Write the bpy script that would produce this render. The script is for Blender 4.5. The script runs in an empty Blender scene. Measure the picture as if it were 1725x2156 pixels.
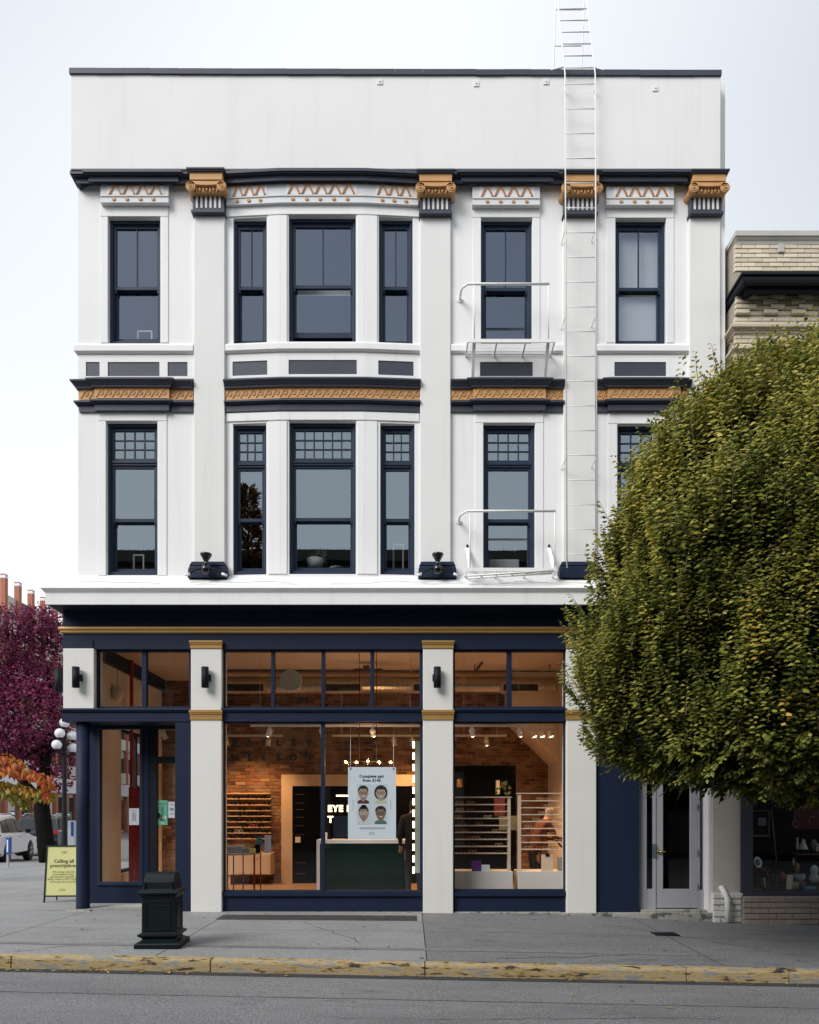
import bpy, bmesh, math, random
from mathutils import Vector, Matrix
R = math.radians
rnd = random.Random(7)
scene = bpy.context.scene
COL = scene.collection

# ------------------------------------------------------------------ camera
# level camera in the road, 12 m from the facade (plane y = 0), eye height 1.6 m, lens shifted up
F_PX, CX, HY, DIST, EYE = 1552.5, 862.5, 1711.0, 12.0, 1.6
cam_d = bpy.data.cameras.new('camera')
cam = bpy.data.objects.new('camera', cam_d); COL.objects.link(cam)
cam.location = (0, -DIST, EYE); cam.rotation_euler = (R(90), 0, 0)
cam_d.sensor_fit = 'VERTICAL'; cam_d.sensor_height = 36.0; cam_d.sensor_width = 28.8
cam_d.lens = 36.0 * F_PX / 2156.0
cam_d.shift_y = (HY - 1078.0) / 2156.0
cam_d.clip_start = 0.05; cam_d.clip_end = 2000
scene.camera = cam

# ------------------------------------------------------------------ world and sun
SUN_EL, SUN_AZ = 38.0, 228.0          # azimuth from +Y towards +X: behind the camera, to the left
world = bpy.data.worlds.new('World'); scene.world = world; world.use_nodes = True
wn = world.node_tree.nodes; wl = world.node_tree.links; wn.clear()
w_out = wn.new('ShaderNodeOutputWorld'); w_bg = wn.new('ShaderNodeBackground')
w_sky = wn.new('ShaderNodeTexSky'); w_sky.sky_type = 'NISHITA'; w_sky.sun_disc = False
w_sky.sun_elevation = R(SUN_EL); w_sky.sun_rotation = R(SUN_AZ)
w_sky.air_density = 1.0; w_sky.dust_density = 2.5; w_sky.ozone_density = 1.2
w_co = wn.new('ShaderNodeTexCoord'); w_map = wn.new('ShaderNodeMapping')
w_map.inputs['Location'].default_value = (0.9, 0.3, 0.4); w_map.inputs['Scale'].default_value = (1.0, 1.0, 1.6)
w_noise = wn.new('ShaderNodeTexNoise'); w_noise.inputs['Scale'].default_value = 0.9
w_noise.inputs['Detail'].default_value = 1.0; w_noise.inputs['Roughness'].default_value = 0.5
w_ramp = wn.new('ShaderNodeMapRange'); w_ramp.inputs[1].default_value = 0.35; w_ramp.inputs[2].default_value = 0.62
w_ramp.inputs[3].default_value = 0.62; w_ramp.inputs[4].default_value = 1.0
w_mix = wn.new('ShaderNodeMix'); w_mix.data_type = 'RGBA'
w_mix.inputs[7].default_value = (7.75, 8.1, 8.4, 1)     # thin high overcast veil
wl.new(w_co.outputs['Generated'], w_map.inputs['Vector']); wl.new(w_map.outputs[0], w_noise.inputs['Vector'])
wl.new(w_noise.outputs['Fac'], w_ramp.inputs[0]); wl.new(w_ramp.outputs[0], w_mix.inputs[0])
wl.new(w_sky.outputs[0], w_mix.inputs[6]); wl.new(w_mix.outputs[2], w_bg.inputs['Color'])
w_bg.inputs['Strength'].default_value = 0.056
wl.new(w_bg.outputs[0], w_out.inputs['Surface'])

sun_d = bpy.data.lights.new('sun', 'SUN'); sun_d.energy = 1.35; sun_d.angle = R(32); sun_d.color = (1.0, 0.98, 0.96)
sun = bpy.data.objects.new('sun', sun_d); COL.objects.link(sun)
sv = Vector((math.sin(R(SUN_AZ)) * math.cos(R(SUN_EL)), math.cos(R(SUN_AZ)) * math.cos(R(SUN_EL)), math.sin(R(SUN_EL))))
sun.rotation_euler = sv.to_track_quat('Z', 'Y').to_euler(); sun.location = sv * 60

scene.view_settings.view_transform = 'Standard'; scene.view_settings.look = 'None'
scene.view_settings.exposure = 1.22; scene.view_settings.gamma = 1.0
scene.view_settings.use_curve_mapping = False
scene.render.engine = 'CYCLES'
scene.cycles.use_denoising = True
scene.cycles.max_bounces = 8; scene.cycles.transparent_max_bounces = 12
scene.cycles.diffuse_bounces = 3; scene.cycles.glossy_bounces = 3
scene.cycles.sample_clamp_indirect = 6.0
scene.cycles.caustics_reflective = False; scene.cycles.caustics_refractive = False

# ------------------------------------------------------------------ helpers
def PX(x, Y=0.0): return (x - CX) * (DIST + Y) / F_PX
def PZ(y, Y=0.0): return EYE + (HY - y) * (DIST + Y) / F_PX
def P(x, y, Y=0.0): return Vector((PX(x, Y), Y, PZ(y, Y)))
def lin(r, g, b):
    f = lambda c: (c / 255 / 12.92) if c / 255 <= 0.04045 else ((c / 255 + 0.055) / 1.055) ** 2.4
    return (f(r), f(g), f(b))

class MB:
    """collects faces for ONE mesh"""
    def __init__(s): s.v = []; s.f = []; s.sm = []
    def add(s, vs, fs, smooth=False):
        o = len(s.v); s.v += [tuple(p) for p in vs]
        for f in fs: s.f.append(tuple(i + o for i in f)); s.sm.append(smooth)
        return s
    def quad(s, a, b, c, d): return s.add([a, b, c, d], [(0, 1, 2, 3)])
    def box(s, x0, x1, y0, y1, z0, z1, warp=None):
        if x1 < x0: x0, x1 = x1, x0
        if y1 < y0: y0, y1 = y1, y0
        if z1 < z0: z0, z1 = z1, z0
        vs = [(x, y, z) for z in (z0, z1) for y in (y0, y1) for x in (x0, x1)]
        if warp: vs = [(x, y + warp(x), z) for x, y, z in vs]
        return s.add(vs, [(0, 2, 3, 1), (4, 5, 7, 6), (0, 1, 5, 4), (2, 6, 7, 3), (0, 4, 6, 2), (1, 3, 7, 5)])
    def frus(s, c0, c1, w0, d0, w1, d1):   # frustum between two centres (z up)
        vs = []
        for c, w, d in ((c0, w0, d0), (c1, w1, d1)):
            vs += [(c[0] - w / 2, c[1] - d / 2, c[2]), (c[0] + w / 2, c[1] - d / 2, c[2]), (c[0] + w / 2, c[1] + d / 2, c[2]), (c[0] - w / 2, c[1] + d / 2, c[2])]
        return s.add(vs, [(3, 2, 1, 0), (4, 5, 6, 7), (0, 1, 5, 4), (1, 2, 6, 5), (2, 3, 7, 6), (3, 0, 4, 7)])
    def prism(s, pts, y0, y1, warp=None):   # polygon in XZ, extruded along Y
        n = len(pts); w = warp or (lambda x: 0)
        vs = [(x, y0 + w(x), z) for x, z in pts] + [(x, y1 + w(x), z) for x, z in pts]
        return s.add(vs, [tuple(range(n)), tuple(reversed(range(n, 2 * n)))] + [(i, i + n, (i + 1) % n + n, (i + 1) % n) for i in range(n)])
    def prismx(s, pts, x0, x1):             # polygon in YZ, extruded along X
        n = len(pts)
        vs = [(x0, y, z) for y, z in pts] + [(x1, y, z) for y, z in pts]
        return s.add(vs, [tuple(range(n)), tuple(reversed(range(n, 2 * n)))] + [(i, i + n, (i + 1) % n + n, (i + 1) % n) for i in range(n)])
    def tube(s, pts, r, n=6, caps=True, smooth=True):
        pts = [Vector(p) for p in pts]; rs = r if isinstance(r, (list, tuple)) else [r] * len(pts)
        rings = []; up = None
        for i, p in enumerate(pts):
            t = (pts[min(i + 1, len(pts) - 1)] - pts[max(i - 1, 0)])
            if t.length < 1e-9: t = Vector((0, 0, 1))
            t.normalize()
            if up is None:
                up = Vector((0, 0, 1)) if abs(t.z) < 0.9 else Vector((0, 1, 0))
            a = t.cross(up)
            if a.length < 1e-6: a = t.cross(Vector((1, 0, 0)))
            a.normalize(); up = a.cross(t).normalized()
            rings.append([p + (a * math.cos(2 * math.pi * k / n) + up * math.sin(2 * math.pi * k / n)) * rs[i] for k in range(n)])
        vs = [q for ring in rings for q in ring]; fs = []
        for i in range(len(pts) - 1):
            for k in range(n):
                fs.append((i * n + k, i * n + (k + 1) % n, (i + 1) * n + (k + 1) % n, (i + 1) * n + k))
        s.add(vs, fs, smooth)
        if caps:
            o = len(s.v) - len(vs)
            s.f.append(tuple(o + k for k in reversed(range(n)))); s.sm.append(False)
            s.f.append(tuple(o + (len(pts) - 1) * n + k for k in range(n))); s.sm.append(False)
        return s
    def lathe(s, prof, c, n=16, axis='Z', smooth=True):   # prof (radius, height)
        vs = []; m = len(prof); c = Vector(c)
        for r, h in prof:
            for k in range(n):
                a = 2 * math.pi * k / n; u, w = r * math.cos(a), r * math.sin(a)
                q = Vector((u, w, h)) if axis == 'Z' else (Vector((u, h, w)) if axis == 'Y' else Vector((h, u, w)))
                vs.append(c + q)
        fs = [(i * n + k, i * n + (k + 1) % n, (i + 1) * n + (k + 1) % n, (i + 1) * n + k) for i in range(m - 1) for k in range(n)]
        s.add(vs, fs, smooth); o = len(s.v) - len(vs)
        if prof[0][0] > 1e-6: s.f.append(tuple(o + k for k in range(n))); s.sm.append(False)
        if prof[-1][0] > 1e-6: s.f.append(tuple(o + (m - 1) * n + k for k in range(n))); s.sm.append(False)
        return s
    def ball(s, c, r, n=12, m=8, sz=1.0, sx=1.0, sy=1.0):
        prof = [(max(1e-7, math.sin(math.pi * i / m)) * r, -math.cos(math.pi * i / m) * r * sz) for i in range(m + 1)]
        o = len(s.v); s.lathe(prof, (0, 0, 0), n)
        for i in range(o, len(s.v)):
            x, y, z = s.v[i]; s.v[i] = (c[0] + x * sx, c[1] + y * sy, c[2] + z)
        return s
    def sweep(s, path, prof, closed=True):
        """moulding: path = plan polyline (x, y) running left to right, prof = (out, z) from the top back to the bottom back"""
        P2 = [Vector((p[0], p[1])) for p in path]; n = len(P2); m = len(prof)
        nor = []
        for i in range(n - 1):
            d = (P2[i + 1] - P2[i]).normalized(); nor.append(Vector((d.y, -d.x)))
        offs = []
        for i in range(n):
            if i == 0: offs.append(nor[0])
            elif i == n - 1: offs.append(nor[-1])
            else:
                a, b = nor[i - 1], nor[i]; c = a + b
                offs.append(c / max(0.25, (1 + a.dot(b))))
        vs = [(P2[i].x + offs[i].x * o, P2[i].y + offs[i].y * o, z) for i in range(n) for o, z in prof]
        fs = []
        for i in range(n - 1):
            for j in range(m - 1):
                fs.append((i * m + j, i * m + j + 1, (i + 1) * m + j + 1, (i + 1) * m + j))
        fs.append(tuple(range(m))[::-1]); fs.append(tuple((n - 1) * m + j for j in range(m)))
        return s.add(vs, fs)

WORLD = {}
def mesh_of(name, mb, fix=True):
    me = bpy.data.meshes.new(name); me.from_pydata(mb.v, [], mb.f)
    if any(mb.sm): me.polygons.foreach_set('use_smooth', mb.sm)
    if fix and len(mb.f) < 60000:
        bm = bmesh.new(); bm.from_mesh(me)
        bmesh.ops.recalc_face_normals(bm, faces=bm.faces); bm.to_mesh(me); bm.free()
    me.update(); return me
def link(name, data, parent=None, world=(0, 0, 0), local=False):
    o = bpy.data.objects.new(name, data); COL.objects.link(o)
    if parent is not None:
        o.parent = parent
        o.location = Vector(world) if local else Vector(world) - WORLD.get(parent, Vector())
    else: o.location = world
    WORLD[o] = Vector(world); return o
def obj(name, mb, mat, parent=None, bevel=0.0, local=False, fix=True, world=(0, 0, 0)):
    me = mb if isinstance(mb, bpy.types.Mesh) else mesh_of(name, mb, fix)
    if mat is not None and len(me.materials) == 0: me.materials.append(mat)
    o = link(name, me, parent, world, local)
    if bevel > 0:
        b = o.modifiers.new('edge', 'BEVEL'); b.width = bevel; b.segments = 2; b.limit_method = 'ANGLE'; b.angle_limit = R(40)
    return o
def tag(o, label=None, cat=None, group=None, kind=None):
    if label: o['label'] = label
    if cat: o['category'] = cat
    if group: o['group'] = group
    if kind: o['kind'] = kind
    return o
def thing(name, label, cat, loc=(0, 0, 0), rz=0.0, group=None):
    o = bpy.data.objects.new(name, None); COL.objects.link(o); o.empty_display_size = 0.2
    o.location = loc; o.rotation_euler = (0, 0, rz); WORLD[o] = Vector(loc)
    return tag(o, label, cat, group)
def copy_tree(o, parent=None):
    c = o.copy(); COL.objects.link(c); c.parent = parent
    for ch in list(o.children): copy_tree(ch, c)
    return c
def text(name, body, mat, parent, loc, size, align='CENTER', spacing=1.0, bold=0.0, rot=(R(90), 0, 0), extrude=0.0008, local=False):
    cu = bpy.data.curves.new(name, 'FONT'); cu.body = body; cu.size = size; cu.align_x = align; cu.align_y = 'CENTER'
    cu.space_character = spacing; cu.offset = bold; cu.extrude = extrude; cu.resolution_u = 3
    cu.materials.append(mat)
    tmp = bpy.data.objects.new(name, cu); me = bpy.data.meshes.new_from_object(tmp); bpy.data.objects.remove(tmp)
    me.name = name
    if not me.materials: me.materials.append(mat)
    o = link(name, me, parent, loc, local); o.rotation_euler = rot
    return o

# ------------------------------------------------------------------ materials
def nm(name):
    m = bpy.data.materials.new(name); m.use_nodes = True
    nt = m.node_tree; return m, nt.nodes, nt.links, nt.nodes['Principled BSDF']
def paint(name, rgb, rough=0.55, var=0.06, scale=2.0, bump=0.15, bscale=40.0, metal=0.0, streak=0.0, dirt=None,
          island=0.0, objr=0.0, spec=0.4, coat=0.0, bdist=0.004, stretch=(1, 1, 1), speck=0.0):
    m, n, l, b = nm(name)
    b.inputs['Roughness'].default_value = rough; b.inputs['Metallic'].default_value = metal
    b.inputs['Specular IOR Level'].default_value = spec; b.inputs['Coat Weight'].default_value = coat
    geo = n.new('ShaderNodeNewGeometry'); mp = n.new('ShaderNodeMapping'); mp.inputs['Scale'].default_value = stretch
    l.new(geo.outputs['Position'], mp.inputs['Vector'])
    t = n.new('ShaderNodeTexNoise'); t.inputs['Scale'].default_value = scale; t.inputs['Detail'].default_value = 6
    t.inputs['Roughness'].default_value = 0.6; l.new(mp.outputs[0], t.inputs['Vector'])
    mr = n.new('ShaderNodeMapRange'); mr.inputs[1].default_value = 0.25; mr.inputs[2].default_value = 0.75
    mr.inputs[3].default_value = 1 - var; mr.inputs[4].default_value = 1 + var; l.new(t.outputs['Fac'], mr.inputs[0])
    val = mr.outputs[0]
    def mul(a, bsock):
        q = n.new('ShaderNodeMath'); q.operation = 'MULTIPLY'; l.new(a, q.inputs[0]); l.new(bsock, q.inputs[1]); return q.outputs[0]
    if island or objr:
        src = geo.outputs['Random Per Island'] if island else n.new('ShaderNodeObjectInfo').outputs['Random']
        k = island or objr
        r2 = n.new('ShaderNodeMapRange'); r2.inputs[3].default_value = 1 - k; r2.inputs[4].default_value = 1 + k; l.new(src, r2.inputs[0])
        val = mul(val, r2.outputs[0])
    if speck:
        s2 = n.new('ShaderNodeTexNoise'); s2.inputs['Scale'].default_value = 62; s2.inputs['Detail'].default_value = 3; s2.inputs['Roughness'].default_value = 0.75
        l.new(geo.outputs['Position'], s2.inputs['Vector'])
        r3 = n.new('ShaderNodeMapRange'); r3.inputs[1].default_value = 0.35; r3.inputs[2].default_value = 0.65
        r3.inputs[3].default_value = 1 - speck; r3.inputs[4].default_value = 1 + speck; l.new(s2.outputs['Fac'], r3.inputs[0])
        val = mul(val, r3.outputs[0])
    if streak:
        mp2 = n.new('ShaderNodeMapping'); mp2.inputs['Scale'].default_value = (5.0, 5.0, 0.35); l.new(geo.outputs['Position'], mp2.inputs['Vector'])
        t2 = n.new('ShaderNodeTexNoise'); t2.inputs['Scale'].default_value = 1.3; t2.inputs['Detail'].default_value = 5; l.new(mp2.outputs[0], t2.inputs['Vector'])
        r4 = n.new('ShaderNodeMapRange'); r4.inputs[1].default_value = 0.55; r4.inputs[2].default_value = 0.78
        r4.inputs[3].default_value = 1.0; r4.inputs[4].default_value = 1 - streak; l.new(t2.outputs['Fac'], r4.inputs[0])
        val = mul(val, r4.outputs[0])
    mx = n.new('ShaderNodeVectorMath'); mx.operation = 'SCALE'; mx.inputs[0].default_value = rgb
    l.new(val, mx.inputs['Scale']); col = mx.outputs[0]
    if dirt:   # (rgb, threshold, scale): blotches of another colour
        t3 = n.new('ShaderNodeTexNoise'); t3.inputs['Scale'].default_value = dirt[2]; t3.inputs['Detail'].default_value = 8; t3.inputs['Roughness'].default_value = 0.7
        l.new(mp.outputs[0], t3.inputs['Vector'])
        r5 = n.new('ShaderNodeMapRange'); r5.inputs[1].default_value = dirt[1]; r5.inputs[2].default_value = dirt[1] + 0.08; l.new(t3.outputs['Fac'], r5.inputs[0])
        mm = n.new('ShaderNodeMix'); mm.data_type = 'RGBA'; l.new(r5.outputs[0], mm.inputs[0]); l.new(col, mm.inputs[6]); mm.inputs[7].default_value = (*dirt[0], 1)
        col = mm.outputs[2]
    l.new(col, b.inputs['Base Color'])
    if bump:
        t4 = n.new('ShaderNodeTexNoise'); t4.inputs['Scale'].default_value = bscale; t4.inputs['Detail'].default_value = 4; l.new(geo.outputs['Position'], t4.inputs['Vector'])
        bp = n.new('ShaderNodeBump'); bp.inputs['Strength'].default_value = bump; bp.inputs['Distance'].default_value = bdist
        l.new(t4.outputs['Fac'], bp.inputs['Height']); l.new(bp.outputs[0], b.inputs['Normal'])
    return m
def glass(name, ior=1.8, tint=(0.93, 0.95, 0.95), rough=0.0, refl=(1, 1, 1)):
    m, n, l, b = nm(name); n.remove(b)
    out = n['Material Output']; f0 = ((ior - 1) / (ior + 1)) ** 2
    lw = n.new('ShaderNodeLayerWeight'); lw.inputs['Blend'].default_value = 0.5      # Schlick reflectance, the same from both sides
    pw = n.new('ShaderNodeMath'); pw.operation = 'POWER'; pw.inputs[1].default_value = 5.0; l.new(lw.outputs['Facing'], pw.inputs[0])
    fr = n.new('ShaderNodeMath'); fr.operation = 'MULTIPLY_ADD'; fr.inputs[1].default_value = 1 - f0; fr.inputs[2].default_value = f0; l.new(pw.outputs[0], fr.inputs[0])
    tr = n.new('ShaderNodeBsdfTransparent'); tr.inputs['Color'].default_value = (*tint, 1)
    gl = n.new('ShaderNodeBsdfGlossy'); gl.inputs['Roughness'].default_value = rough; gl.inputs['Color'].default_value = (*refl, 1)
    # old float glass is not quite flat
    geo = n.new('ShaderNodeNewGeometry'); t = n.new('ShaderNodeTexNoise'); t.inputs['Scale'].default_value = 1.6
    l.new(geo.outputs['Position'], t.inputs['Vector']); bp = n.new('ShaderNodeBump'); bp.inputs['Strength'].default_value = 0.03; bp.inputs['Distance'].default_value = 0.02
    l.new(t.outputs['Fac'], bp.inputs['Height']); l.new(bp.outputs[0], gl.inputs['Normal'])
    mx = n.new('ShaderNodeMixShader'); l.new(fr.outputs[0], mx.inputs[0]); l.new(tr.outputs[0], mx.inputs[1]); l.new(gl.outputs[0], mx.inputs[2])
    l.new(mx.outputs[0], out.inputs['Surface']); return m
def emit(name, rgb, strength):
    m, n, l, b = nm(name); b.inputs['Base Color'].default_value = (*rgb, 1)
    b.inputs['Emission Color'].default_value = (*rgb, 1); b.inputs['Emission Strength'].default_value = strength; return m
def leafmat(name, stops, rough=0.45, trans=0.25):
    """stops: list of (pos, rgb) run through the per-leaf value stored in the mesh"""
    m, n, l, b = nm(name); out = n['Material Output']
    at = n.new('ShaderNodeAttribute'); at.attribute_name = 'tint'
    cr = n.new('ShaderNodeValToRGB'); e = cr.color_ramp.elements
    while len(e) < len(stops): e.new(0.5)
    for i, (p, c) in enumerate(stops): e[i].position = p; e[i].color = (*c, 1)
    l.new(at.outputs['Fac'], cr.inputs[0]); l.new(cr.outputs[0], b.inputs['Base Color'])
    b.inputs['Roughness'].default_value = rough; b.inputs['Specular IOR Level'].default_value = 0.35
    tl = n.new('ShaderNodeBsdfTranslucent'); l.new(cr.outputs[0], tl.inputs['Color'])
    mx = n.new('ShaderNodeMixShader'); mx.inputs[0].default_value = trans
    l.new(b.outputs[0], mx.inputs[1]); l.new(tl.outputs[0], mx.inputs[2]); l.new(mx.outputs[0], out.inputs['Surface']); return m

WHITE = paint('white_render', (0.80, 0.80, 0.80), 0.7, 0.03, 0.8, 0.35, 30, streak=0.08, dirt=((0.66, 0.655, 0.64), 0.69, 2.2))
WHITE2 = paint('off_white_render', (0.74, 0.737, 0.725), 0.7, 0.035, 0.7, 0.35, 25, streak=0.07, dirt=((0.62, 0.61, 0.59), 0.70, 1.8))
CREAM = paint('cream_pillar_paint', (0.70, 0.69, 0.655), 0.6, 0.03, 1.0, 0.3, 30, streak=0.06)
NAVY = paint('navy_paint', (0.0105, 0.0185, 0.043), 0.55, 0.12, 3.0, 0.25, 35, spec=0.18)
CHAR = paint('dark_slate_paint', (0.043, 0.048, 0.070), 0.5, 0.12, 3.0, 0.25, 35)
SASH = paint('navy_sash_paint', (0.017, 0.030, 0.058), 0.45, 0.1, 3.0, 0.1, 35, spec=0.25)
GOLD = paint('ochre_gold_paint', (0.55, 0.305, 0.125), 0.55, 0.12, 5.0, 0.35, 45, dirt=((0.36, 0.18, 0.07), 0.64, 7))
GOLD3 = paint('chevron_brown_gold', (0.42, 0.19, 0.07), 0.5, 0.1, 4.0, 0.1, 45)
GOLD2 = paint('bronze_gold_paint', (0.40, 0.235, 0.075), 0.42, 0.08, 4.0, 0.1, 45, metal=0.25)
FRIEZE = paint('pale_grey_paint', (0.66, 0.67, 0.685), 0.6, 0.04, 2.0, 0.2, 35)
WMETAL = paint('white_painted_iron', (0.80, 0.80, 0.79), 0.5, 0.05, 8.0, 0.1, 60)
BLACKM = paint('black_metal', (0.009, 0.011, 0.016), 0.6, 0.1, 8.0, 0.05, 60, spec=0.2)
GLASS3 = glass('top_floor_glass', 2.5, (0.8, 0.82, 0.85), refl=(0.66, 0.78, 1.0)); GLASS2 = glass('second_floor_glass', 3.25, (0.8, 0.82, 0.85), refl=(0.78, 0.91, 1.0)); GLASS1 = glass('shop_glass', 1.55, (0.96, 0.97, 0.97))
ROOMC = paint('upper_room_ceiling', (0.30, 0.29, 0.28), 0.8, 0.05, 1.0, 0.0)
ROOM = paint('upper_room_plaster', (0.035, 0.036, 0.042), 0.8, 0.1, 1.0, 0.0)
# ------------------------------------------------------------------ ground levels
def g_fac(x):      # pavement level along the facade
    pts = [(-60, 0.0), (-6, 0.0), (0, -0.02), (2.6, -0.05), (5.0, -0.17), (7.0, -0.23), (60, -1.2)]
    for (a, za), (b, zb) in zip(pts, pts[1:]):
        if x <= b: return za + (zb - za) * max(0, (x - a)) / (b - a)
    return pts[-1][1]
def g_kerb(x): return -0.0925 - 0.0191 * max(-30, min(30, x))
KY = -3.75
def ground(x, y):
    if y >= 0: return g_fac(x)
    t = min(1, y / KY); return g_fac(x) * (1 - t) + g_kerb(x) * t

def sheet(mb, xs, ys, zf):
    o = len(mb.v); nx = len(xs)
    for y in ys:
        for x in xs: mb.v.append((x, y, zf(x, y)))
    for j in range(len(ys) - 1):
        for i in range(nx - 1):
            mb.f.append((o + j * nx + i, o + j * nx + i + 1, o + (j + 1) * nx + i + 1, o + (j + 1) * nx + i)); mb.sm.append(True)
    return mb
def frange(a, b, n): return [a + (b - a) * i / n for i in range(n + 1)]

ASPH = paint('worn_asphalt', (0.18, 0.181, 0.183), 0.85, 0.26, 1.1, 0.6, 55, stretch=(0.35, 1.2, 1), bdist=0.012, speck=0.5,
             dirt=((0.115, 0.116, 0.12), 0.60, 1.1))
CONC = paint('pavement_concrete', (0.25, 0.252, 0.252), 0.85, 0.16, 1.2, 0.5, 70, stretch=(0.6, 1.3, 1), bdist=0.008, speck=0.42,
             dirt=((0.175, 0.176, 0.18), 0.60, 1.0))
CONC2 = paint('pavement_asphalt', (0.175, 0.178, 0.182), 0.85, 0.2, 1.6, 0.5, 60, stretch=(0.45, 1.6, 1), bdist=0.01, speck=0.5,
             dirt=((0.13, 0.132, 0.138), 0.55, 1.6))
CONCD = paint('joint_dirt', (0.055, 0.055, 0.055), 0.95, 0.2, 5, 0.3, 60)
PATCH = paint('dark_asphalt_patch', (0.045, 0.043, 0.045), 0.9, 0.3, 6, 0.6, 60, bdist=0.008, speck=0.3)

# road: one sheet to the horizon, 0.135 m below the kerb
def road_z(x, y):
    if y < -200 or y > 60 or abs(x) > 80: return -1.6 if x > 0 else -0.2
    z = g_kerb(x) - 0.138
    return z
mb = sheet(MB(), [-1500, -300, -80] + frange(-60, 60, 60) + [80, 300, 1500], [-1500, -300, -60, -30, -20, -14] + frange(-12, KY + 0.02, 16), road_z)
road_o = tag(obj('road', mb, ASPH, fix=False), 'grey worn asphalt street in the foreground', 'road', kind='structure')
# side street to the left and ground behind the building
mb = sheet(MB(), [-1500, -300, -60, -40, -26, -20, -17], [KY + 0.02, 0, 8, 20, 40, 80, 300, 1500], lambda x, y: -0.13)
mb = sheet(mb, [-17, -14, -11.0, -9.0, -8.6], frange(12.2, 80, 10) + [300, 1500], lambda x, y: -0.13)
tag(obj('side_street', mb, ASPH, fix=False), 'asphalt side street at the left where the cars stand', 'road', kind='structure')
mb = sheet(MB(), [-17.2, -8.6, 60, 300, 1500], [12, 80, 300, 1500], lambda x, y: -0.16)
tag(obj('ground', mb, CONC, fix=False), 'ground behind the buildings', 'ground', kind='structure')

# pavement: dark bed with concrete slabs laid on it
pave = thing('pavement', 'grey concrete pavement with slab joints', 'pavement'); pave['kind'] = 'structure'
mb = sheet(MB(), [-17] + frange(-12, 14, 26) + [30, 60], [KY + 0.16, -2, -0.0, 0.5], lambda x, y: ground(x, y) - 0.012)
mb = sheet(mb, [-17] + frange(-12, -5.0, 7), [0.5, 4, 8, 12.2], lambda x, y: -0.012)
obj('joint_bed', mb, CONCD, pave, fix=False)
jx = [-17, -13.5, -10.3, -7.8, -5.25, -2.9, 0.2, 3.6, 7.0, 10.4, 13.8, 22, 40, 60]
for a, b in zip(jx, jx[1:]):
    for y0, y1 in ((KY + 0.165, -1.72), (-1.72, 0.05)):
        x0, x1 = a + 0.006, b - 0.006
        obj('paving_slab', sheet(MB(), frange(x0, x1, 8), frange(y0 + 0.006, y1 - 0.006, 3), ground), CONC if a < .1 else CONC2, pave, fix=False)
for a, b in zip(jx[:4], jx[1:5]):
    for y0, y1 in ((0.05, 2.5), (2.5, 5.5), (5.5, 8.5), (8.5, 12.2)):
        obj('paving_slab', sheet(MB(), frange(a + .006, (b if b < -5.5 else -5.0) - .006, 4), frange(y0 + .006, y1 - .006, 3), lambda x, y: 0.0), CONC, pave, fix=False)
# dark patch strip along the shop front, worn band near the kerb, drain grate
mb = sheet(MB(), frange(PX(470, -.4), PX(878, -.4), 8), [-0.86, -0.6, -0.36], lambda x, y: ground(x, y) + 0.004)
obj('dark_patch', mb, PATCH, pave, fix=False)
mb = sheet(MB(), frange(-5.25, 3.4, 12), [-3.02, -2.88], lambda x, y: ground(x, y) + 0.004)
WORN = paint('worn_repair_band', (0.19, 0.19, 0.19), 0.9, 0.3, 2.5, 0.5, 60, bdist=0.006, speck=0.3)
obj('repair_band', mb, WORN, pave, fix=False)
gx, gy = PX(1403, -1.6), -1.55
gr = thing('drain_grate', 'small dark rectangular drain cover in the pavement before the grey door', 'drain', (gx, gy, ground(gx, gy)))
mb = MB().box(gx - .17, gx + .17, gy - .13, gy + .13, ground(gx, gy) + .002, ground(gx, gy) + .012)
obj('frame', mb, BLACKM, gr)
mb = MB()
for i in range(7): mb.box(gx - .15 + i * .045, gx - .13 + i * .045, gy - .11, gy + .11, ground(gx, gy) + .012, ground(gx, gy) + .018)
obj('bars', mb, BLACKM, gr)

def crack(name, par, pts, w, zf, mat):
    mb = MB(); rows = []
    for i, (x, y) in enumerate(pts):
        a, c = pts[max(i - 1, 0)], pts[min(i + 1, len(pts) - 1)]; d = Vector((c[0] - a[0], c[1] - a[1], 0)).normalized(); s = Vector((-d.y, d.x, 0)) * w * rnd.uniform(.3, 1)
        rows += [(x - s.x, y - s.y, zf(x, y)), (x + s.x, y + s.y, zf(x, y))]
    mb.add(rows, [(2 * i, 2 * i + 2, 2 * i + 3, 2 * i + 1) for i in range(len(pts) - 1)]); return obj(name, mb, mat, par, fix=False)
def wander(x0, y0, x1, y1, n, j): return [(x0 + (x1 - x0) * i / n + rnd.uniform(-j, j), y0 + (y1 - y0) * i / n + rnd.uniform(-j, j)) for i in range(n + 1)]
gp = lambda x, y: ground(x, y) + .003
for p in ((-4.6, -3.5, -3.0, -2.2, 12, .05), (1.0, -3.4, 2.6, -3.1, 12, .04), (3.2, -1.0, 4.9, -2.9, 14, .06), (-1.6, -.9, -.6, -2.6, 12, .05), (-8.5, 1.0, -6.2, 3.2, 12, .08)): crack('crack', pave, wander(*p), .008, gp, CONCD)
GUM = paint('pavement_stain', (0.12, 0.12, 0.12), .9, .2, 8, .2, 60)
for i in range(26):
    x, y = rnd.uniform(-5, 5.5), rnd.uniform(KY + .3, -.3); r_ = rnd.uniform(.012, .04); k = 9
    obj('stain', MB().add([(x + r_ * rnd.uniform(.7, 1.2) * math.cos(2 * math.pi * q / k), y + r_ * rnd.uniform(.7, 1.2) * math.sin(2 * math.pi * q / k), ground(x, y) + .0042) for q in range(k)], [tuple(range(k))]), GUM, pave, fix=False)
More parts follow.
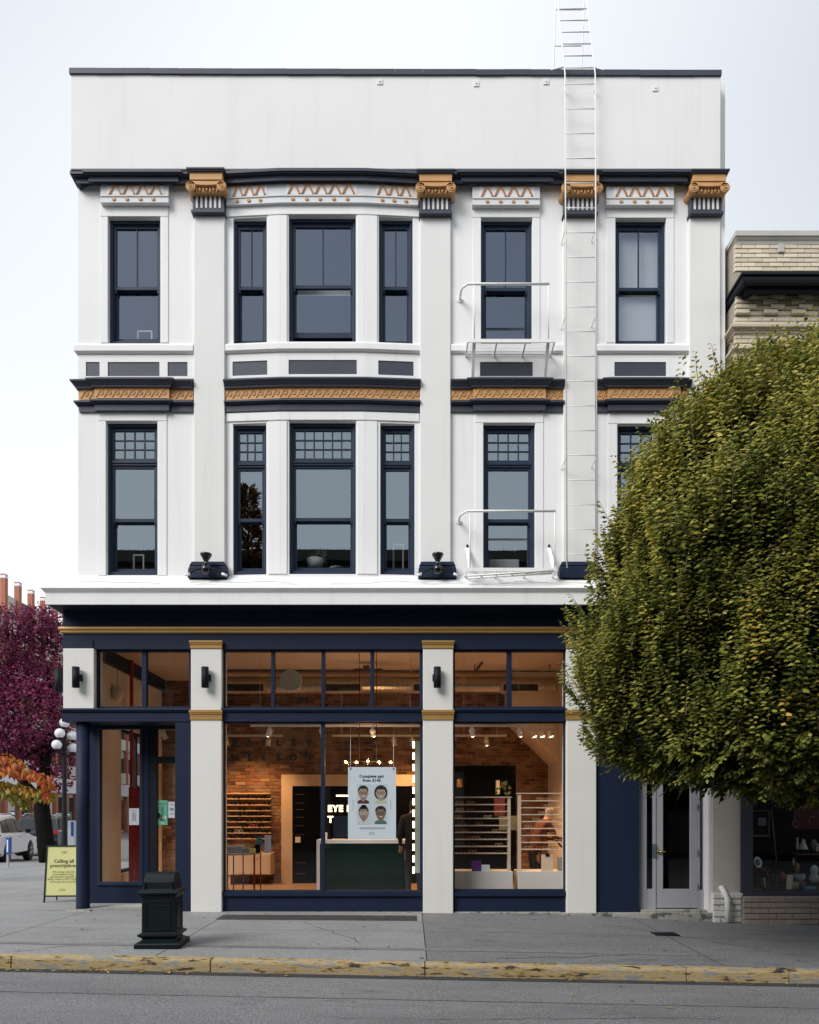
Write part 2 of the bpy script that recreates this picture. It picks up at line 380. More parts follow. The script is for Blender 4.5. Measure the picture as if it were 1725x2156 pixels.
# kerb stones with worn yellow paint
m, n, l, b = nm('worn_yellow_kerb')
geo = n.new('ShaderNodeNewGeometry'); mp = n.new('ShaderNodeMapping'); mp.inputs['Scale'].default_value = (1.1, 2.0, 6.0); l.new(geo.outputs['Position'], mp.inputs[0])
t = n.new('ShaderNodeTexNoise'); t.inputs['Scale'].default_value = 3.4; t.inputs['Detail'].default_value = 9; t.inputs['Roughness'].default_value = 0.68; l.new(mp.outputs[0], t.inputs['Vector'])
cr = n.new('ShaderNodeValToRGB'); e = cr.color_ramp.elements
for p, c in ((0.5, (0.38, 0.275, 0.11)), (0.535, (0.44, 0.345, 0.18))): q = e.new(p); q.color = (*c, 1)
e[0].position = 0.40; e[0].color = (0.03, 0.03, 0.035, 1); e[1].position = 0.425; e[1].color = (0.34, 0.235, 0.09, 1)
e[3].position = 0.54
e[-1].position = 0.56; e[-1].color = (0.25, 0.245, 0.225, 1)
l.new(t.outputs['Fac'], cr.inputs[0]); l.new(cr.outputs[0], b.inputs['Base Color']); b.inputs['Roughness'].default_value = 0.75
bp = n.new('ShaderNodeBump'); bp.inputs['Strength'].default_value = 0.6; bp.inputs['Distance'].default_value = 0.01; l.new(t.outputs['Fac'], bp.inputs['Height']); l.new(bp.outputs[0], b.inputs['Normal'])
KERB = m
kx = [-16, -13, -10, -7.4, PX(24, KY), PX(443, KY), PX(895, KY), PX(1445, KY), PX(1661, KY), 7.4, 10.5, 14, 22, 40]
kerb = thing('kerb', 'kerb of stones with worn yellow paint along the street', 'kerb'); kerb['kind'] = 'structure'
for a, bq in zip(kx, kx[1:]):
    mb = MB(); a += .006; c = bq - .006; k = max(2, int((c - a) / 0.25)); xs = frange(a, c, k); rows = []
    for x in xs:
        z = g_kerb(x) + rnd.uniform(-.003, .003); j = rnd.uniform(-.006, .006)
        rows.append([(x, KY + .165, z + .004), (x, KY + .03 + j, z + .004), (x, KY + .008 + j, z - .006), (x, KY - .002 + j, z - .03), (x, KY - .012 + j, z - .2), (x, KY + .165, z - .2)])
    vs = [p for r_ in rows for p in r_]; fs = []
    for i in range(k):
        for j in range(6): fs.append((i * 6 + j, i * 6 + (j + 1) % 6, (i + 1) * 6 + (j + 1) % 6, (i + 1) * 6 + j))
    fs += [tuple(range(6)), tuple(k * 6 + j for j in range(6))]
    mb.add(vs, fs); obj('kerb_stone', mb, KERB, kerb)
SEAM = paint('tar_seam', (0.12, 0.12, 0.123), .8, .3, 6, .3, 60)
rzf = lambda x, y: road_z(x, y) + .004
for p, w in (((-9, -4.75, 9, -4.85, 70, .012), .012), ((-.6, -5.5, 2.9, -5.25, 20, .03), .007)): crack('tar_seam', road_o, wander(*p), w, rzf, SEAM)
mb = MB()
for i in range(56):
    x = -16 + i; mb.add([(x, KY + .03, g_kerb(x) - .012), (x + 1, KY + .03, g_kerb(x + 1) - .012), (x + 1, KY + .03, g_kerb(x + 1) - .25), (x, KY + .03, g_kerb(x) - .25), (x, KY + .2, g_kerb(x) - .012), (x + 1, KY + .2, g_kerb(x + 1) - .012)], [(0, 1, 2, 3), (0, 4, 5, 1)])
obj('joint_fill', mb, CONCD, kerb, fix=False)
# gutter strip, a little darker
mb = sheet(MB(), frange(-16, 16, 40), [KY - .16, KY - .01], lambda x, y: g_kerb(x) - 0.134)
tag(obj('gutter', mb, PATCH, fix=False), 'dark gutter strip at the foot of the kerb', 'gutter', kind='structure')

# ------------------------------------------------------------------ the white corner building
B = thing('corner_building', 'white three storey corner building with navy and gold trim and shop below', 'building', (0, 0, 0))
XL, XR = PX(165), PX(1527)              # upper floors
XG = PX(133)                            # ground floor left edge
b0, b1, b2, b3 = PX(475), PX(592), PX(768), PX(885)
BAY = 0.055
def bay(x):
    if x <= b0 or x >= b3: return 0.0
    if x < b1: return -BAY * (x - b0) / (b1 - b0)
    if x > b2: return -BAY * (b3 - x) / (b3 - b2)
    return -BAY
def prof(pts): return [(o, PZ(y, -o)) for o, y in pts]

W3 = [(228, 338, 457, 723), (492, 563, 461, 729), (609, 750, 459, 727), (798, 869, 460, 730), (1013, 1121, 459, 724), (1296, 1403, 460, 727)]
W2 = [(224, 332, 887, 1211), (491, 562, 893, 1211), (610, 750, 890, 1211), (801, 873, 893, 1211), (1018, 1127, 891, 1211), (1300, 1410, 893, 1211)]
PANELS = [(181, 210), (227, 336), (353, 395), (490, 564), (609, 752), (797, 871), (1011, 1122), (1294, 1403)]
Z0, ZT = PZ(1213), PZ(356, -.22)
def wall_grid(mb, x0, x1, z0, z1, ops, y, depth, warp, breaks=()):
    xs = sorted({round(v, 5) for v in [x0, x1, *breaks] + [o[0] for o in ops] + [o[1] for o in ops] if x0 <= v <= x1})
    zs = sorted({round(v, 5) for v in [z0, z1] + [o[2] for o in ops] + [o[3] for o in ops]})
    for i in range(len(xs) - 1):
        for j in range(len(zs) - 1):
            cx, cz = (xs[i] + xs[i + 1]) / 2, (zs[j] + zs[j + 1]) / 2
            if any(o[0] < cx < o[1] and o[2] < cz < o[3] for o in ops): continue
            a, c = xs[i], xs[i + 1]; e = 1e-6
            ya, yc = y + warp(a + e), y + warp(c - e)
            mb.quad((a, ya, zs[j]), (c, yc, zs[j]), (c, yc, zs[j + 1]), (a, ya, zs[j + 1]))
    for o in ops:
        a, c, p, q = o[:4]; d = o[4] if len(o) > 4 else depth
        ya, yc = y + warp(a), y + warp(c)
        mb.quad((a, ya, p), (a, ya, q), (a, ya + d, q), (a, ya + d, p)); mb.quad((c, yc, p), (c, yc, q), (c, yc + d, q), (c, yc + d, p))
        mb.quad((a, ya, q), (c, yc, q), (c, yc + d, q), (a, ya + d, q)); mb.quad((a, ya, p), (c, yc, p), (c, yc + d, p), (a, ya + d, p))
    return mb
ops = [(PX(a), PX(b), PZ(d), PZ(c), 0.24) for a, b, c, d in W3 + W2] + [(PX(a), PX(b), PZ(792), PZ(762), 0.028) for a, b in PANELS]
mb = wall_grid(MB(), XL, XR, Z0 - .3, ZT, ops, 0.0, 0.24, bay, (b0, b1, b2, b3))
# side walls and rear of the upper floors
mb.quad((XL, 0, Z0 - .6), (XL, 11, Z0 - .6), (XL, 11, 13.3), (XL, 0, 13.3)); mb.quad((XR, 0, Z0 - .6), (XR, 11, Z0 - .6), (XR, 11, 13.3), (XR, 0, 13.3))
mb.quad((XL, 11, -.4), (XR, 11, -.4), (XR, 11, 13.3), (XL, 11, 13.3)); mb.quad((XR, .4, -.4), (XR, 11, -.4), (XR, 11, Z0), (XR, .4, Z0))
obj('upper_wall', mb, WHITE, B, fix=False)
mb = MB().box(XL + .02, XR - .02, .3, 10.9, 12.6, 12.75); obj('roof', mb, CHAR, B)
# dark recessed panels
for a, b in PANELS:
    x0, x1 = PX(a), PX(b)
    mb = MB().prism([(x0, PZ(792)), (x1, PZ(792)), (x1, PZ(762)), (x0, PZ(762))], .012, .05, bay); obj('recessed_panel', mb, CHAR, B)
# rooms behind the upper windows
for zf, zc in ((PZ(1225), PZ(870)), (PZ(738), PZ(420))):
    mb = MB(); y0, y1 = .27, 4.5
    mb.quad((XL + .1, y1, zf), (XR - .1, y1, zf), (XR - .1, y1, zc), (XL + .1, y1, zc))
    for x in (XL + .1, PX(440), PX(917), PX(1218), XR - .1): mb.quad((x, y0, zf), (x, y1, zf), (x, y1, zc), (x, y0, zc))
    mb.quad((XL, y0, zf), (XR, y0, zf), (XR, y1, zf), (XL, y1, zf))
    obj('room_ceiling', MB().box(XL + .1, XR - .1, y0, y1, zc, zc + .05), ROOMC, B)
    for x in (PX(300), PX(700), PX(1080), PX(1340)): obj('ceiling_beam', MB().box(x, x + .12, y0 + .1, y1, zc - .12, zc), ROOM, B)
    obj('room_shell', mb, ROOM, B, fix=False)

# parapet
PY = -.22; px0, px1 = PX(148, PY), PX(1518, PY)
mb = MB().box(px0, px1, PY, 0.3, PZ(356, PY), PZ(152, PY)); mb.box(px1 - .01, XR, 0.002, .3, PZ(356, 0), PZ(172, 0))
mb.box(px0, px0 + .25, .3, 10.9, 12.7, PZ(152, PY)); mb.box(XR - .25, XR, .3, 10.9, 12.7, PZ(172, 0))
obj('parapet', mb, WHITE2, B, bevel=.012)
mb = MB(); xs = frange(px0 - .005, px1 + .005, 24)
for i in range(24):
    j = rnd.uniform(-.004, .004); zt = PZ(146.5 + 4.5 * i / 24, PY)
    mb.box(xs[i], xs[i + 1] - .002, PY - .03 + j * .5, PY + .30, zt - .085 + j, zt + j)
obj('coping', mb, CHAR, B)
mb = MB().box(px0 + .004, px1, PY + .005, -.001, PZ(356, PY) - .012, PZ(356, PY) - .001); obj('parapet_soffit', mb, CHAR, B)
for x, y in ((800, 173), (1003, 177), (1150, 173), (1380, 187)):
    c = P(x, y, PY); mb = MB().box(c.x - .045, c.x + .045, PY - .012, PY, c.z - .045, c.z + .045); pl = obj('tie_plate', mb, WHITE2, B, bevel=.004)
    mb = MB().lathe([(.011, -.026), (.011, -.012)], (c.x, PY, c.z), 8, 'Y'); obj('bolt', mb, FRIEZE, pl)

# top cornice, friezes with chevrons and dots
def broken(x0, x1, xa, xb, step, left=False):
    p = [(x0, .6), (x0, 0)] if left else [(x0, 0)]
    return p + [(xa, 0), (xa, -step), (xb, -step), (xb, 0), (x1, 0)]
bow = [(b0, 0), (b1, -BAY), (b2, -BAY), (b3, 0)]
ZC = ZT - .014
top_prof = [(0, ZC), (.205, ZC), (.205, PZ(366, -.2)), (.185, PZ(367.5, -.18)), (.18, PZ(370, -.18)), (.16, PZ(371.5, -.16)), (.155, PZ(374, -.15)), (.135, PZ(375, -.13)), (.135, PZ(386, -.13)), (.09, PZ(387.5, -.09)), (.08, PZ(391, -.08)), (0, PZ(391))]
PIL = [(408.5, 473, 0), (885, 949, 3), (1187, 1254, 4), (1452, 1517, 3)]
segs = [(broken(XL + .16, PX(409), PX(208, -.1), PX(361, -.1), .035, True)), bow,
        broken(PX(949), PX(1187), PX(988, -.1), PX(1146, -.1), .035), broken(PX(1254), PX(1452), PX(1273, -.1), PX(1428, -.1), .035)]
for s_ in segs: obj('top_cornice', MB().sweep(s_, top_prof), CHAR, B)
def frieze(x0, x1, y0, y1, chev, dots, cx0, cx1, warp, proud=.03, cz=None):
    """pale panel with zig-zag bars above and round bosses below; pixel rectangle on the facade"""
    PX = lambda x: globals()['PX'](x, -proud); PZ = lambda y: globals()['PZ'](y, -proud)
    X0, X1 = PX(x0), PX(x1); ym = y0 + (y1 - y0) * .62
    mb = MB(); cuts = [X0] + [v for v in (b1, b2) if X0 < v < X1] + [X1]
    for a, c in zip(cuts, cuts[1:]):
        mb.prism([(a, PZ(y1)), (c, PZ(y1)), (c, PZ(y0)), (a, PZ(y0))], -proud, .0, warp)
        mb.prism([(a, PZ(ym + 1.6)), (c, PZ(ym + 1.6)), (c, PZ(ym - 1)), (a, PZ(ym - 1))], -proud - .014, -proud, warp)
        mb.prism([(a, PZ(y1)), (c, PZ(y1)), (c, PZ(y1 - 1.5)), (a, PZ(y1 - 1.5))], -proud - .01, -proud, warp)
    fz = obj('frieze_panel', mb, FRIEZE, B)
    for (ca, cb, k) in chev:
        a, c = PX(ca), PX(cb); zt, zb = PZ(y0 + 1), PZ(ym - 2.5); w = (c - a) / k
        mb = MB().prism([(a - .02, zb), (c + .02, zb), (c + .02, zt), (a - .02, zt)], -proud - .004, -proud, warp); obj('chevron_field', mb, WHITE, fz)
        for i in range(k):
            m_ = a + w * (i + .5); t = .020
            for s in (-1, 1):
                mb = MB().prism([(m_ + s * .004, zt), (m_ + s * (.004 + t * 1.3), zt), (m_ + s * (w * .43 + t * .5), zb), (m_ + s * (w * .43 - t * .8), zb)], -proud - .022, -proud, warp)
                obj('chevron_bar', mb, GOLD3, fz)
    for dx in dots:
        x = PX(dx); mb = MB().lathe([(.026, -proud - .018 + warp(x)), (.030, -proud - .010 + warp(x)), (.030, -proud + .01 + warp(x))], (x, 0, PZ(ym + (y1 - ym) * .48)), 12, 'Y')
        obj('boss', mb, GOLD, fz)
flat = lambda x: 0.0
frieze(212, 355, 389, 427, [(229, 343, 4)], [240, 268, 296, 323], 0, 0, flat, .085)
frieze(477, 881, 393, 433, [(490, 561, 3), (606, 749, 5), (794, 866, 3)], [500, 525, 549, 618, 647, 675, 704, 732, 805, 830, 855], 0, 0, bay, .06)
frieze(995, 1137, 393, 432, [(1012, 1123, 4)], [1026, 1054, 1081, 1109], 0, 0, flat, .085)
frieze(1277, 1419, 393, 432, [(1295, 1407, 4)], [1308, 1336, 1363, 1391], 0, 0, flat, .085)

# window surrounds: jamb boards and lintels, a little proud of the wall
def board(name, x0, x1, y0, y1, out, mat=WHITE, warp=flat, par=None):
    mb = MB(); X0, X1 = PX(x0), PX(x1); cuts = [X0] + [v for v in (b0, b1, b2, b3) if X0 + .01 < v < X1 - .01] + [X1]
    for a, c in zip(cuts, cuts[1:]): mb.prism([(a, PZ(y1)), (c, PZ(y1)), (c, PZ(y0)), (a, PZ(y0))], -out, .0, warp)
    return obj(name, mb, mat, par or B, bevel=.006)
for (a, b, c, d), (l_, r_) in zip([W3[0], W3[4], W3[5]], [(212, 355), (995, 1137), (1277, 1419)]):
    board('lintel_board', l_, r_, 429, c - .2, .016); board('jamb_board', l_, a - .2, c, 722, .012); board('jamb_board', b + .2, r_, c, 722, .012)
for (a, b, c, d), (l_, r_) in zip([W2[0], W2[4], W2[5]], [(207, 352), (1000, 1144), (1280, 1428)]):
    board('lintel_board', l_, r_, 869, c - .2, .016); board('jamb_board', l_, a - .2, c, 1212, .012); board('jamb_board', b + .2, r_, c, 1212, .012)
board('lintel_board', 477, 883, 436, 458.5, .02, warp=bay); board('lintel_board', 477, 883, 872, 889, .02, warp=bay)
for a, b in ((566, 606), (753, 795)): board('mullion_board', a, b, 460, 726, .018, warp=bay); board('mullion_board', a, b, 891, 1211, .018, warp=bay)

# sill course and belt cornice with running scroll
sill = prof([(0, 724), (.045, 725), (.05, 727), (.05, 738), (.035, 741), (.02, 744), (0, 745)])
up_p = prof([(0, 797), (.14, 798), (.14, 800.5), (.125, 803), (.10, 808), (.085, 812), (.075, 813.5), (.07, 817.5), (.04, 818.5), (0, 818.5)])
fr_p = prof([(0, 817), (.035, 817), (.035, 843), (0, 843)])
lo_p = prof([(0, 842), (.095, 843), (.095, 846), (.07, 848), (.065, 851), (.035, 852), (.032, 867), (.02, 868.5), (0, 868.5)])
belts = [broken(XL + .06, PX(408), PX(208), PX(355), .045, True), bow, broken(PX(949.5), PX(1187), PX(1000), PX(1143), .045), broken(PX(1254.5), PX(1452), PX(1282), PX(1425), .045)]
sills = [[(XL, .6), (XL, 0), (PX(408), 0)], bow, [(PX(949.5), 0), (PX(1187), 0)], [(PX(1254.5), 0), (PX(1452), 0)]]
for bp_, sp_ in zip(belts, sills):
    obj('sill_course', MB().sweep(sp_, sill), WHITE, B)
    bc = obj('belt_cornice', MB().sweep(bp_, up_p), CHAR, B)
    obj('belt_fascia', MB().sweep(bp_, lo_p), CHAR, B)
    fz = obj('belt_frieze', MB().sweep(bp_, fr_p), GOLD, B)
    # scrolls in relief along every front run of the frieze
    mb = MB(); zc = PZ(830.3, -.04)
    for (xa, ya), (xb, yb) in zip(bp_, bp_[1:]):
        if abs(xb - xa) < .05: continue
        L = xb - xa; k = max(1, round(L / .132)); w = L / k
        for i in range(k):
            u0 = xa + w * i; f = lambda x: ya + (yb - ya) * (x - xa) / L - .037
            pts = []
            for q in range(7):      # the wave running up from the left
                t = q / 6; x = u0 + w * (-.05 + .62 * t); z = zc - .062 + .118 * (t * t * (3 - 2 * t)); pts.append((x, f(x), z))
            for q in range(1, 11):  # the curl
                an = R(90 - q * 44); rr = .052 * (1 - q / 12.5); x = u0 + w * .57 + rr * 0.95 * math.cos(an); z = zc + .004 + rr * math.sin(an); pts.append((x, f(x), z))
            mb.tube(pts, [.011] * 7 + [.010 - .0005 * q for q in range(10)], 4)
        for z in (zc + .082, zc - .082): mb.box(xa, xb, min(ya, yb) - .042 if ya == yb else ya - .036, ya - .03, z - .006, z + .006) if ya == yb else None
    obj('scroll_relief', mb, GOLD, fz)

# pilasters and their capitals
def pilaster(xa, xb, dy):
    xc = (PX(xa, -.06) + PX(xb, -.06)) / 2; hw = (PX(xb, -.06) - PX(xa, -.06)) / 2
    mb = MB().box(xc - hw, xc + hw, -.06, .02, Z0 + .02, PZ(400 + dy, -.06)); p = obj('pilaster', mb, WHITE2, B, bevel=.008)
    z = lambda y, o: PZ(y + dy, -o)
    mb = MB().box(xc - hw - .005, xc + hw + .005, -.11, .0, z(447, .1), z(403, .1)); mb.box(xc - hw - .025, xc + hw + .025, -.15, 0, z(407.5, .13), z(402.5, .13))
    mb.box(xc - hw - .022, xc + hw + .022, -.145, 0, z(449, .12), z(443, .12)); obj('necking', mb, CHAR, p, bevel=.004)
    for i in range(6):
        x = xc + (i - 2.5) * .0735; z0_, z1_ = z(438.5, .11), z(411.5, .11); r = .017
        pts = [(x + r * math.cos(R(a)), z1_ - r + r * math.sin(R(a))) for a in range(0, 181, 30)] + [(x + r * math.cos(R(a)), z0_ + r + r * math.sin(R(a))) for a in range(180, 361, 30)]
        obj('flute', MB().prism(pts, -.116, -.105), WHITE2, p)
    # gold capital: band, volutes with bolsters, egg row, block
    zb = z(378, .25)
    mb = MB().box(xc - hw - .012, xc + hw + .012, -.25, 0, zb, z(361.5, .25)); mb.box(xc - hw + .01, xc + hw - .01, -.235, 0, zb - .03, zb); obj('capital_block', mb, GOLD, p, bevel=.005)
    vz = z(391, .25); vr = .076; vx = hw - .0
    pts = [(xc - vx - vr * .6, vz + vr * .80)]
    for i in range(9):
        t = i / 8; pts.append((xc - vx + 2 * vx * t, vz + vr + .004 - .012 * math.sin(math.pi * t)))
    pts.append((xc + vx + vr * .6, vz + vr * .80)); pts += [(xc + vx, vz + vr * .30)] + [(xc + vx - 2 * vx * i / 6, vz + vr * .42 - .016 * math.sin(math.pi * i / 6)) for i in range(1, 6)] + [(xc - vx, vz + vr * .30)]
    mb = MB().prism(pts, -.25, -.02); obj('volute_band', mb, GOLD, p)
    for s in (-1, 1):
        c = (xc + s * vx, 0, vz)
        mb = MB().lathe([(vr, -.25), (vr, -.235), (vr * .86, -.20), (vr * .72, -.13), (vr * .86, -.05), (vr, -.0)], c, 20, 'Y')
        v = obj('volute', mb, GOLD, p)
        sp = [(c[0] + s * (vr * .93 * (1 - q / 30)) * math.cos(R(90 - q * 28)), -.252, vz + (vr * .93 * (1 - q / 30)) * math.sin(R(90 - q * 28))) for q in range(0, 27)]
        mb = MB().tube(sp, .0085, 4); mb.ball((c[0], -.252, vz), .014, 8, 6); obj('spiral', mb, GOLD, v)
    mb = MB().box(xc - vx, xc + vx, -.19, 0, z(404, .2), vz + vr * .4); mb.box(xc - vx * .75, xc + vx * .75, -.225, -.19, vz + .012, vz + .026); obj('echinus', mb, GOLD, p)
    for i in range(7):
        x = xc + (i - 3) * .054; zz = vz - .026
        mb = MB()
        if i % 2: mb.ball((x, -.198, zz + .004), .026, 8, 6, sz=1.15)
        else: mb.frus((x, -.2, zz - .035), (x, -.2, zz + .03), .012, .03, .034, .03)
        obj('egg' if i % 2 else 'dart', mb, GOLD, p)
    ab = [(xc - hw - .05, 0), (xc + hw + .05, 0)]
    zt = z(353.5, .28)
    mb = MB().box(xc - hw - .055, xc + hw + .055, -.295, 0, z(356.5, .28), zt); mb.box(xc - hw - .04, xc + hw + .04, -.28, 0, z(359, .28), z(356.5, .28)); mb.box(xc - hw - .022, xc + hw + .022, -.262, 0, z(361.6, .26), z(359, .28))
    obj('abacus', mb, CHAR, p)
for a, b, d in PIL: pilaster(a, b, d)

# ------------------------------------------------------------------ sash windows
def pane(x0, x1, y, z0, z1, mat, par):
    obj('pane', MB().quad((x0, y, z0), (x1, y, z0), (x1, y, z1), (x0, y, z1)), mat, par, fix=False)
def rim(mb, x0, x1, y0, y1, z0, z1, w, wt=None, wb=None):
    wt = wt or w; wb = wb or w
    mb.box(x0, x0 + w, y0, y1, z0, z1); mb.box(x1 - w, x1, y0, y1, z0, z1)
    mb.box(x0 + w, x1 - w, y0, y1, z1 - wt, z1); mb.box(x0 + w, x1 - w, y0, y1, z0, z0 + wb); return mb
def window(i, w, floor, open_=0.0):
    a, b, c, d = w; x0, x1, z0, z1 = PX(a), PX(b), PZ(d), PZ(c)
    y = .075 + bay((x0 + x1) / 2); G = GLASS3 if floor == 3 else GLASS2
    mb = rim(MB(), x0 - .01, x1 + .01, y, y + .15, z0 - .01, z1 + .01, .055, .06, .09); rim(mb, x0 + .04, x1 - .04, y + .03, y + .15, z0 + .03, z1 - .045, .022)
    win = obj('window', mb, SASH, B, bevel=.004)
    xi0, xi1 = x0 + .055, x1 - .055; zt = z1 - .07
    if floor == 2:     # transom light with small panes
        tz0 = PZ(c + 78); cols = 3 if b - a < 90 else (6 if b - a > 130 else 4)
        ts = obj('transom_sash', rim(MB(), xi0, xi1, y + .035, y + .08, tz0, zt, .035, .035, .05), SASH, win, bevel=.003)
        ax0, ax1, az0, az1 = xi0 + .035, xi1 - .035, tz0 + .05, zt - .035
        mb = MB()
        for k in range(1, cols): xx = ax0 + (ax1 - ax0) * k / cols; mb.box(xx - .010, xx + .010, y + .042, y + .075, az0, az1)
        for k in range(1, 3): zz = az0 + (az1 - az0) * k / 3; mb.box(ax0, ax1, y + .0445, y + .0725, zz - .009, zz + .009)
        obj('muntin', mb, SASH, win)
        for k in range(cols):
            for q in range(3):
                pane(ax0 + (ax1 - ax0) * k / cols, ax0 + (ax1 - ax0) * (k + 1) / cols, y + .058, az0 + (az1 - az0) * q / 3, az0 + (az1 - az0) * (q + 1) / 3, G, win)
        mb = MB().box(xi0, xi1, y + .012, y + .13, tz0 - .075, tz0); mb.box(xi0, xi1, y - .004, y + .03, tz0 - .04, tz0 - .018); obj('transom_bar', mb, SASH, win, bevel=.003)
        zt = tz0 - .075
    zb = z0 + (.085 if floor == 3 else .065); zm = PZ(600 if floor == 3 else 1092) if i not in (0,) else PZ(598 if floor == 3 else 1091)
    us = obj('upper_sash', rim(MB(), xi0, xi1, y + .035, y + .08, zm - .02, zt, .038, .04, .055), SASH, win, bevel=.003)
    for xx in (xi0 + .012, xi1 - .040): obj('sash_horn', MB().prism([(xx, zm - .02), (xx + .028, zm - .02), (xx + .022, zm - .07), (xx + .006, zm - .07)], y + .04, y + .078), SASH, win)
    zl = zb + open_
    obj('lower_sash', rim(MB(), xi0 + .006, xi1 - .006, y + .085, y + .13, zl, zm + .02 + open_ * .5, .04, .05, .09), SASH, win, bevel=.003)
    gx0, gx1 = xi0 + .038, xi1 - .038
    if floor == 3:
        xm = (gx0 + gx1) / 2; obj('muntin', MB().box(xm - .010, xm + .010, y + .042, y + .075, zm + .03, zt - .04), SASH, win)
        pane(gx0, xm, y + .058, zm + .03, zt - .04, G, win); pane(xm, gx1, y + .058, zm + .03, zt - .04, G, win)
    else: pane(gx0, gx1, y + .058, zm + .03, zt - .04, G, win)
    pane(gx0, gx1, y + .108, zl + .08, zm + .02, G, win)
    return win, (x0, x1, y, z0, z1)
BLIND = paint('pale_roller_blind', (0.62, 0.64, 0.60), 0.9, 0.04, 1.5, 0.1, 20)
INWHITE = paint('indoor_white', (0.7, 0.7, 0.7), 0.6, 0.04)
for i, w in enumerate(W3):
    win, (x0, x1, y, z0, z1) = window(i, w, 3, .1 if i == 2 else 0)
    if i == 5: obj('roller_blind', MB().box(x0 + .06, x1 - .06, y + .165, y + .17, z0 + .03, z1 - .04), BLIND, win)
    if i == 2: obj('inner_rail', MB().box(x0 + .06, x1 - .06, y + .5, y + .53, PZ(575), PZ(557)), INWHITE, win)
    if i == 0:
        mb = rim(MB(), PX(271), PX(304), y + .3, y + .33, PZ(702), PZ(664), .022); obj('picture_frame', mb, INWHITE, win)
for i, w in enumerate(W2):
    win, (x0, x1, y, z0, z1) = window(i, w, 2)
    if i == 0: obj('picture_frame', rim(MB(), PX(262), PX(286), y + .3, y + .33, PZ(1192), PZ(1150), .022), INWHITE, win)
    if i == 3: obj('white_shelf', rim(MB(), PX(826), PX(850), y + .3, y + .4, PZ(1200), PZ(1128), .025), INWHITE, win)
# ------------------------------------------------------------------ ground floor of the corner building
CO = .38
cprof = [(.0, PZ(1213)), (.02, PZ(1213.5)), (CO + .05, PZ(1236.5, -CO - .05)), (CO + .05, PZ(1240, -CO)), (CO + .02, PZ(1245, -CO)), (CO + .0, PZ(1248, -CO)), (CO, PZ(1273, -CO)), (CO - .02, PZ(1273, -CO)), (CO - .02, PZ(1262, -CO)), (0, PZ(1262, -CO))]
xcl = PX(95, -CO) + CO
obj('white_cornice', MB().sweep([(xcl, 4.0), (xcl, 0), (XR - .02, 0)], cprof), WHITE, B, bevel=.006)
zs_ = PZ(1273, -CO)
mb = MB().box(PX(95, -CO) + .03, XR - .03, -CO + .022, 0, zs_ + .012, zs_ + .05); mb.box(PX(95, -CO) + .03, xcl, 0, 4, zs_ + .012, zs_ + .05); obj('cornice_soffit', mb, NAVY, B)
mb = MB().box(XG, PX(1345), 0, .30, PZ(1366), PZ(1255)); mb.box(XG, XG + .3, .3, 10.9, PZ(1366), PZ(1255)); mb.box(PX(1345), XR - .002, 0, .3, PZ(1600), PZ(1255)); obj('navy_fascia', mb, NAVY, B, bevel=.006)
gm = prof([(0, 1319), (.05, 1320), (.055, 1323), (.045, 1326), (.035, 1327), (.035, 1331), (.02, 1333.5), (0, 1334)])
obj('gold_moulding', MB().sweep([(XG, 3), (XG, 0), (XR - .02, 0)], gm), GOLD2, B)
mb = MB().box(XG - .012, XG + .012 + PX(198) - XG - .02, -.02, 0, PZ(1366), PZ(1349)); obj('corner_header', mb, NAVY, B)
for a, b in ((200, 402), (467, 891), (954, 1193)): obj('header_board', MB().box(PX(a), PX(b), -.016, .0, PZ(1367.5), PZ(1350)), NAVY, B, bevel=.004)
# pillars with gold collars
def pillar(a, b, yb, low=True):
    x0, x1 = PX(a, -.05), PX(b, -.05)
    mb = MB().box(x0, x1, -.05, .3, PZ(1494, -.05) if not low else yb, PZ(1365, -.05)); p = obj('pillar', mb, CREAM, B, bevel=.01)
    if low:
        for yt, ybm in ((1349, 1365), (1495, 1515.5)):
            mb = MB(); h = ybm - yt
            mb.box(x0 - .008, x1 + .008, -.066, .1, PZ(ybm, -.06), PZ(yt + h * .45, -.06)); mb.box(x0 - .014, x1 + .014, -.078, .1, PZ(yt + h * .45, -.06), PZ(yt + h * .28, -.06)); mb.box(x0 - .02, x1 + .02, -.088, .1, PZ(yt + h * .28, -.06), PZ(yt, -.06)); mb.box(x0 - .010, x1 + .010, -.07, .1, PZ(yt + h * .62, -.06), PZ(yt + h * .55, -.06))
            obj('gold_collar', mb, GOLD2, p, bevel=.003)
    return p
pillar(133, 198, 0, False)
for a, b in ((402, 467), (891, 954.5), (1193.5, 1256)): pillar(a, b, -.12)
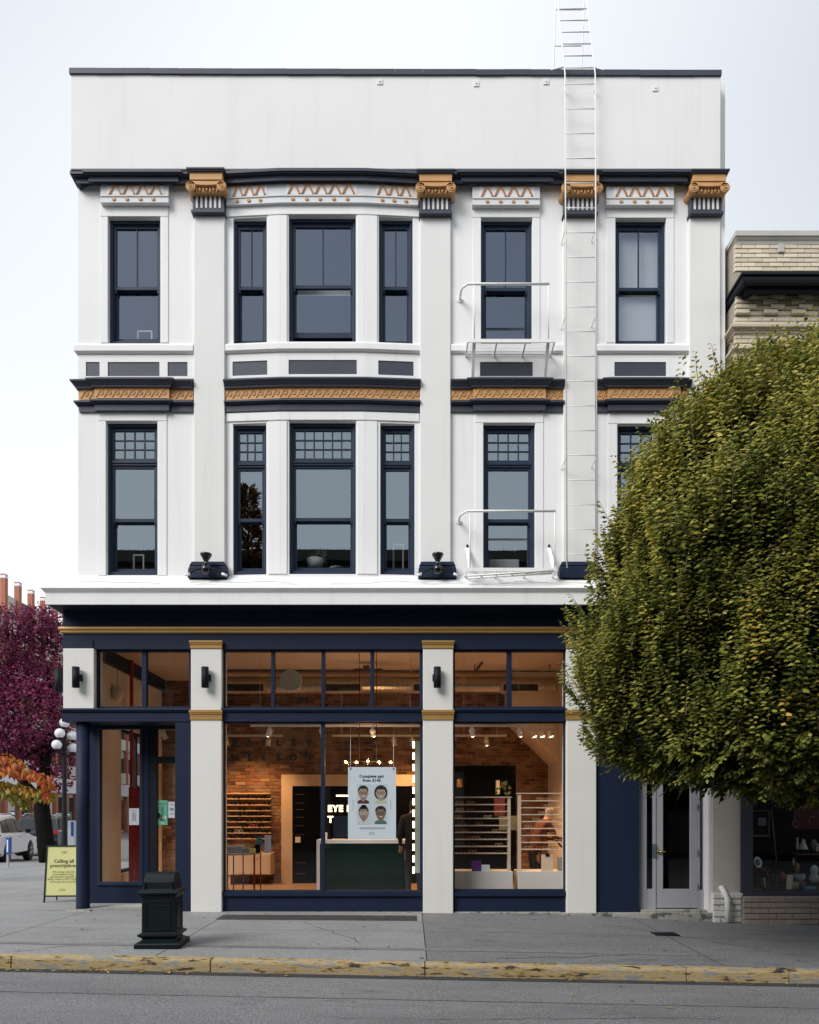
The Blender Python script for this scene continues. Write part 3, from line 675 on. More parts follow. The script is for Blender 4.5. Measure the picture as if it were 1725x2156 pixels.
# beams between transoms and shop windows
def beam(x0, x1, left=False):
    path = [(x0, .8), (x0, 0), (x1, 0)] if left else [(x0, 0), (x1, 0)]
    obj('beam', MB().sweep(path, [(-.2, PZ(1491))] + prof([(.05, 1491), (.055, 1494), (.04, 1497), (.03, 1499), (.012, 1500), (.012, 1519)]) + [(-.2, PZ(1519))]), NAVY, B)
beam(XG - .002, PX(402), True); beam(PX(467), PX(891)); beam(PX(954.5), PX(1193.5))
def shopframe(x0, x1, y0, y1, panes, ypl=.05, w=4.5, glassm=GLASS1, name='shop_window'):
    """frame of a fixed light: pixel rectangle, list of pane spans"""
    X0, X1, Zb, Zt = PX(x0, ypl), PX(x1, ypl), PZ(y1, ypl), PZ(y0, ypl); mb = MB()
    edges = [x0] + [q for a in panes for q in a] + [x1]
    for i in range(0, len(edges), 2): mb.box(PX(edges[i], ypl), PX(edges[i + 1], ypl), ypl, ypl + .09, Zb, Zt)
    k = PZ(0, ypl) - PZ(w, ypl)
    for a, b in panes: mb.box(PX(a, ypl), PX(b, ypl), ypl + .002, ypl + .088, Zt - k, Zt); mb.box(PX(a, ypl), PX(b, ypl), ypl + .002, ypl + .088, Zb, Zb + k)
    f = obj(name, mb, NAVY, B, bevel=.004)
    for a, b in panes: pane(PX(a, ypl), PX(b, ypl), ypl + .045, Zb + k, Zt - k, glassm, f)
    return f
shopframe(200, 402, 1366, 1492, [(207, 298.5), (308.5, 398)], name='transom_window')
shopframe(467, 891, 1366, 1492, [(473, 571), (578.5, 677), (684.5, 780), (788, 884)], name='transom_window')
shopframe(954, 1194, 1366, 1492, [(958, 1068), (1077.5, 1188)], name='transom_window')
shopframe(467, 891, 1518, 1879, [(473, 676), (684, 884.5)])
shopframe(954, 1194, 1518, 1877, [(958, 1188)])
for a, b in ((467, 891), (954.5, 1193.5)):
    mb = MB().box(PX(a), PX(b), .03, .2, -.15, PZ(1884)); mb.box(PX(a), PX(b), -.012, .2, PZ(1887), PZ(1880)); mb.box(PX(a), PX(b), -.002, .2, PZ(1880), PZ(1876.5)); obj('bulkhead', mb, NAVY, B, bevel=.005)
# concrete plinth showing where the pavement falls away
PLINTH = paint('stained_plinth', (0.33, 0.32, 0.29), 0.9, 0.2, 6, 0.6, 40, bdist=.01, dirt=((0.09, 0.1, 0.085), 0.52, 5))
mb = MB().box(PX(1180), PX(1500), -.06, .3, -.6, PZ(1921)); mb.box(PX(466), PX(1180), -.03, .2, -.4, -.015); obj('plinth', mb, PLINTH, B, bevel=.01)
# recessed corner entrance (back wall 0.8 m behind the front)
RY = .8; rz = lambda y: PZ(y, RY); rx = lambda x: PX(x, RY)
SOF = PZ(1516)
mb = MB().box(rx(176), rx(206), RY, RY + .15, -.05, SOF); mb.box(rx(206), rx(302), RY, RY + .15, -.05, rz(1864)); mb.box(rx(206), rx(372), RY, RY + .15, rz(1534), SOF + .02)
mb.box(rx(301), rx(314), RY - .02, RY + .14, -.02, rz(1534)); obj('entrance_wall', mb, NAVY, B)
mb = MB().box(XG + .01, PX(402), .02, RY + .3, SOF, SOF + .06); obj('entrance_soffit', mb, NAVY, B)
mb = MB().box(PX(369), PX(402), -.0, RY + .02, -.1, SOF); obj('entrance_jamb', mb, NAVY, B, bevel=.006)
mb = MB(); rim(mb, rx(206), rx(302), RY - .03, RY + .08, rz(1864), rz(1532), .05, .03, .06); f = obj('entrance_window', mb, SASH, B, bevel=.004)
pane(rx(206) + .05, rx(302) - .05, RY + .03, rz(1864) + .06, rz(1532) - .03, GLASS1, f)
mb = MB().box(rx(314), rx(331), RY - .01, RY + .08, .03, rz(1532)); mb.box(rx(331), rx(380), RY - .008, RY + .078, rz(1607), rz(1593)); mb.box(rx(331), rx(380), RY - .006, RY + .075, .04, rz(1842)); mb.box(rx(331), rx(380), RY - .006, RY + .075, rz(1534), SOF)
d_ = obj('shop_door', mb, BLACKM, B, bevel=.004)
pane(rx(331), rx(380), RY + .03, rz(1842), rz(1607), GLASS1, d_); pane(rx(331), rx(380), RY + .03, rz(1593), rz(1534), GLASS1, d_)
mb = MB().tube([(rx(334), RY - .05, rz(1725)), (rx(334), RY - .05, rz(1690))], .012, 8); mb.box(rx(332), rx(337), RY - .05, RY, rz(1722), rz(1712)); obj('handle', mb, BLACKM, d_)
STEP = paint('entrance_terrazzo', (0.27, 0.27, 0.265), .7, .1, 8, .1, 60, speck=.25)
mb = MB().box(XG + .12, PX(402), .02, RY + .2, -.1, .028); obj('entrance_floor', mb, STEP, B)
TILE = [paint('mosaic_white', (0.5, 0.5, 0.48), .5, .1, 9), paint('mosaic_dark', (0.04, 0.045, 0.05), .5, .1, 9)]
mt = thing('entrance_mosaic', 'striped dark and white mosaic panel in the entrance floor', 'mosaic', (rx(270), .45, .03))
for i, (a, b) in enumerate(((.0, .02), (.02, .035), (.035, .055), (.055, .07), (.07, .3))):
    mb = MB(); x0, x1, y0, y1 = PX(225, .45) + a, PX(350, .45), .2 + a, .72 - a * .3
    mb.box(x0, x1, y0, y1, .0282 + i * .0012, .030 + i * .0012); obj('mosaic_band', mb, TILE[i % 2], mt)
# round corner column
c_ = (PX(167), .14); mb = MB().lathe([(.112, 0.02), (.112, .05), (.106, .07), (.104, 1.5), (.102, SOF)], (c_[0], c_[1], 0), 28); col_ = obj('corner_column', mb, NAVY, B)
mb = MB().frus((c_[0], c_[1], -.02), (c_[0], c_[1], .022), .42, .42, .38, .38); obj('column_base', mb, PLINTH, col_)
# left side wall of the ground floor with side windows
mb = MB().box(XG, XG + .2, RY + .15, 1.9, -.1, 4.6); mb.box(XG, XG + .2, 1.9, 3.9, -.1, .45); mb.box(XG, XG + .2, 1.9, 3.9, 3.2, 4.6); mb.box(XG, XG + .2, 3.9, 10.9, -.1, 4.6); mb.box(XG, XG + .22, .3, RY + .15, SOF + .06, 4.6); obj('side_wall', mb, CREAM, B)
mb = MB(); mb.box(XG + .04, XG + .14, 1.9, 1.96, .45, 3.2); mb.box(XG + .04, XG + .14, 3.84, 3.9, .45, 3.2); mb.box(XG + .04, XG + .14, 1.96, 3.84, .45, .51); mb.box(XG + .04, XG + .14, 1.96, 3.84, 3.14, 3.2); mb.box(XG + .05, XG + .13, 2.85, 2.92, .51, 3.14)
sw_ = obj('side_window', mb, BLACKM, B); obj('pane', MB().quad((XG + .09, 1.96, .51), (XG + .09, 3.84, .51), (XG + .09, 3.84, 3.14), (XG + .09, 1.96, 3.14)), GLASS1, sw_, fix=False)
# right end: navy wall, grey glazed door
mb = MB().box(PX(1256), PX(1345), .01, .3, -.3, PZ(1366)); obj('navy_wall', mb, NAVY, B)
GREYD = paint('grey_door_paint', (0.36, 0.37, 0.40), .45, .04, 3, .08, 40)
DY = .12; dx = lambda x: PX(x, DY); dz = lambda y: PZ(y, DY)
mb = MB().box(dx(1345), dx(1362), DY, DY + .1, dz(1914), dz(1560)); mb.box(dx(1362), dx(1378), DY + .01, DY + .08, dz(1914), dz(1872)); mb.box(dx(1473), dx(1490), DY + .01, DY + .08, dz(1914), dz(1874)); mb.box(dx(1362), dx(1490), DY + .01, DY + .09, dz(1632), dz(1600)); mb.box(dx(1377), dx(1381.5), DY, DY + .09, dz(1914), dz(1632)); mb.box(dx(1470), dx(1474), DY + .004, DY + .09, dz(1914), dz(1632)); mb.box(dx(1486), dx(1490), DY + .002, DY + .09, dz(1874), dz(1632))
fr_ = obj('grey_door_frame', mb, GREYD, B, bevel=.003)
for a, b in ((1362, 1377), (1474, 1486)): pane(dx(a), dx(b), DY + .05, dz(1873), dz(1632), GLASS1, fr_)
mb = rim(MB(), dx(1381.8), dx(1469.7), DY + .015, DY + .06, dz(1912), dz(1633), dx(1397) - dx(1381.8), .09, dz(1872) - dz(1912)); dd = obj('grey_door', mb, GREYD, B, bevel=.004)
pane(dx(1397), dx(1454.5), DY + .04, dz(1872), dz(1633) - .09, GLASS1, dd)
STEEL = paint('brushed_steel', (0.30, 0.36, 0.44), .3, .08, 12, 0, metal=.8); BRASS = paint('brass', (0.5, 0.4, 0.12), .3, .08, 12, 0, metal=.9)
mb = MB().box(dx(1374), dx(1382), DY - .012, DY + .02, dz(1806), dz(1777)); obj('lock_plate', mb, STEEL, dd, bevel=.003)
c = (dx(1387), DY, dz(1793)); mb = MB().lathe([(.03, -.02), (.034, -.01), (.034, .012)], c, 14, 'Y'); mb.tube([(c[0], DY - .03, c[2]), (c[0] + .1, DY - .04, c[2])], .01, 8); mb.tube([(c[0], DY + .01, c[2]), (c[0], DY - .035, c[2])], .012, 8); obj('lever_handle', mb, BRASS, dd)
for y in (1700, 1797, 1868): obj('hinge', MB().box(dx(1469), dx(1471.5), DY - .006, DY + .02, dz(y + 6), dz(y - 6)), STEEL, dd)
mb = MB().box(dx(1345), dx(1497), -.01, DY + .2, -.3, dz(1914)); obj('door_step', mb, PLINTH, B, bevel=.01)
mb = MB().box(PX(1489, .0), PX(1500, .0), -.02, .25, -.3, PZ(1560)); obj('white_jamb', mb, WHITE2, B, bevel=.02)
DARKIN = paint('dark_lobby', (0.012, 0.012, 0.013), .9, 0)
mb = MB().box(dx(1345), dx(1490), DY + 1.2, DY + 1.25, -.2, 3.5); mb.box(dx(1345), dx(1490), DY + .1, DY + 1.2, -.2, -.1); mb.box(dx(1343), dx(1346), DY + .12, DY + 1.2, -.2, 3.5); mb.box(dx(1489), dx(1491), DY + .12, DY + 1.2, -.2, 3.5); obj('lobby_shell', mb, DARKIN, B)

# pedestals of the old columns on the cornice, with black floodlights
for i, xc_ in enumerate((439, 921, 1217)):
    c = PX(xc_, -.12); zb = PZ(1212, -.14); mb = MB()
    mb.frus((c, -.06, zb - .05), (c, -.06, zb + .10), .62, .30, .60, .28); mb.frus((c, -.06, zb + .10), (c, -.06, zb + .15), .60, .27, .56, .24); mb.frus((c, -.06, zb + .15), (c, -.06, zb + .16), .58, .26, .58, .26); mb.frus((c, -.06, zb + .16), (c, -.06, zb + .225), .57, .25, .52, .18)
    obj('column_pedestal', mb, NAVY, B, bevel=.004)
GLOSSB = paint('glossy_black', (0.006, 0.006, 0.008), .12, 0, 1, 0, spec=.6)
for i, xc_ in enumerate((434, 922)):
    Y = -.32; c = P(xc_, 1199, Y); wh = ('left', 'middle')[i]
    t = thing('floodlight', 'black cone floodlight on the %s pilaster pedestal above the shop' % wh, 'floodlight', c, group='floodlights on the white cornice')
    obj('ball_joint', MB().ball(c, .078, 16, 12), GLOSSB, t)
    obj('stem', MB().lathe([(.032, .05), (.032, .14)], c, 12), GLOSSB, t)
    obj('cone_shade', MB().lathe([(.035, .13), (.04, .14), (.085, .215), (.09, .225), (.09, .25), (.078, .25), (.03, .15)], c, 20), GLOSSB, t)
    mb = MB()
    for s in (-1, 1): mb.tube([(c.x + s * .06, Y, c.z + .0), (c.x + s * .13, Y, c.z + .01), (c.x + s * .2, Y, c.z - .02), (c.x + s * .26, Y, c.z - .07)], .016, 8)
    obj('cable_arm', mb, BLACKM, t)
    mb = MB()
    for s in (-1, 1): mb.tube([(c.x + s * .25, Y, c.z - .065), (c.x + s * .33, Y - .0, c.z - .095)], .02, 8)
    obj('white_sleeve', mb, WMETAL, t)
# cable draped along the cornice
t = []
for i in range(60):
    x = PX(152, -.35) + i * .14; t.append((x, -.36 - .05 * math.sin(i * .4), PZ(1213, 0) - .225 + .012 * math.sin(i * .9) + .01 * math.sin(i * .37)))
tag(obj('power_cable', MB().tube(t, .006, 5), WMETAL), 'thin pale power cable lying along the white cornice ledge', 'cable')

# wall lamps: black cylinders on the shop pillars
for i, (x, wh) in enumerate(((160, 'on the corner pillar'), (432, 'on the pillar left of the wide shop window'), (921, 'on the pillar between the two shop windows'), (1227, 'on the pillar half hidden by the tree'))):
    Y = -.14; c = P(x, 1426, Y); s = 1 if i < 2 else -1
    t = thing('wall_lamp', 'black cylinder wall lamp ' + wh, 'wall lamp', c, group='cylinder wall lamps on the shop front')
    obj('cylinder', MB().lathe([(.05, -.165), (.058, -.165), (.058, .165), (.05, .165), (.05, .12)], c, 20), BLACKM, t)
    obj('bracket', MB().box(c.x + s * .045 , c.x + s * .075, Y + .01, -.045, c.z - .05, c.z + .05), BLACKM, t)
c = Vector((PX(124, .3), .3, PZ(1433, .3))); t = thing('wall_lamp', 'black cylinder wall lamp on the side wall round the corner', 'wall lamp', c, group='cylinder wall lamps on the shop front')
obj('cylinder', MB().lathe([(.05, -.19), (.06, -.19), (.06, .19), (.05, .19), (.05, .14)], c, 20), BLACKM, t); obj('bracket', MB().box(c.x + .03, XG + .02, .27, .33, c.z - .05, c.z + .05), BLACKM, t)

# ------------------------------------------------------------------ fire escape landings and ladder
def landing(label, x0, x1, yfront, railz_y, rx0, rx1, postx, d=.36, below=True):
    z = PZ(yfront, -d); t = thing('fire_escape_landing', label, 'fire escape', (PX(x0), 0, z), group='white iron fire escape landings')
    X0, X1 = PX(x0, -d), PX(x1, -d); mb = MB()
    for i in range(10): y = -.03 - (d - .04) * i / 9; mb.box(X0, X1, y - .006, y + .003, z - .002, z + .006)
    obj('grate_slats', mb, WMETAL, t)
    mb = MB()
    for k in range(4): x = X0 + (X1 - X0) * k / 3; mb.box(x - .012, x + .012, -d - .01, .0, z - .03, z - .011)
    mb.box(X0, X1, -d - .022, -d - .01, z - .035, z + .02); obj('bearer', mb, WMETAL, t)
    zr = PZ(railz_y, -d); ra, rb = PX(rx0, -d), PX(rx1, -d)
    obj('handrail', MB().tube([(ra, .0, zr), (ra, -.18, zr), (ra + .02, -.28, zr), (ra + .1, -d, zr), (rb, -d, zr)], .020, 8), WMETAL, t)
    obj('wall_flange', MB().lathe([(.045, -.02), (.045, 0)], (ra, 0, zr), 12, 'Y'), WMETAL, t)
    for x in postx: obj('post', MB().tube([(PX(x, -d), -d, z), (PX(x, -d), -d, zr)], .011, 6), WMETAL, t)
    for x in (postx[0], postx[1]):
        xx = PX(x, -d)
        if below: obj('bracket', MB().add([(xx - .025, -d + .02, z), (xx + .025, -d + .02, z), (xx + .025, -.0, z - .57), (xx - .025, .0, z - .57), (xx - .025, -d + .07, z), (xx + .025, -d + .07, z), (xx + .025, .04, z - .52), (xx - .025, .04, z - .52)], [(0, 1, 2, 3), (4, 5, 6, 7), (0, 3, 7, 4), (1, 2, 6, 5), (0, 1, 5, 4), (3, 2, 6, 7)]), WMETAL, t)
        else:
            obj('hanger', MB().add([(xx - .03, -d + .0, z), (xx + .03, -d + .0, z), (xx + .02, -.0, z + .50), (xx - .04, .0, z + .50), (xx - .03, -d + .06, z), (xx + .03, -d + .06, z), (xx + .02, .04, z + .50), (xx - .04, .04, z + .50)], [(0, 1, 2, 3), (4, 5, 6, 7), (0, 3, 7, 4), (1, 2, 6, 5), (0, 1, 5, 4), (3, 2, 6, 7)]), WMETAL, t)
            obj('hanger_bolt', MB().lathe([(.02, -.02), (.02, 0)], (xx - .01, 0, z + .52), 8, 'Y'), BLACKM, t)
    return t
landing('white iron fire escape landing with handrail below the top floor window', 985, 1168, 718, 598, 972, 1157, (999, 1155))
landing('white iron fire escape landing with handrail just above the white cornice', 984, 1172, 1199, 1076, 970, 1170, (990, 1168), d=.42, below=False)
# white drop ladder section lying under the lower landing
mb = MB(); z = PZ(1211, -.4)
for y in (-.40, -.52): mb.tube([(PX(982, -.45), y, z - .05), (PX(1165, -.45), y, z + .03)], .015, 6)
for i in range(6): x = PX(985 + i * 32, -.45); mb.tube([(x, -.40, z - .05 + i * .014), (x - .06, -.52, z - .05 + i * .014)], .011, 6)
tag(obj('folded_drop_ladder', mb, WMETAL), 'white folded drop ladder lying on the cornice under the lower landing', 'ladder')

lad = thing('wall_ladder', 'tall white iron ladder fixed to the facade and rising over the parapet', 'ladder', (PX(1222), -.33, PZ(1205)))
LY = -.36; lx0, lx1 = PX(1190, LY), PX(1253.5, LY)
zt = PZ(158, LY); zb = PZ(1195, LY); ax = lambda: None
apexY, apexZ = .20, 15.35
for k, x in enumerate((lx0, lx1)):
    dxx = .012
    obj('rail', MB().tube([(x + .03, LY, zb), (x, LY, zt + .02), (x - .035, apexY, apexZ)], .011, 6), WMETAL, lad)
    obj('rear_rail', MB().tube([(x - .02, apexY + .06, apexZ), (x + .0, .82, 12.8)], .012, 6), WMETAL, lad)
    for yy in (176, 477, 662, 965): obj('stand_off', MB().tube([(x + .015, LY, PZ(yy, LY)), (x + .015, 0 if yy > 200 else PY, PZ(yy, LY))], .008, 6), WMETAL, lad)
ys = [177 + 52.1 * i for i in range(20)]
for y in ys:
    z = PZ(y, LY); o = .03 * (zt - z) / (zt - zb)
    obj('rung', MB().tube([(lx0 + o, LY, z), (lx1 + o, LY, z)], .0075, 6), WMETAL, lad)
for i in range(8):
    t_ = (i + .6) / 8; z = zt + (apexZ - zt) * t_; y = LY + (apexY - LY) * t_; o = -.035 * t_
    obj('rung', MB().tube([(lx0 + o, y, z), (lx1 + o, y, z)], .010, 6), WMETAL, lad)
for i in range(5):
    t_ = (i + .35) / 5; z = 12.9 + (apexZ - 12.9) * t_; y = .82 + (apexY + .06 - .82) * t_; o = -.02 * t_
    obj('rear_rung', MB().tube([(lx0 + o, y, z), (lx1 + o, y, z)], .010, 6), WMETAL, lad)
for s, x, xe in ((-1, lx0, PX(1134.5, PY)), (1, lx1, PX(1289, PY))):
    obj('brace', MB().tube([(x, LY + .1, PZ(128, LY)), (xe, PY, PZ(154, PY))], .013, 6), WMETAL, lad)

# ------------------------------------------------------------------ neighbouring brick building
NB = thing('brick_neighbour', 'buff brick building with black cornice next door behind the tree', 'building', (7, 0, -.2))
BRICK = paint('buff_brick', (0.66, 0.58, 0.45), .85, .08, 3, .5, 60, objr=.13, dirt=((0.42, 0.35, 0.27), 0.66, 4))
BRICK2 = paint('tan_base_brick', (0.34, 0.285, 0.24), .85, .08, 3, .4, 60, objr=.10)
BRICKW = paint('white_painted_brick', (0.68, 0.67, 0.64), .7, .05, 3, .5, 40, objr=.03, dirt=((0.3, 0.28, 0.25), 0.70, 6))
MORTAR = paint('mortar', (0.36, 0.33, 0.27), .95, .1, 6, .4, 80)
STONE = paint('grey_stone_coping', (0.47, 0.46, 0.42), .8, .08, 3, .3, 40)
NX, NY = PX(1548, -.2), -.2
mb = MB().box(NX + .012, 14, NY + .014, 8, 5.6, PZ(500, NY)); mb.box(NX + .012, 14, NY + .25, 8, 3.3, 5.6); ncore = obj('core_wall', mb, MORTAR, NB)
mb = MB().box(5.44, 14, -.25, 8, 3.0, 3.6); obj('shop_header', mb, CHAR, NB)
path = [(NX, 4), (NX, NY), (14, NY)]
np_ = lambda pts: [(o, PZ(y, NY - o)) for o, y in pts]
obj('coping', MB().sweep([(NX + .04, 4), (NX + .04, NY), (14, NY)], np_([(-.3, 485), (.06, 485), (.06, 496), (.045, 498), (.03, 503), (.01, 508), (.0, 515), (-.3, 515)])), STONE, NB, bevel=.006)
obj('black_cornice', MB().sweep([(NX + .31, 4), (NX + .31, NY), (14, NY)], np_([(0, 571), (.36, 571), (.37, 573), (.37, 577), (.34, 580), (.345, 588), (.33, 595), (.29, 601), (.25, 603), (.25, 606), (.23, 608), (.23, 614), (.20, 616), (.17, 620), (.02, 621), (0, 622)])), BLACKM, NB)
obj('stone_moulding', MB().sweep(path, np_([(0, 677), (.05, 679), (.09, 682), (.09, 687), (.06, 690), (.05, 694), (.03, 696), (.03, 700), (0, 706)])), paint('buff_stone', (0.50, 0.43, 0.33), .8, .1, 4, .3, 40), NB)
obj('lower_moulding', MB().sweep(path, np_([(0, 724), (.05, 727), (.06, 733), (.02, 739), (0, 745)])), paint('buff_stone_lower', (0.50, 0.43, 0.33), .8, .1, 4, .3, 40), NB)
def brick_mesh(name, L, H, D, mat):
    m_ = MB().box(-L / 2, L / 2, 0, D, -H / 2, H / 2); bm = bmesh.new(); me = mesh_of(name, m_); bm.from_mesh(me)
    bmesh.ops.bevel(bm, geom=[e for e in bm.edges if all(v.co.y < 1e-6 for v in e.verts)], offset=.004, segments=1, affect='EDGES'); bm.to_mesh(me); bm.free(); me.materials.append(mat); return me
def courses(x0, x1, z0, z1, yf, mat, par, course=.068, L=.215, joint=.009, skip=None, depth=None, jit=.0025):
    full = brick_mesh('brick', L, course - joint, .06, mat); half = brick_mesh('brick_header', L / 2 - joint / 2, course - joint, .06, mat)
    k = int((z1 - z0) / course); course = (z1 - z0) / k; pitch = L + joint
    for r_ in range(k):
        z = z0 + course * (r_ + .5); x = x0; off = r_ % 2
        while x < x1 - .03:
            if off: me, w = half, L / 2 - joint / 2; off = 0
            else: me, w = full, L
            if x + w > x1 + .02: me, w = half, L / 2 - joint / 2
            if x + w > x1 + .02: break
            xc = x + w / 2
            o = bpy.data.objects.new('brick', me); COL.objects.link(o); o.parent = par
            o.location = Vector((xc, yf + rnd.uniform(-jit, jit) - (depth(xc) if depth else 0), z)) - WORLD.get(par, Vector()); o.rotation_euler = (rnd.uniform(-.004, .004), 0, rnd.uniform(-.005, .005))
            x += w + joint
XE = 7.3
courses(NX, XE, PZ(571, NY), PZ(514, NY), NY, BRICK, NB)
den = lambda x: .045 if ((x - NX) % .452) < .226 else 0.0
courses(NX, XE, PZ(664, NY), PZ(621, NY), NY, BRICK, NB, depth=den)
courses(NX, XE, PZ(679, NY), PZ(665, NY), NY, BRICK, NB)
courses(NX, XE, PZ(760, NY), PZ(704, NY), NY, BRICK, NB)
pn = obj('tie_plate', MB().box(PX(1638, NY), PX(1651, NY), NY - .02, NY, PZ(532, NY), PZ(515, NY)), STONE, NB, bevel=.004)
# ground floor of the neighbour: pillar, shop window, brick base
mb = MB().box(PX(1500, -.03), PX(1560, -.03), -.03, .3, -.3, 3.4); obj('shop_pillar', mb, paint('taupe_render', (0.50, 0.465, 0.415), .8, .06, 2, .4, 40, streak=.08), NB, bevel=.01)
courses(PX(1503, -.1), PX(1566, -.1), -.28, PZ(1880, -.1), -.10, BRICKW, NB, course=.085, L=.22, jit=.012)
obj('pillar_base_core', MB().box(PX(1503, -.1), PX(1566, -.1), -.075, .2, -.3, PZ(1881, -.1)), BRICKW, NB)
mb = MB().box(PX(1565, -.12), 14, -.10, .3, -.6, PZ(1888, -.12)); obj('base_core', mb, MORTAR, NB)
courses(PX(1566, -.12), XE, -.30, PZ(1888, -.12), -.13, BRICK2, NB, course=.085, L=.26, joint=.008)
mb = MB().box(PX(1561, -.06), PX(1586, -.06), -.06, .06, PZ(1888, -.06), 3.2); mb.box(PX(1586, -.06), 9, -.055, .06, PZ(1888, -.06), PZ(1877, -.06)); mb.box(PX(1586, -.06), 9, -.055, .06, 2.9, 3.2); nw = obj('shop_window_frame', mb, CHAR, NB, bevel=.004)
pane(PX(1586, 0), 9, .0, PZ(1877), 2.9, GLASS1, nw)
mb = MB().box(5.42, 9.2, 1.6, 1.65, -.2, 3.2); mb.box(5.42, 9.2, .06, 1.6, PZ(1884, 0) - .05, PZ(1881, 0)); mb.box(5.4, 5.45, .06, 1.6, -.2, 3.2); mb.box(5.4, 9.2, .06, 1.6, 2.95, 3.0); obj('shop_interior', mb, paint('dark_shop_interior', (0.005, 0.004, 0.004), .9, .2, spec=.1), NB)
mb = MB().box(9.0, 14, -.05, .3, -.6, 3.1); mb.box(9.2, 14, .3, 8, -.6, 3.4); obj('end_wall', mb, BRICK2, NB)
# downpipe
mb = MB().tube([(PX(1524, -.16), -.05, PZ(1868, -.1)), (PX(1527, -.16), -.13, PZ(1878, -.1)), (PX(1531, -.16), -.17, PZ(1893, -.16)), (PX(1532, -.16), -.17, PZ(1940, -.16))], .042, 10)
tag(obj('downpipe', mb, WMETAL), 'short white bent downpipe in front of the white brick pillar base', 'downpipe')
# ------------------------------------------------------------------ inside the shop
BW, FZ, CZ = 4.2, .05, 4.5            # back wall, floor, ceiling
SX0, SX1 = XG + .2, PX(1256)
WOOD = paint('oak_floor', (0.42, 0.26, 0.14), .5, .12, 2, .1, 30, stretch=(.4, 4, 1))
PLY = paint('pale_birch', (0.62, 0.47, 0.32), .5, .05, 3, .05, 30)
PLAST = paint('warm_plaster', (0.66, 0.55, 0.43), .8, .05, 1.2, .15, 20)
mb = MB().box(PX(402), SX1, .2, BW, FZ - .1, FZ); mb.box(SX0, PX(402), RY + .12, BW, FZ - .1, FZ); tag(obj('shop_floor', mb, WOOD), 'pale oak floor inside the shop', 'floor', kind='structure')
mb = MB().box(SX0, SX1, .3, BW, CZ, CZ + .1); tag(obj('shop_ceiling', mb, PLAST), 'pale plaster ceiling inside the shop', 'ceiling', kind='structure')
mb = MB().box(SX1, SX1 + .1, .3, BW, FZ - .1, CZ); tag(obj('shop_side_wall', mb, PLAST), 'plaster side wall at the right of the shop', 'wall', kind='structure')
m, n, l, b = nm('old_red_brick'); geo = n.new('ShaderNodeNewGeometry'); cr = n.new('ShaderNodeValToRGB'); e = cr.color_ramp.elements
for p, c in ((.3, (0.15, 0.058, 0.030)), (.55, (0.24, 0.11, 0.058)), (.8, (0.11, 0.062, 0.040))): q = e.new(p); q.color = (*c, 1)
e[0].color = (0.06, 0.028, 0.018, 1); e[-1].color = (0.36, 0.20, 0.11, 1)
l.new(geo.outputs['Random Per Island'], cr.inputs[0])
t = n.new('ShaderNodeTexNoise'); t.inputs['Scale'].default_value = 1.4; t.inputs['Detail'].default_value = 7; t.inputs['Roughness'].default_value = .7; l.new(geo.outputs['Position'], t.inputs['Vector'])
mr = n.new('ShaderNodeMapRange'); mr.inputs[1].default_value = .47; mr.inputs[2].default_value = .66; mr.inputs[4].default_value = .75; l.new(t.outputs['Fac'], mr.inputs[0])
mx = n.new('ShaderNodeMix'); mx.data_type = 'RGBA'; l.new(mr.outputs[0], mx.inputs[0]); l.new(cr.outputs[0], mx.inputs[6]); mx.inputs[7].default_value = (0.36, 0.25, 0.16, 1)
l.new(mx.outputs[2], b.inputs['Base Color']); b.inputs['Roughness'].default_value = .9
OLDB = m
bwall = tag(obj('shop_back_wall', MB().box(SX0, SX1, BW + .012, BW + .2, FZ - .1, CZ), paint('old_mortar', (0.26, 0.19, 0.13), .95, .2, 4, .3, 60)), 'exposed old red brick wall at the back of the shop', 'wall', kind='structure')
mb = MB(); r_ = 0; z = FZ
while z < CZ:
    x = SX0 - (r_ % 2) * .108
    while x < SX1:
        w = .205; j = rnd.uniform(-.004, .006)
        x0, x1 = max(x, SX0), min(x + w, SX1)
        if x1 - x0 > .03:
            z0, z1 = z + rnd.uniform(0, .003), z + .064 + rnd.uniform(-.003, .003); y = BW - j
            mb.add([(x0, y, z0), (x1, y, z0), (x1, y, z1), (x0, y, z1), (x0, BW + .02, z0), (x1, BW + .02, z0), (x1, BW + .02, z1), (x0, BW + .02, z1)], [(0, 1, 2, 3), (0, 4, 5, 1), (1, 5, 6, 2), (2, 6, 7, 3), (3, 7, 4, 0)])
        x += .216
    z += .0745; r_ += 1
bo = obj('brickwork', mb, OLDB, bwall, fix=False); bo['kind'] = 'stuff'
mb = MB()   # timber post and pipes on the wall
mb.box(PX(1097, BW - .06), PX(1101, BW - .06), BW - .1, BW, FZ, CZ)
# bulkhead of the stair, diagonal underside
q = lambda x, y: (PX(x, 3.0), PZ(y, 3.0))
mb = MB().prism([q(1079, 1330), q(1250, 1330), q(1250, 1640), q(1186, 1613), q(1095, 1523), q(1079, 1505)], 3.0, BW - .02)
tag(obj('stair_bulkhead', mb, PLAST), 'plastered stair bulkhead with sloping underside at the shop right', 'wall', kind='structure')
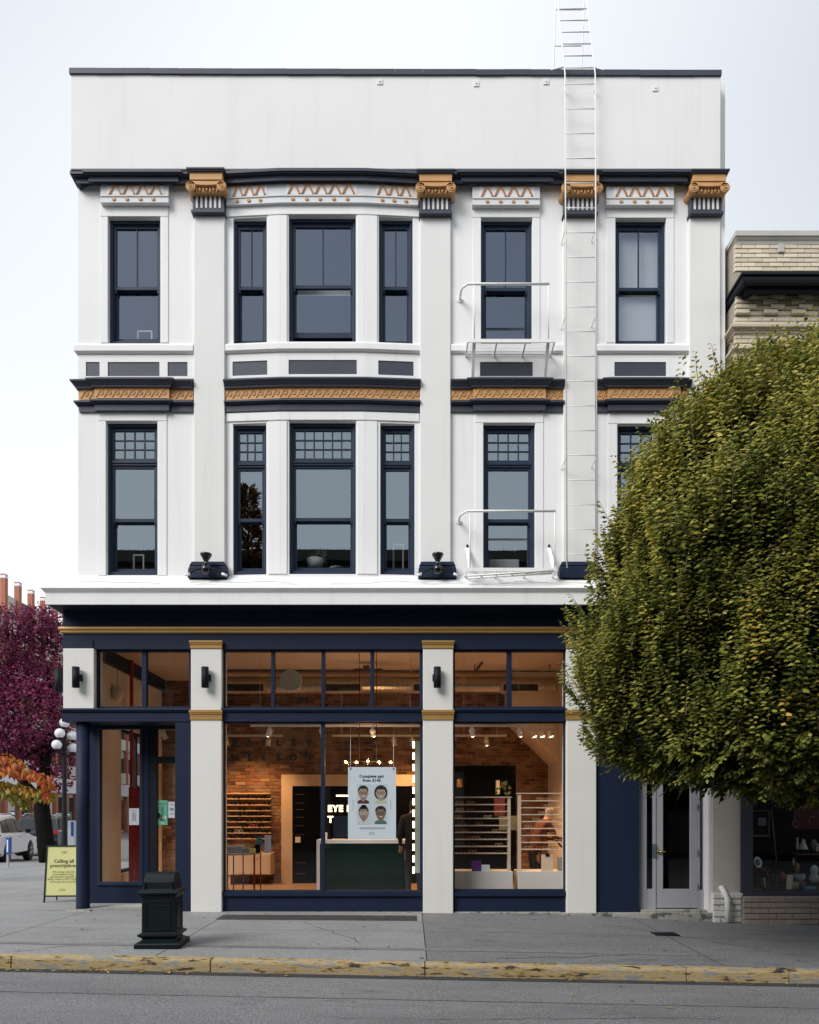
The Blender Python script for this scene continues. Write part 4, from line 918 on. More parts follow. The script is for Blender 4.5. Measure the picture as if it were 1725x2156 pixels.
# portal to the dark back room
dk = lambda x: PX(x, BW - .05); dkz = lambda y: PZ(y, BW - .05)
mb = MB().box(dk(593), dk(616), BW - .08, BW + .0, FZ, dkz(1631)); mb.box(dk(616), dk(905), BW - .08, BW, dkz(1655), dkz(1631)); mb.box(dk(905), dk(922), BW - .08, BW, FZ, dkz(1631))
pt = tag(obj('portal_frame', mb, PLY), 'wide pale wooden portal framing the dark back room of the shop', 'portal')
BLK = paint('black_backdrop', (0.0025, 0.0025, 0.003), .9, .1, spec=.05)
mb = MB().box(dk(616), dk(905), BW - .03, BW - .016, FZ, dkz(1655)); obj('backdrop', mb, BLK, pt)
mb = MB()
for y in (1672, 1690, 1704, 1720, 1738, 1757): mb.box(dk(622), dk(640), BW - .05, BW - .03, dkz(y + 1), dkz(y))
mb.box(dk(622), dk(645), BW - .05, BW - .03, dkz(1817), dkz(1816)); mb.box(dk(622), dk(645), BW - .05, BW - .03, dkz(1840), dkz(1839)); obj('dim_shelf', mb, paint('dim_wood', (0.12, 0.07, 0.04), .6), pt)
obj('notice', MB().box(dk(622), dk(633), BW - .06, BW - .05, dkz(1774), dkz(1762)), INWHITE, pt)
mb = MB().box(PX(957, BW - .1), PX(1086, BW - .1), BW - .14, BW - .1, PZ(1700, BW), PZ(1613, BW - .1)); mb.box(PX(957, BW - .1), PX(1086, BW - .1), BW - .14, BW - .1, FZ, PZ(1700, BW)); bk = tag(obj('black_panel', mb, BLK), 'large matt black wall panel behind the right display racks', 'panel')
NEON = emit('neon_warm_white', (1.0, 0.80, 0.42), 2.2)
ns = thing('neon_sign', 'glowing warm white neon lettering in the dark back room', 'sign', (dk(715), BW - .12, dkz(1715)))
text('neon_letters', 'EYE E', NEON, ns, (dk(691), BW - .12, dkz(1703)), .195, 'LEFT', 1.12, .006)
text('neon_letters', 'T', NEON, ns, (dk(691), BW - .12, dkz(1726)), .195, 'LEFT', 1.1, .006)
obj('neon_bar', MB().box(dk(709), dk(738), BW - .13, BW - .115, dkz(1677), dkz(1674)), NEON, ns)

# duct with grilles
DUCT = paint('galvanised_duct', (0.50, 0.44, 0.36), .32, .1, 6, .0, metal=.85)
dY, dZ = 3.1, PZ(1443, 3.1); dr = 18 * (12 + dY) / F_PX
du = thing('air_duct', 'round ribbed metal air duct under the shop ceiling', 'duct', (PX(820, dY), dY, dZ))
pr = []; xa, xb = PX(440, dY), PX(1168, dY); k = int((xb - xa) / .075)
for i in range(k): u = xa + (xb - xa) * i / k; pr += [(dr, u), (dr, u + .055), (dr + .008, u + .06), (dr + .008, u + .068)]
obj('duct_tube', MB().lathe(pr, (0, dY, dZ), 20, 'X', smooth=False), DUCT, du)
GRFR = paint('cream_grille_frame', (0.50, 0.42, 0.32), .5, .05)
for a, b_ in ((475, 558), (683, 762), (868, 948), (1057, 1136)):
    yg = dY - dr - .06; x0, x1, z0, z1 = PX(a, yg), PX(b_, yg), PZ(1458, yg), PZ(1437, yg)
    gr = obj('grille', rim(MB(), x0, x1, yg - .02, yg + .12, z0, z1, .03), GRFR, du); obj('grille_back', MB().box(x0 + .03, x1 - .03, yg + .03, yg + .05, z0 + .03, z1 - .03), BLK, gr)
    mb = MB(); kk = 22
    for i in range(kk): x = x0 + .03 + (x1 - x0 - .06) * (i + .5) / kk; mb.box(x - .006, x + .006, yg - .01, yg + .03, z0 + .03, z1 - .03)
    obj('louvres', mb, paint('grille_louvre', (0.10, 0.085, 0.07), .5, .05), gr)
# conduits on the ceiling
mb = MB()
mb.tube([(PX(470, 2.4), 2.4, PZ(1411, 2.4)), (PX(1200, 2.4), 2.4, PZ(1414, 2.4))], .014, 6); mb.tube([(PX(1000, 2.2), 2.2, PZ(1416, 2.2)), (PX(1028, 2.2), 2.2, PZ(1376, 2.2))], .03, 6)
for x in (775, 1000, 1067, 1158): mb.tube([(PX(x, 2.4), 2.4, PZ(1411, 2.4)), (PX(x, 2.4), 2.4, CZ)], .01, 5)
mb.box(PX(745, 2.2), PX(806, 2.2), 2.18, 2.26, PZ(1412, 2.2), PZ(1408, 2.2)); mb.box(PX(765, 2.2), PX(778, 2.2), 2.15, 2.3, PZ(1408, 2.2), PZ(1402, 2.2))
tag(obj('ceiling_conduit', mb, paint('brown_conduit', (0.10, 0.065, 0.04), .6, .1)), 'thin dark conduits hung below the shop ceiling', 'conduit')
mb = MB().lathe([(.19, 0), (.2, .012), (.19, .024)], (PX(612, 1.2), 1.2, PZ(1433, 1.2)), 32, 'Y')
tag(obj('round_disc', mb, paint('frosted_disc', (0.62, 0.64, 0.56), .5, .05)), 'pale round disc hanging behind the upper shop window', 'disc')
LAMPW = paint('opal_globe', (0.70, 0.70, 0.66), .25, .03)
for x, y, r2, wh in ((220, 1436, 15, 'larger'), (248, 1460, 13, 'smaller')):
    t = thing('globe_pendant', 'the %s of two pale globe pendants behind the corner transom' % wh, 'pendant lamp', P(x, y, 1.5), group='globe pendants')
    obj('globe', MB().ball(P(x, y, 1.5), r2 * 13.5 / F_PX, 20, 14, sz=1.25), LAMPW, t); obj('cord', MB().tube([P(x, y, 1.5), (PX(x, 1.5), 1.5, CZ)], .005, 5), BLACKM, t)

# track lights
BULB = emit('spot_bulb', (1.0, 0.70, 0.38), 6.0); TRK = paint('white_track', (0.62, 0.60, 0.56), .4, .03)
SPOTS = []
def track(name_lab, x0, x1, y, Y, heads, aim):
    z = PZ(y, Y); t = thing('track_light', name_lab, 'track light', (PX((x0 + x1) / 2, Y), Y, z), group='white track lights in the shop')
    obj('rail', MB().box(PX(x0, Y), PX(x1, Y), Y - .018, Y + .018, z - .02, z + .02), TRK, t)
    for x in (x0 + 20, x1 - 20): obj('wire', MB().tube([(PX(x, Y), Y, z), (PX(x, Y), Y, CZ)], .004, 4), TRK, t)
    for hx, tilt in heads:
        X = PX(hx, Y); c = Vector((X, Y, z - .10)); d = Vector((math.sin(tilt) * .8, aim, -1.0)).normalized(); e_ = c + d * .10
        mb = MB().tube([(X, Y, z - .01), (X, Y, z - .06)], .03, 8); mb.ball(c, .055, 12, 8); mb.tube([c, c + d * .05, e_], [.035, .04, .058], 12, caps=False); h = obj('lamp_head', mb, TRK, t)
        obj('bulb', MB().ball(c + d * .085, .036, 10, 6, sz=.7), BULB, h)
        SPOTS.append((e_ + d * .02, d))
track('front white track light behind the wide shop window', 528, 884, 1528, 1.5, [(568, -.4), (678, .3), (785, .3)], .15)
track('rear white track light at the left of the shop', 440, 596, 1549, 3.1, [(477, .1), (566, -.3)], .55)
track('front white track light behind the right shop window', 957, 1112, 1528, 1.5, [(994, .2), (1094, .3)], .1)
track('rear white track light behind the right shop window', 957, 1067, 1549, 3.1, [(1024, .2)], .1)
track('short white track light with three heads by the stair bulkhead', 1118, 1165, 1530, 1.9, [(1122, .5), (1139, .5), (1157, .5)], -.1)
track('rear white track light over the counter', 700, 884, 1549, 3.1, [(830, .1), (868, .2)], .5)
track('white track light inside the corner entrance', 330, 430, 1535, 2.6, [(345, .4), (400, .2)], .6)
for i, (c, d) in enumerate(SPOTS):
    dim = .12 if c.x < PX(440, 2.6) else 1.0
    ld = bpy.data.lights.new('spot_beam', 'SPOT'); ld.energy = 34 * dim; ld.color = (1.0, 0.54, 0.23); ld.spot_size = R(105); ld.spot_blend = .8; ld.shadow_soft_size = .05
    lo = bpy.data.objects.new('spot_beam', ld); COL.objects.link(lo); lo.location = c; lo.rotation_euler = (-d).to_track_quat('Z', 'Y').to_euler()

# chandelier of glass globes
ch = thing('globe_chandelier', 'black bar chandelier with five glowing glass globes above the counter', 'chandelier', P(775, 1605, 1.4))
obj('bar', MB().tube([P(722, 1604, 1.4), P(829, 1604, 1.4)], .010, 6), BLACKM, ch)
for x in (757, 793): obj('rod', MB().tube([P(x, 1604, 1.4), (PX(x, 1.4), 1.4, CZ)], .007, 5), BLACKM, ch)
GLOBE = glass('amber_globe_glass', 1.5, (1.0, 0.88, 0.70)); FIL = emit('filament', (1.0, 0.55, 0.2), 18.0)
for i, x in enumerate((729, 751, 775, 799, 823)):
    c = P(x, 1605 if i != 2 else 1603, 1.4); g_ = obj('globe', MB().ball(c, .066, 16, 12), GLOBE, ch); obj('filament', MB().ball(c, .022, 8, 6), FIL, g_)
ld = bpy.data.lights.new('chandelier_glow', 'POINT'); ld.energy = 10; ld.color = (1.0, .55, .25); ld.shadow_soft_size = .1
lo = bpy.data.objects.new('chandelier_glow', ld); COL.objects.link(lo); lo.location = P(775, 1600, 1.2)

# counter with screen
GREEN = paint('dark_green_gloss', (0.004, 0.020, 0.014), .18, .15, 2, 0, spec=.5)
cY = 1.5; ct = thing('shop_counter', 'dark green shop counter with white top and side', 'counter', (PX(760, cY), cY, FZ))
mb = MB().box(PX(674, cY), PX(862, cY), cY, cY + .6, FZ, PZ(1776, cY)); obj('green_front', mb, GREEN, ct)
mb = MB().box(PX(667, cY), PX(674, cY), cY - .02, cY + .62, FZ, PZ(1768, cY)); mb.box(PX(674, cY), PX(866, cY), cY - .02, cY + .62, PZ(1776, cY), PZ(1768, cY)); obj('white_top', mb, INWHITE, ct, bevel=.004)
mo = thing('monitor', 'dark blue screen standing on the counter', 'screen', P(720, 1768, cY + .35)); yy = cY + .35
obj('panel', MB().box(PX(702, yy), PX(760, yy), yy, yy + .03, PZ(1763, yy), PZ(1718, yy)), paint('dark_blue_screen', (0.010, 0.018, 0.045), .3, .05), mo); obj('stand', MB().box(PX(728, yy), PX(734, yy), yy + .01, yy + .05, PZ(1768, yy), PZ(1763, yy)), BLACKM, mo)
for x, h, m_, lb in ((684, 14, INWHITE, 'small pale box'), (694, 8, BLK, 'small dark holder'), (822, 7, INWHITE, 'small white tray'), (843, 13, BLK, 'dark till box')):
    yy = cY + .2; mb = MB().box(PX(x - 4, yy), PX(x + 5, yy), yy, yy + .12, PZ(1768, cY), PZ(1768 - h, yy)); mb.box(PX(x - 3, yy), PX(x + 4, yy), yy + .01, yy + .11, PZ(1768 - h, yy), PZ(1768 - h - 1.2, yy)); tag(obj('counter_item', mb, m_, bevel=.006), lb + ' on the green counter', 'box')

# poster
POST = paint('poster_white', (0.66, 0.74, 0.80), .5, .02); INK = paint('navy_ink', (0.01, 0.02, 0.035), .6, 0)
pY = .22; po = thing('hanging_poster', 'white poster with four smiling portraits hanging in the wide shop window', 'poster', P(783, 1767, pY))
obj('sheet', MB().box(PX(733, pY), PX(834, pY), pY, pY + .004, PZ(1767, pY), PZ(1615, pY)), POST, po)
pq = lambda x, y: (PX(x, pY), pY - .003, PZ(y, pY))
text('headline', 'Complete pair', INK, po, pq(783, 1634.5), .066, bold=.0015, spacing=1.06); text('headline', 'from $145', INK, po, pq(783, 1643.2), .066, bold=.0015, spacing=1.06)
text('brand_line', 'B A I L E Y', INK, po, pq(783.5, 1753), .018); text('brand_line', 'N E L S O N', INK, po, pq(783.5, 1756.3), .018)
for y in (1742.5, 1745): obj('small_print', MB().box(PX(757, pY), PX(811, pY), pY - .003, pY - .001, PZ(y + .4, pY), PZ(y - .4, pY)), paint('grey_ink', (0.2, 0.24, 0.27), .6), po)
for i in range(5): obj('dot', MB().lathe([(.006, -.004), (.006, 0)], (PX(744, pY), pY, PZ(1685 + i * 4.6, pY)), 8, 'Y'), INK, po)
obj('side_print', MB().box(PX(822.6, pY), PX(823.2, pY), pY - .003, pY - .001, PZ(1703, pY), PZ(1684, pY)), INK, po)
for x in (738.5, 829): obj('hook', MB().lathe([(.012, -.008), (.012, .0)], (PX(x, pY), pY, PZ(1619, pY)), 10, 'Y'), BLACKM, po); obj('cord', MB().tube([P(x, 1619, pY - .005), P(x, 1606, pY - .005), (PX(x, pY), pY - .005, PZ(1528, pY))], .004, 4), INWHITE, po)
SK = [paint('print_skin_%d' % i, c, .6, .03) for i, c in enumerate(((0.36, 0.26, 0.20), (0.42, 0.32, 0.24), (0.30, 0.21, 0.16), (0.22, 0.14, 0.10)))]
HAIR = paint('print_hair', (0.012, 0.011, 0.012), .6); PBG = paint('print_background', (0.55, 0.63, 0.68), .6)
TOPS = [paint('print_maroon', (0.11, 0.025, 0.03), .6), paint('print_lime', (0.48, 0.56, 0.38), .6), paint('print_white', (0.6, 0.6, 0.55), .6), paint('print_green_stripe', (0.06, 0.16, 0.13), .6)]
def disc(cx, cy, rx_, ry_, lay, n=18, a0=0, a1=360):
    return MB().prism([(PX(cx, pY) + rx_ * .00787 * math.cos(R(a0 + (a1 - a0) * k / n)), PZ(cy, pY) + ry_ * .00787 * math.sin(R(a0 + (a1 - a0) * k / n))) for k in range(n if a1 - a0 == 360 else n + 1)], pY - .002 - lay * .0008, pY - .0012 - lay * .0008)
def flatrect(x0, x1, y0, y1, lay): return MB().box(PX(x0, pY), PX(x1, pY), pY - .002 - lay * .0008, pY - .0012 - lay * .0008, PZ(y1, pY), PZ(y0, pY))
for i, (x0, x1, y0, y1) in enumerate(((752, 783, 1651, 1692), (784.5, 816, 1651, 1692), (752, 783, 1694, 1735), (784.5, 816, 1694, 1735))):
    cx = (x0 + x1) / 2 + (0, 1, -1, 1)[i]; cy = y0 + 18
    ph = obj('photo', flatrect(x0, x1, y0, y1, 0), PBG, po)
    hx, hy, hrx, hry = ((0, -6, 11, 10.5), (0, -1, 14, 16), (0, -6, 10.5, 11), (0, -6.5, 11.5, 10))[i]; tx = (-2.5, 1, -.5, .5)[i]; cx += tx; cy += 1
    obj('hair', disc(cx + hx, cy + hy, hrx, hry, 1), HAIR, ph)
    if i == 2: obj('bun', disc(cx, cy - 15.5, 5.5, 3.2, 1), HAIR, ph)
    w_ = 12.2
    obj('shirt', MB().prism([(PX(cx - w_, pY), PZ(y1, pY)), (PX(cx + w_, pY), PZ(y1, pY)), (PX(cx + w_, pY), PZ(y1 - 5, pY)), (PX(cx + 5, pY), PZ(y1 - 9, pY)), (PX(cx - 5, pY), PZ(y1 - 9, pY)), (PX(cx - w_, pY), PZ(y1 - 5, pY))], pY - .0036, pY - .0028), TOPS[i], ph)
    obj('neck', flatrect(cx - 3.4, cx + 3.4, cy + 8, y1 - 5.5, 3), SK[i], ph)
    obj('face', disc(cx, cy + .5, 9.6, 13.2, 4), SK[i], ph)
    for s in (-1, 1): obj('ear', disc(cx + s * 9.6, cy + .5, 1.4, 2.6, 3.6, 8), SK[i], ph)
    obj('chin_shade', disc(cx, cy + 9.5, 5.5, 3.2, 4.4, 12, 180, 360), paint('print_shade', tuple(c * .72 for c in ((0.36, 0.26, 0.20), (0.42, 0.32, 0.24), (0.30, 0.21, 0.16), (0.22, 0.14, 0.10))[i]), .6), ph)
    obj('fringe', disc(cx + (1, 0, 0, -1)[i], cy - (8.2, 6, 8.4, 8.5)[i], (9, 10, 8.6, 9.2)[i], (5.2, 8, 4.4, 4.6)[i], 5, 14, 12, 168), HAIR, ph)
    gm_ = INWHITE if i == 2 else HAIR; mb = MB()
    for s in (-1, 1):
        for k in range(10):
            a, a2 = R(36 * k), R(36 * k + 36); c0 = PX(cx + s * 4.4, pY), PZ(cy - .5, pY); u = .00787
            mb.quad((c0[0] + 3.9 * u * math.cos(a), pY - .0062, c0[1] + 2.9 * u * math.sin(a)), (c0[0] + 3.9 * u * math.cos(a2), pY - .0062, c0[1] + 2.9 * u * math.sin(a2)), (c0[0] + 3.0 * u * math.cos(a2), pY - .0062, c0[1] + 2.1 * u * math.sin(a2)), (c0[0] + 3.0 * u * math.cos(a), pY - .0062, c0[1] + 2.1 * u * math.sin(a)))
    mb.box(PX(cx - .8, pY), PX(cx + .8, pY), pY - .0064, pY - .006, PZ(cy - .3, pY), PZ(cy - 1.0, pY)); obj('spectacles', mb, gm_, ph)
    for s in (-1, 1): obj('eye', disc(cx + s * 4.3, cy - .4, 1.2, .9, 5.2, 8), HAIR, ph)
    obj('nose_shadow', disc(cx, cy + 3.2, 1.6, .8, 5.2, 8), paint('print_nose', tuple(c * .6 for c in (0.3, 0.21, 0.16)), .6), ph)
    obj('mouth', disc(cx + (.6, .4, 0, .8)[i], cy + 5.8, 3.4 if i != 2 else 2.2, 1.5 if i != 2 else .8, 5.4, 12, 180, 360), INWHITE if i != 2 else TOPS[0], ph)
# shop name on the glass
LETB = paint('black_vinyl', (0.004, 0.004, 0.004), .7, 0, 1, 0, spec=.1)
sn = thing('window_lettering', 'black spaced shop name lettering on the left pane of the wide window', 'lettering', P(570, 1601, .09))
for row, y in (('BAILEY', 1564.5), ('NELSON', 1595)):
    for ch_, x in zip(row, (494.5, 526, 556, 587, 617.5, 649)): text('letter', ch_, LETB, sn, P(x, y, .088), .155, bold=.007)

# back-lit mirror at the pillar
mY = .55; mi = thing('lit_mirror', 'tall narrow mirror panel edged with a row of glowing bulbs', 'mirror', (PX(880, mY), mY, PZ(1838, mY)))
obj('panel', MB().box(PX(874, mY), PX(892, mY), mY, mY + .03, PZ(1838, mY), PZ(1560, mY)), paint('pale_green_glass', (0.34, 0.40, 0.38), .25, .03), mi); LED = emit('strip_bulb', (1.0, .74, .42), 3.0)
for i in range(12): obj('strip_bulb', MB().tube([P(871, 1561 + i * 24, mY), P(871, 1575 + i * 24, mY)], .016, 8), LED, mi)

# shelves of sunglasses on the brick wall
SH = paint('shelf_oak', (0.60, 0.38, 0.20), .5, .06, 3); sY = BW - .13
shf = thing('sunglasses_shelves', 'wooden wall shelves of sunglasses on the brick wall', 'shelf unit', (PX(520, sY), sY, PZ(1775, sY)))
SHY = [1671, 1682, 1695, 1707, 1718.5, 1730.5, 1742, 1754, 1766]
LX0 = 440
for y in SHY: obj('shelf', MB().box(PX(LX0, sY), PX(568 if y == 1671 else 570, sY), sY, BW - .0, PZ(y + 1.2, sY), PZ(y - 1.2, sY)), SH, shf, bevel=.004)
def glasses_mesh(name, mats, filled, shape=0):
    mb = MB(); wv = []
    for s in (-1, 1):
        pts = []
        for k in range(12):
            a = R(30 * k); rx_, rz_ = .026, (.021 if shape else .023); up = .006 * (math.cos(a) * s > .3) if shape else 0
            pts.append((s * .034 + rx_ * math.cos(a), 0, rz_ * math.sin(a) + up))
        mb.tube(pts + [pts[0]], .0042 if filled else .0036, 4, caps=False); wv.append(pts)
    mb.tube([(-.009, 0, .006), (0, -.004, .010), (.009, 0, .006)], .003, 4)
    for s in (-1, 1): mb.tube([(s * .060, 0, .010), (s * .064, .03, .010), (s * .062, .11, .004)], .0028, 4)
    me = mesh_of(name, mb); me.materials.append(mats[0])
    if filled:
        bm = bmesh.new(); bm.from_mesh(me)
        for pts in wv:
            f = bm.faces.new([bm.verts.new((p[0], .001, p[2])) for p in pts]); f.material_index = 1
        bm.to_mesh(me); bm.free(); me.materials.append(mats[1])
    return me
BLKF = paint('black_acetate', (0.010, 0.008, 0.008), .25, 0, 1, 0); LENS = paint('dark_lens', (0.008, 0.006, 0.006), .1, 0, 1, 0); REDF = paint('red_acetate', (0.45, 0.05, 0.02), .3, 0, 1, 0); IVO = paint('ivory_acetate', (0.6, 0.5, 0.36), .3, 0, 1, 0)
TORT = paint('tortoise_acetate', (0.35, 0.14, 0.03), .25, .4, 60, 0); CLRF = paint('clear_gold_frame', (0.62, 0.42, 0.20), .2, .1, 8, 0, metal=.3); DKF = paint('dark_frame', (0.05, 0.03, 0.02), .25, .2, 20, 0)
SG = [glasses_mesh('sunglasses_mesh', (BLKF, LENS), True, 0), glasses_mesh('sunglasses_cat_mesh', (BLKF, LENS), True, 1), glasses_mesh('sunglasses_red_mesh', (REDF, LENS), True, 1), glasses_mesh('sunglasses_ivory_mesh', (IVO, LENS), True, 0)]
ORD = ['topmost', 'second', 'third', 'fourth', 'fifth', 'sixth', 'seventh', 'bottom']
rows = [[506, 526, 544, 563, 577], [500, 518, 538, 570], [518, 552, 569], [518, 536, 552], [496, 511, 534, 553, 570], [524, 541.5, 559], [493, 511, 530, 547, 565], [499.5, 521, 544]]
for r2, (row, y) in enumerate(zip(rows, SHY[1:])):
    for x in row:
        x = x - 12 if x > 480 else x
        x = min(x + 4, 562); k = rnd.choice((0, 1)); lab = 'black sunglasses on the %s shelf of the brick wall' % ORD[r2]
        if (r2, row.index(x + 8) if (x + 8) in row else -1) == (5, 1): k, lab = 2, 'red rimmed sunglasses on the sixth wall shelf'
        if r2 == 6 and abs(x - 503) < 1: k, lab = 3, 'ivory rimmed sunglasses on the seventh wall shelf'
        sc = 1.28; o = bpy.data.objects.new('sunglasses', SG[k]); COL.objects.link(o); o.scale = (sc, sc, sc)
        o.location = (PX(x, sY - .005), sY - .005, PZ(y - 1.2, sY) + .024 * sc); o.rotation_euler = (0, 0, rnd.uniform(-.15, .15)); tag(o, lab, 'sunglasses', 'sunglasses on the wall shelves')
# low cabinet under the shelves
kY = BW - .45; cb = thing('wall_cabinet', 'pale low cabinet with two doors under the sunglasses shelves', 'cabinet', (PX(520, kY), kY, PZ(1850, kY)))
obj('body', MB().box(PX(430, kY), PX(571, kY), kY, BW, PZ(1842, kY), PZ(1797, kY)), PLY, cb, bevel=.006)
for a, b_ in ((500, 537.5), (538.5, 569)): dr_ = obj('door', MB().box(PX(a, kY), PX(b_, kY), kY - .018, kY, PZ(1840, kY), PZ(1800, kY)), PLY, cb, bevel=.004); obj('knob', MB().ball(P(534 if a == 500 else 542, 1808, kY - .03), .013, 8, 6), BLACKM, dr_)
obj('leg', MB().box(PX(478, kY), PX(484, kY), kY + .05, kY + .1, FZ, PZ(1842, kY)), PLY, cb)
# round table with red legs
tY = .95; tb = thing('display_table', 'round grey display table with thin red legs in the wide window', 'table', (PX(505, tY), tY, FZ))
tz = PZ(1795, tY); RED = paint('red_steel', (0.33, 0.02, 0.02), .4, .05)
tc = (PX(497, tY), tY + .05); obj('tabletop', MB().lathe([(.42, tz - .03), (.44, tz - .02), (.44, tz)], (tc[0], tc[1], 0), 32), paint('grey_laminate', (0.42, 0.38, 0.36), .5, .03), tb)
for x, y in ((481, -.2), (487, .25), (515, -.3), (532, .15), (536, -.1), (547, .05)): obj('leg', MB().tube([(PX(x, tY + y * .5), tc[1] + y, FZ), (PX(x, tY + y * .5), tc[1] + y, tz - .02)], .011, 6), RED, tb)
def prop(name, lab, cat, x0, x1, y0, y1, Y, d, mat, zb=None):
    z0 = PZ(y1, Y) if zb is None else zb
    o = obj(name, MB().box(PX(x0, Y), PX(x1, Y), Y, Y + d, z0, z0 + PZ(y0, Y) - PZ(y1, Y)), mat, bevel=.004); return tag(o, lab, cat)
LIL = paint('lilac_card', (0.48, 0.46, 0.52), .6, .03); YEL = paint('yellow_card', (0.70, 0.60, 0.18), .6); PUR = paint('purple_card', (0.08, 0.03, 0.10), .6); TEAL = paint('teal_card', (0.04, 0.22, 0.22), .6)
for k in range(3): prop('box', '%s of three flat lilac boxes stacked on the round table' % ('lowest', 'middle one', 'topmost')[k], 'box', 474, 513 - k, 1781, 1785.6, tY - .2, .2, LIL, tz + .001 + k * .042)
prop('box', 'small bluish box beside the lilac boxes', 'box', 514, 523, 1782, 1793, tY - .2, .1, paint('bluish_card', (0.3, 0.36, 0.42), .6), tz + .001)
prop('box', 'small yellow box on the round table', 'box', 524, 536, 1783, 1793, tY - .25, .1, YEL, tz + .001)
prop('box', 'black tall box on the round table', 'box', 536.5, 546, 1776, 1793, tY - .1, .1, BLK, tz + .001)
prop('leaflet', 'upright teal and white leaflet on the round table', 'leaflet', 541, 552, 1757, 1776, tY - .05, .01, TEAL, tz + .12)
prop('box', 'small plum box behind the yellow box', 'box', 530, 541, 1768, 1779, tY + .05, .1, PUR, tz + .001)
lf = prop('leaflet_stand', 'upright pale leaflet stand at the right of the round table', 'leaflet', 557, 571, 1756, 1793, tY - .12, .012, LIL, tz + .001)

# right window: two display racks with white plinths and spectacles
EG = [glasses_mesh('spectacles_gold_mesh', (CLRF,), False, 0), glasses_mesh('spectacles_tortoise_mesh', (TORT,), False, 1), glasses_mesh('spectacles_dark_mesh', (DKF,), False, 0), glasses_mesh('spectacles_ivory_mesh', (IVO,), False, 1)]
EN = ['gold', 'tortoiseshell', 'dark', 'ivory']
RACK = paint('pale_rack_wood', (0.60, 0.48, 0.37), .5, .04); PLN = paint('plinth_white', (0.60, 0.57, 0.52), .6, .03)
rY = .62
def rack(lab, side, x0, x1, ptop, ys, pillar_x, plinth, specs):
    t = thing('display_rack', lab, 'display rack', (PX((x0 + x1) / 2, rY), rY, FZ), group='racks of spectacles in the right shop window')
    obj('plinth', MB().box(PX(plinth[0], rY - .1), PX(plinth[1], rY - .1), rY - .1, rY + .45, FZ, PZ(1835, rY - .1)), PLN, t, bevel=.005)
    obj('upright', MB().box(PX(pillar_x, rY), PX(pillar_x + 5.5, rY), rY + .0, rY + .14, PZ(1835, rY - .1), PZ(ptop, rY)), RACK, t, bevel=.003)
    xe = x1 + 30 if side == 'left' else x1; xs_ = x0
    obj('top_shelf', MB().box(PX(x0, rY), PX(x1, rY), rY - .02, rY + .15, PZ(ptop + 1, rY), PZ(ptop - 1, rY)), RACK, t, bevel=.003)
    a, b_ = (x0, pillar_x) if side == 'left' else (pillar_x + 5.5, x1)
    for y in ys: obj('shelf', MB().box(PX(a, rY), PX(b_, rY), rY - .005, rY + .13, PZ(y + 1.1, rY), PZ(y - 1.1, rY)), RACK, t, bevel=.003)
    for k, (y, xs_) in enumerate(zip(ys, specs)):
        for x, kind in xs_:
            sc = 1.02; o = bpy.data.objects.new('spectacles', EG[kind]); COL.objects.link(o); o.scale = (sc, sc, sc * .95)
            o.location = (PX(x, rY + .02), rY + .02, PZ(y - 1.1, rY) + .0235 * sc); o.rotation_euler = (0, 0, rnd.uniform(-.2, .2))
            tag(o, '%s framed spectacles on the %s shelf of the %s display rack' % (EN[kind], ORD[k], side), 'spectacles', 'spectacles on the display racks')
c_ = lambda z: (1380 + z * .2087) / 1.4493
rack('left display rack of spectacles on a white plinth in the right shop window', 'left', 940, c_(876), c_(0) * 0 + 1678.5, [(2400 + z * .2087) / 1.4493 for z in (264, 366, 468, 571, 672, 774, 877, 979)], c_(818), (930, c_(890)),
     [[(c_(110), 0), (c_(270), 0)], [(c_(115), 3), (c_(270), 1)], [(c_(90), 0), (c_(525), 3), (c_(680), 1)], [(c_(205), 2), (c_(392), 1)], [(c_(75), 2), (c_(190), 1), (c_(640), 0)], [(c_(265), 1), (c_(355), 0), (c_(540), 2), (c_(720), 2)], [(c_(115), 2), (c_(310), 2), (c_(685), 0)], [(c_(130), 2), (c_(305), 0), (c_(695), 2)]])
rack('right display rack of spectacles on a white plinth in the right shop window', 'right', c_(950), 1200, (2400 + 100 * .2087) / 1.4493, [(2400 + z * .2087) / 1.4493 for z in (210, 311, 412, 514, 616, 717, 819, 921)], c_(972), (c_(968), 1205),
     [[(c_(1290), 0), (c_(1425), 0), (c_(1575), 0)], [(c_(1395), 0), (c_(1570), 0)], [(c_(1140), 2), (c_(1320), 0), (c_(1490), 1)], [(c_(1120), 2), (c_(1240), 0), (c_(1590), 2)], [(c_(1110), 0), (c_(1550), 2)], [(c_(1090), 2), (c_(1450), 0)], [(c_(1090), 2), (c_(1245), 1), (c_(1560), 0)], [(c_(1125), 0), (c_(1285), 1), (c_(1500), 2)]])
zp = PZ(1835, rY - .1) + .001; VIO = paint('violet_card', (0.10, 0.015, 0.20), .6)
prop('box', 'violet box on the plinth of the left display rack', 'box', c_(298), c_(428), 1814, 1835, rY - .05, .15, VIO, zp)
prop('box', 'small white box beside the violet box', 'box', c_(430), c_(552), 1822, 1835, rY - .05, .12, INWHITE, zp)
cl = thing('clipboard', 'pale clipboard standing on the right plinth', 'clipboard', (PX(c_(1390), rY - .06), rY - .06, zp))
obj('board', MB().box(PX(c_(1305), rY - .06), PX(c_(1478), rY - .06), rY - .06, rY - .05, zp, PZ((2400 + 995 * .2087) / 1.4493, rY - .06)), PLY, cl); obj('clip', MB().box(PX(c_(1365), rY - .06), PX(c_(1422), rY - .06), rY - .075, rY - .06, PZ((2400 + 1018 * .2087) / 1.4493, rY), PZ((2400 + 975 * .2087) / 1.4493, rY)), BLACKM, cl)
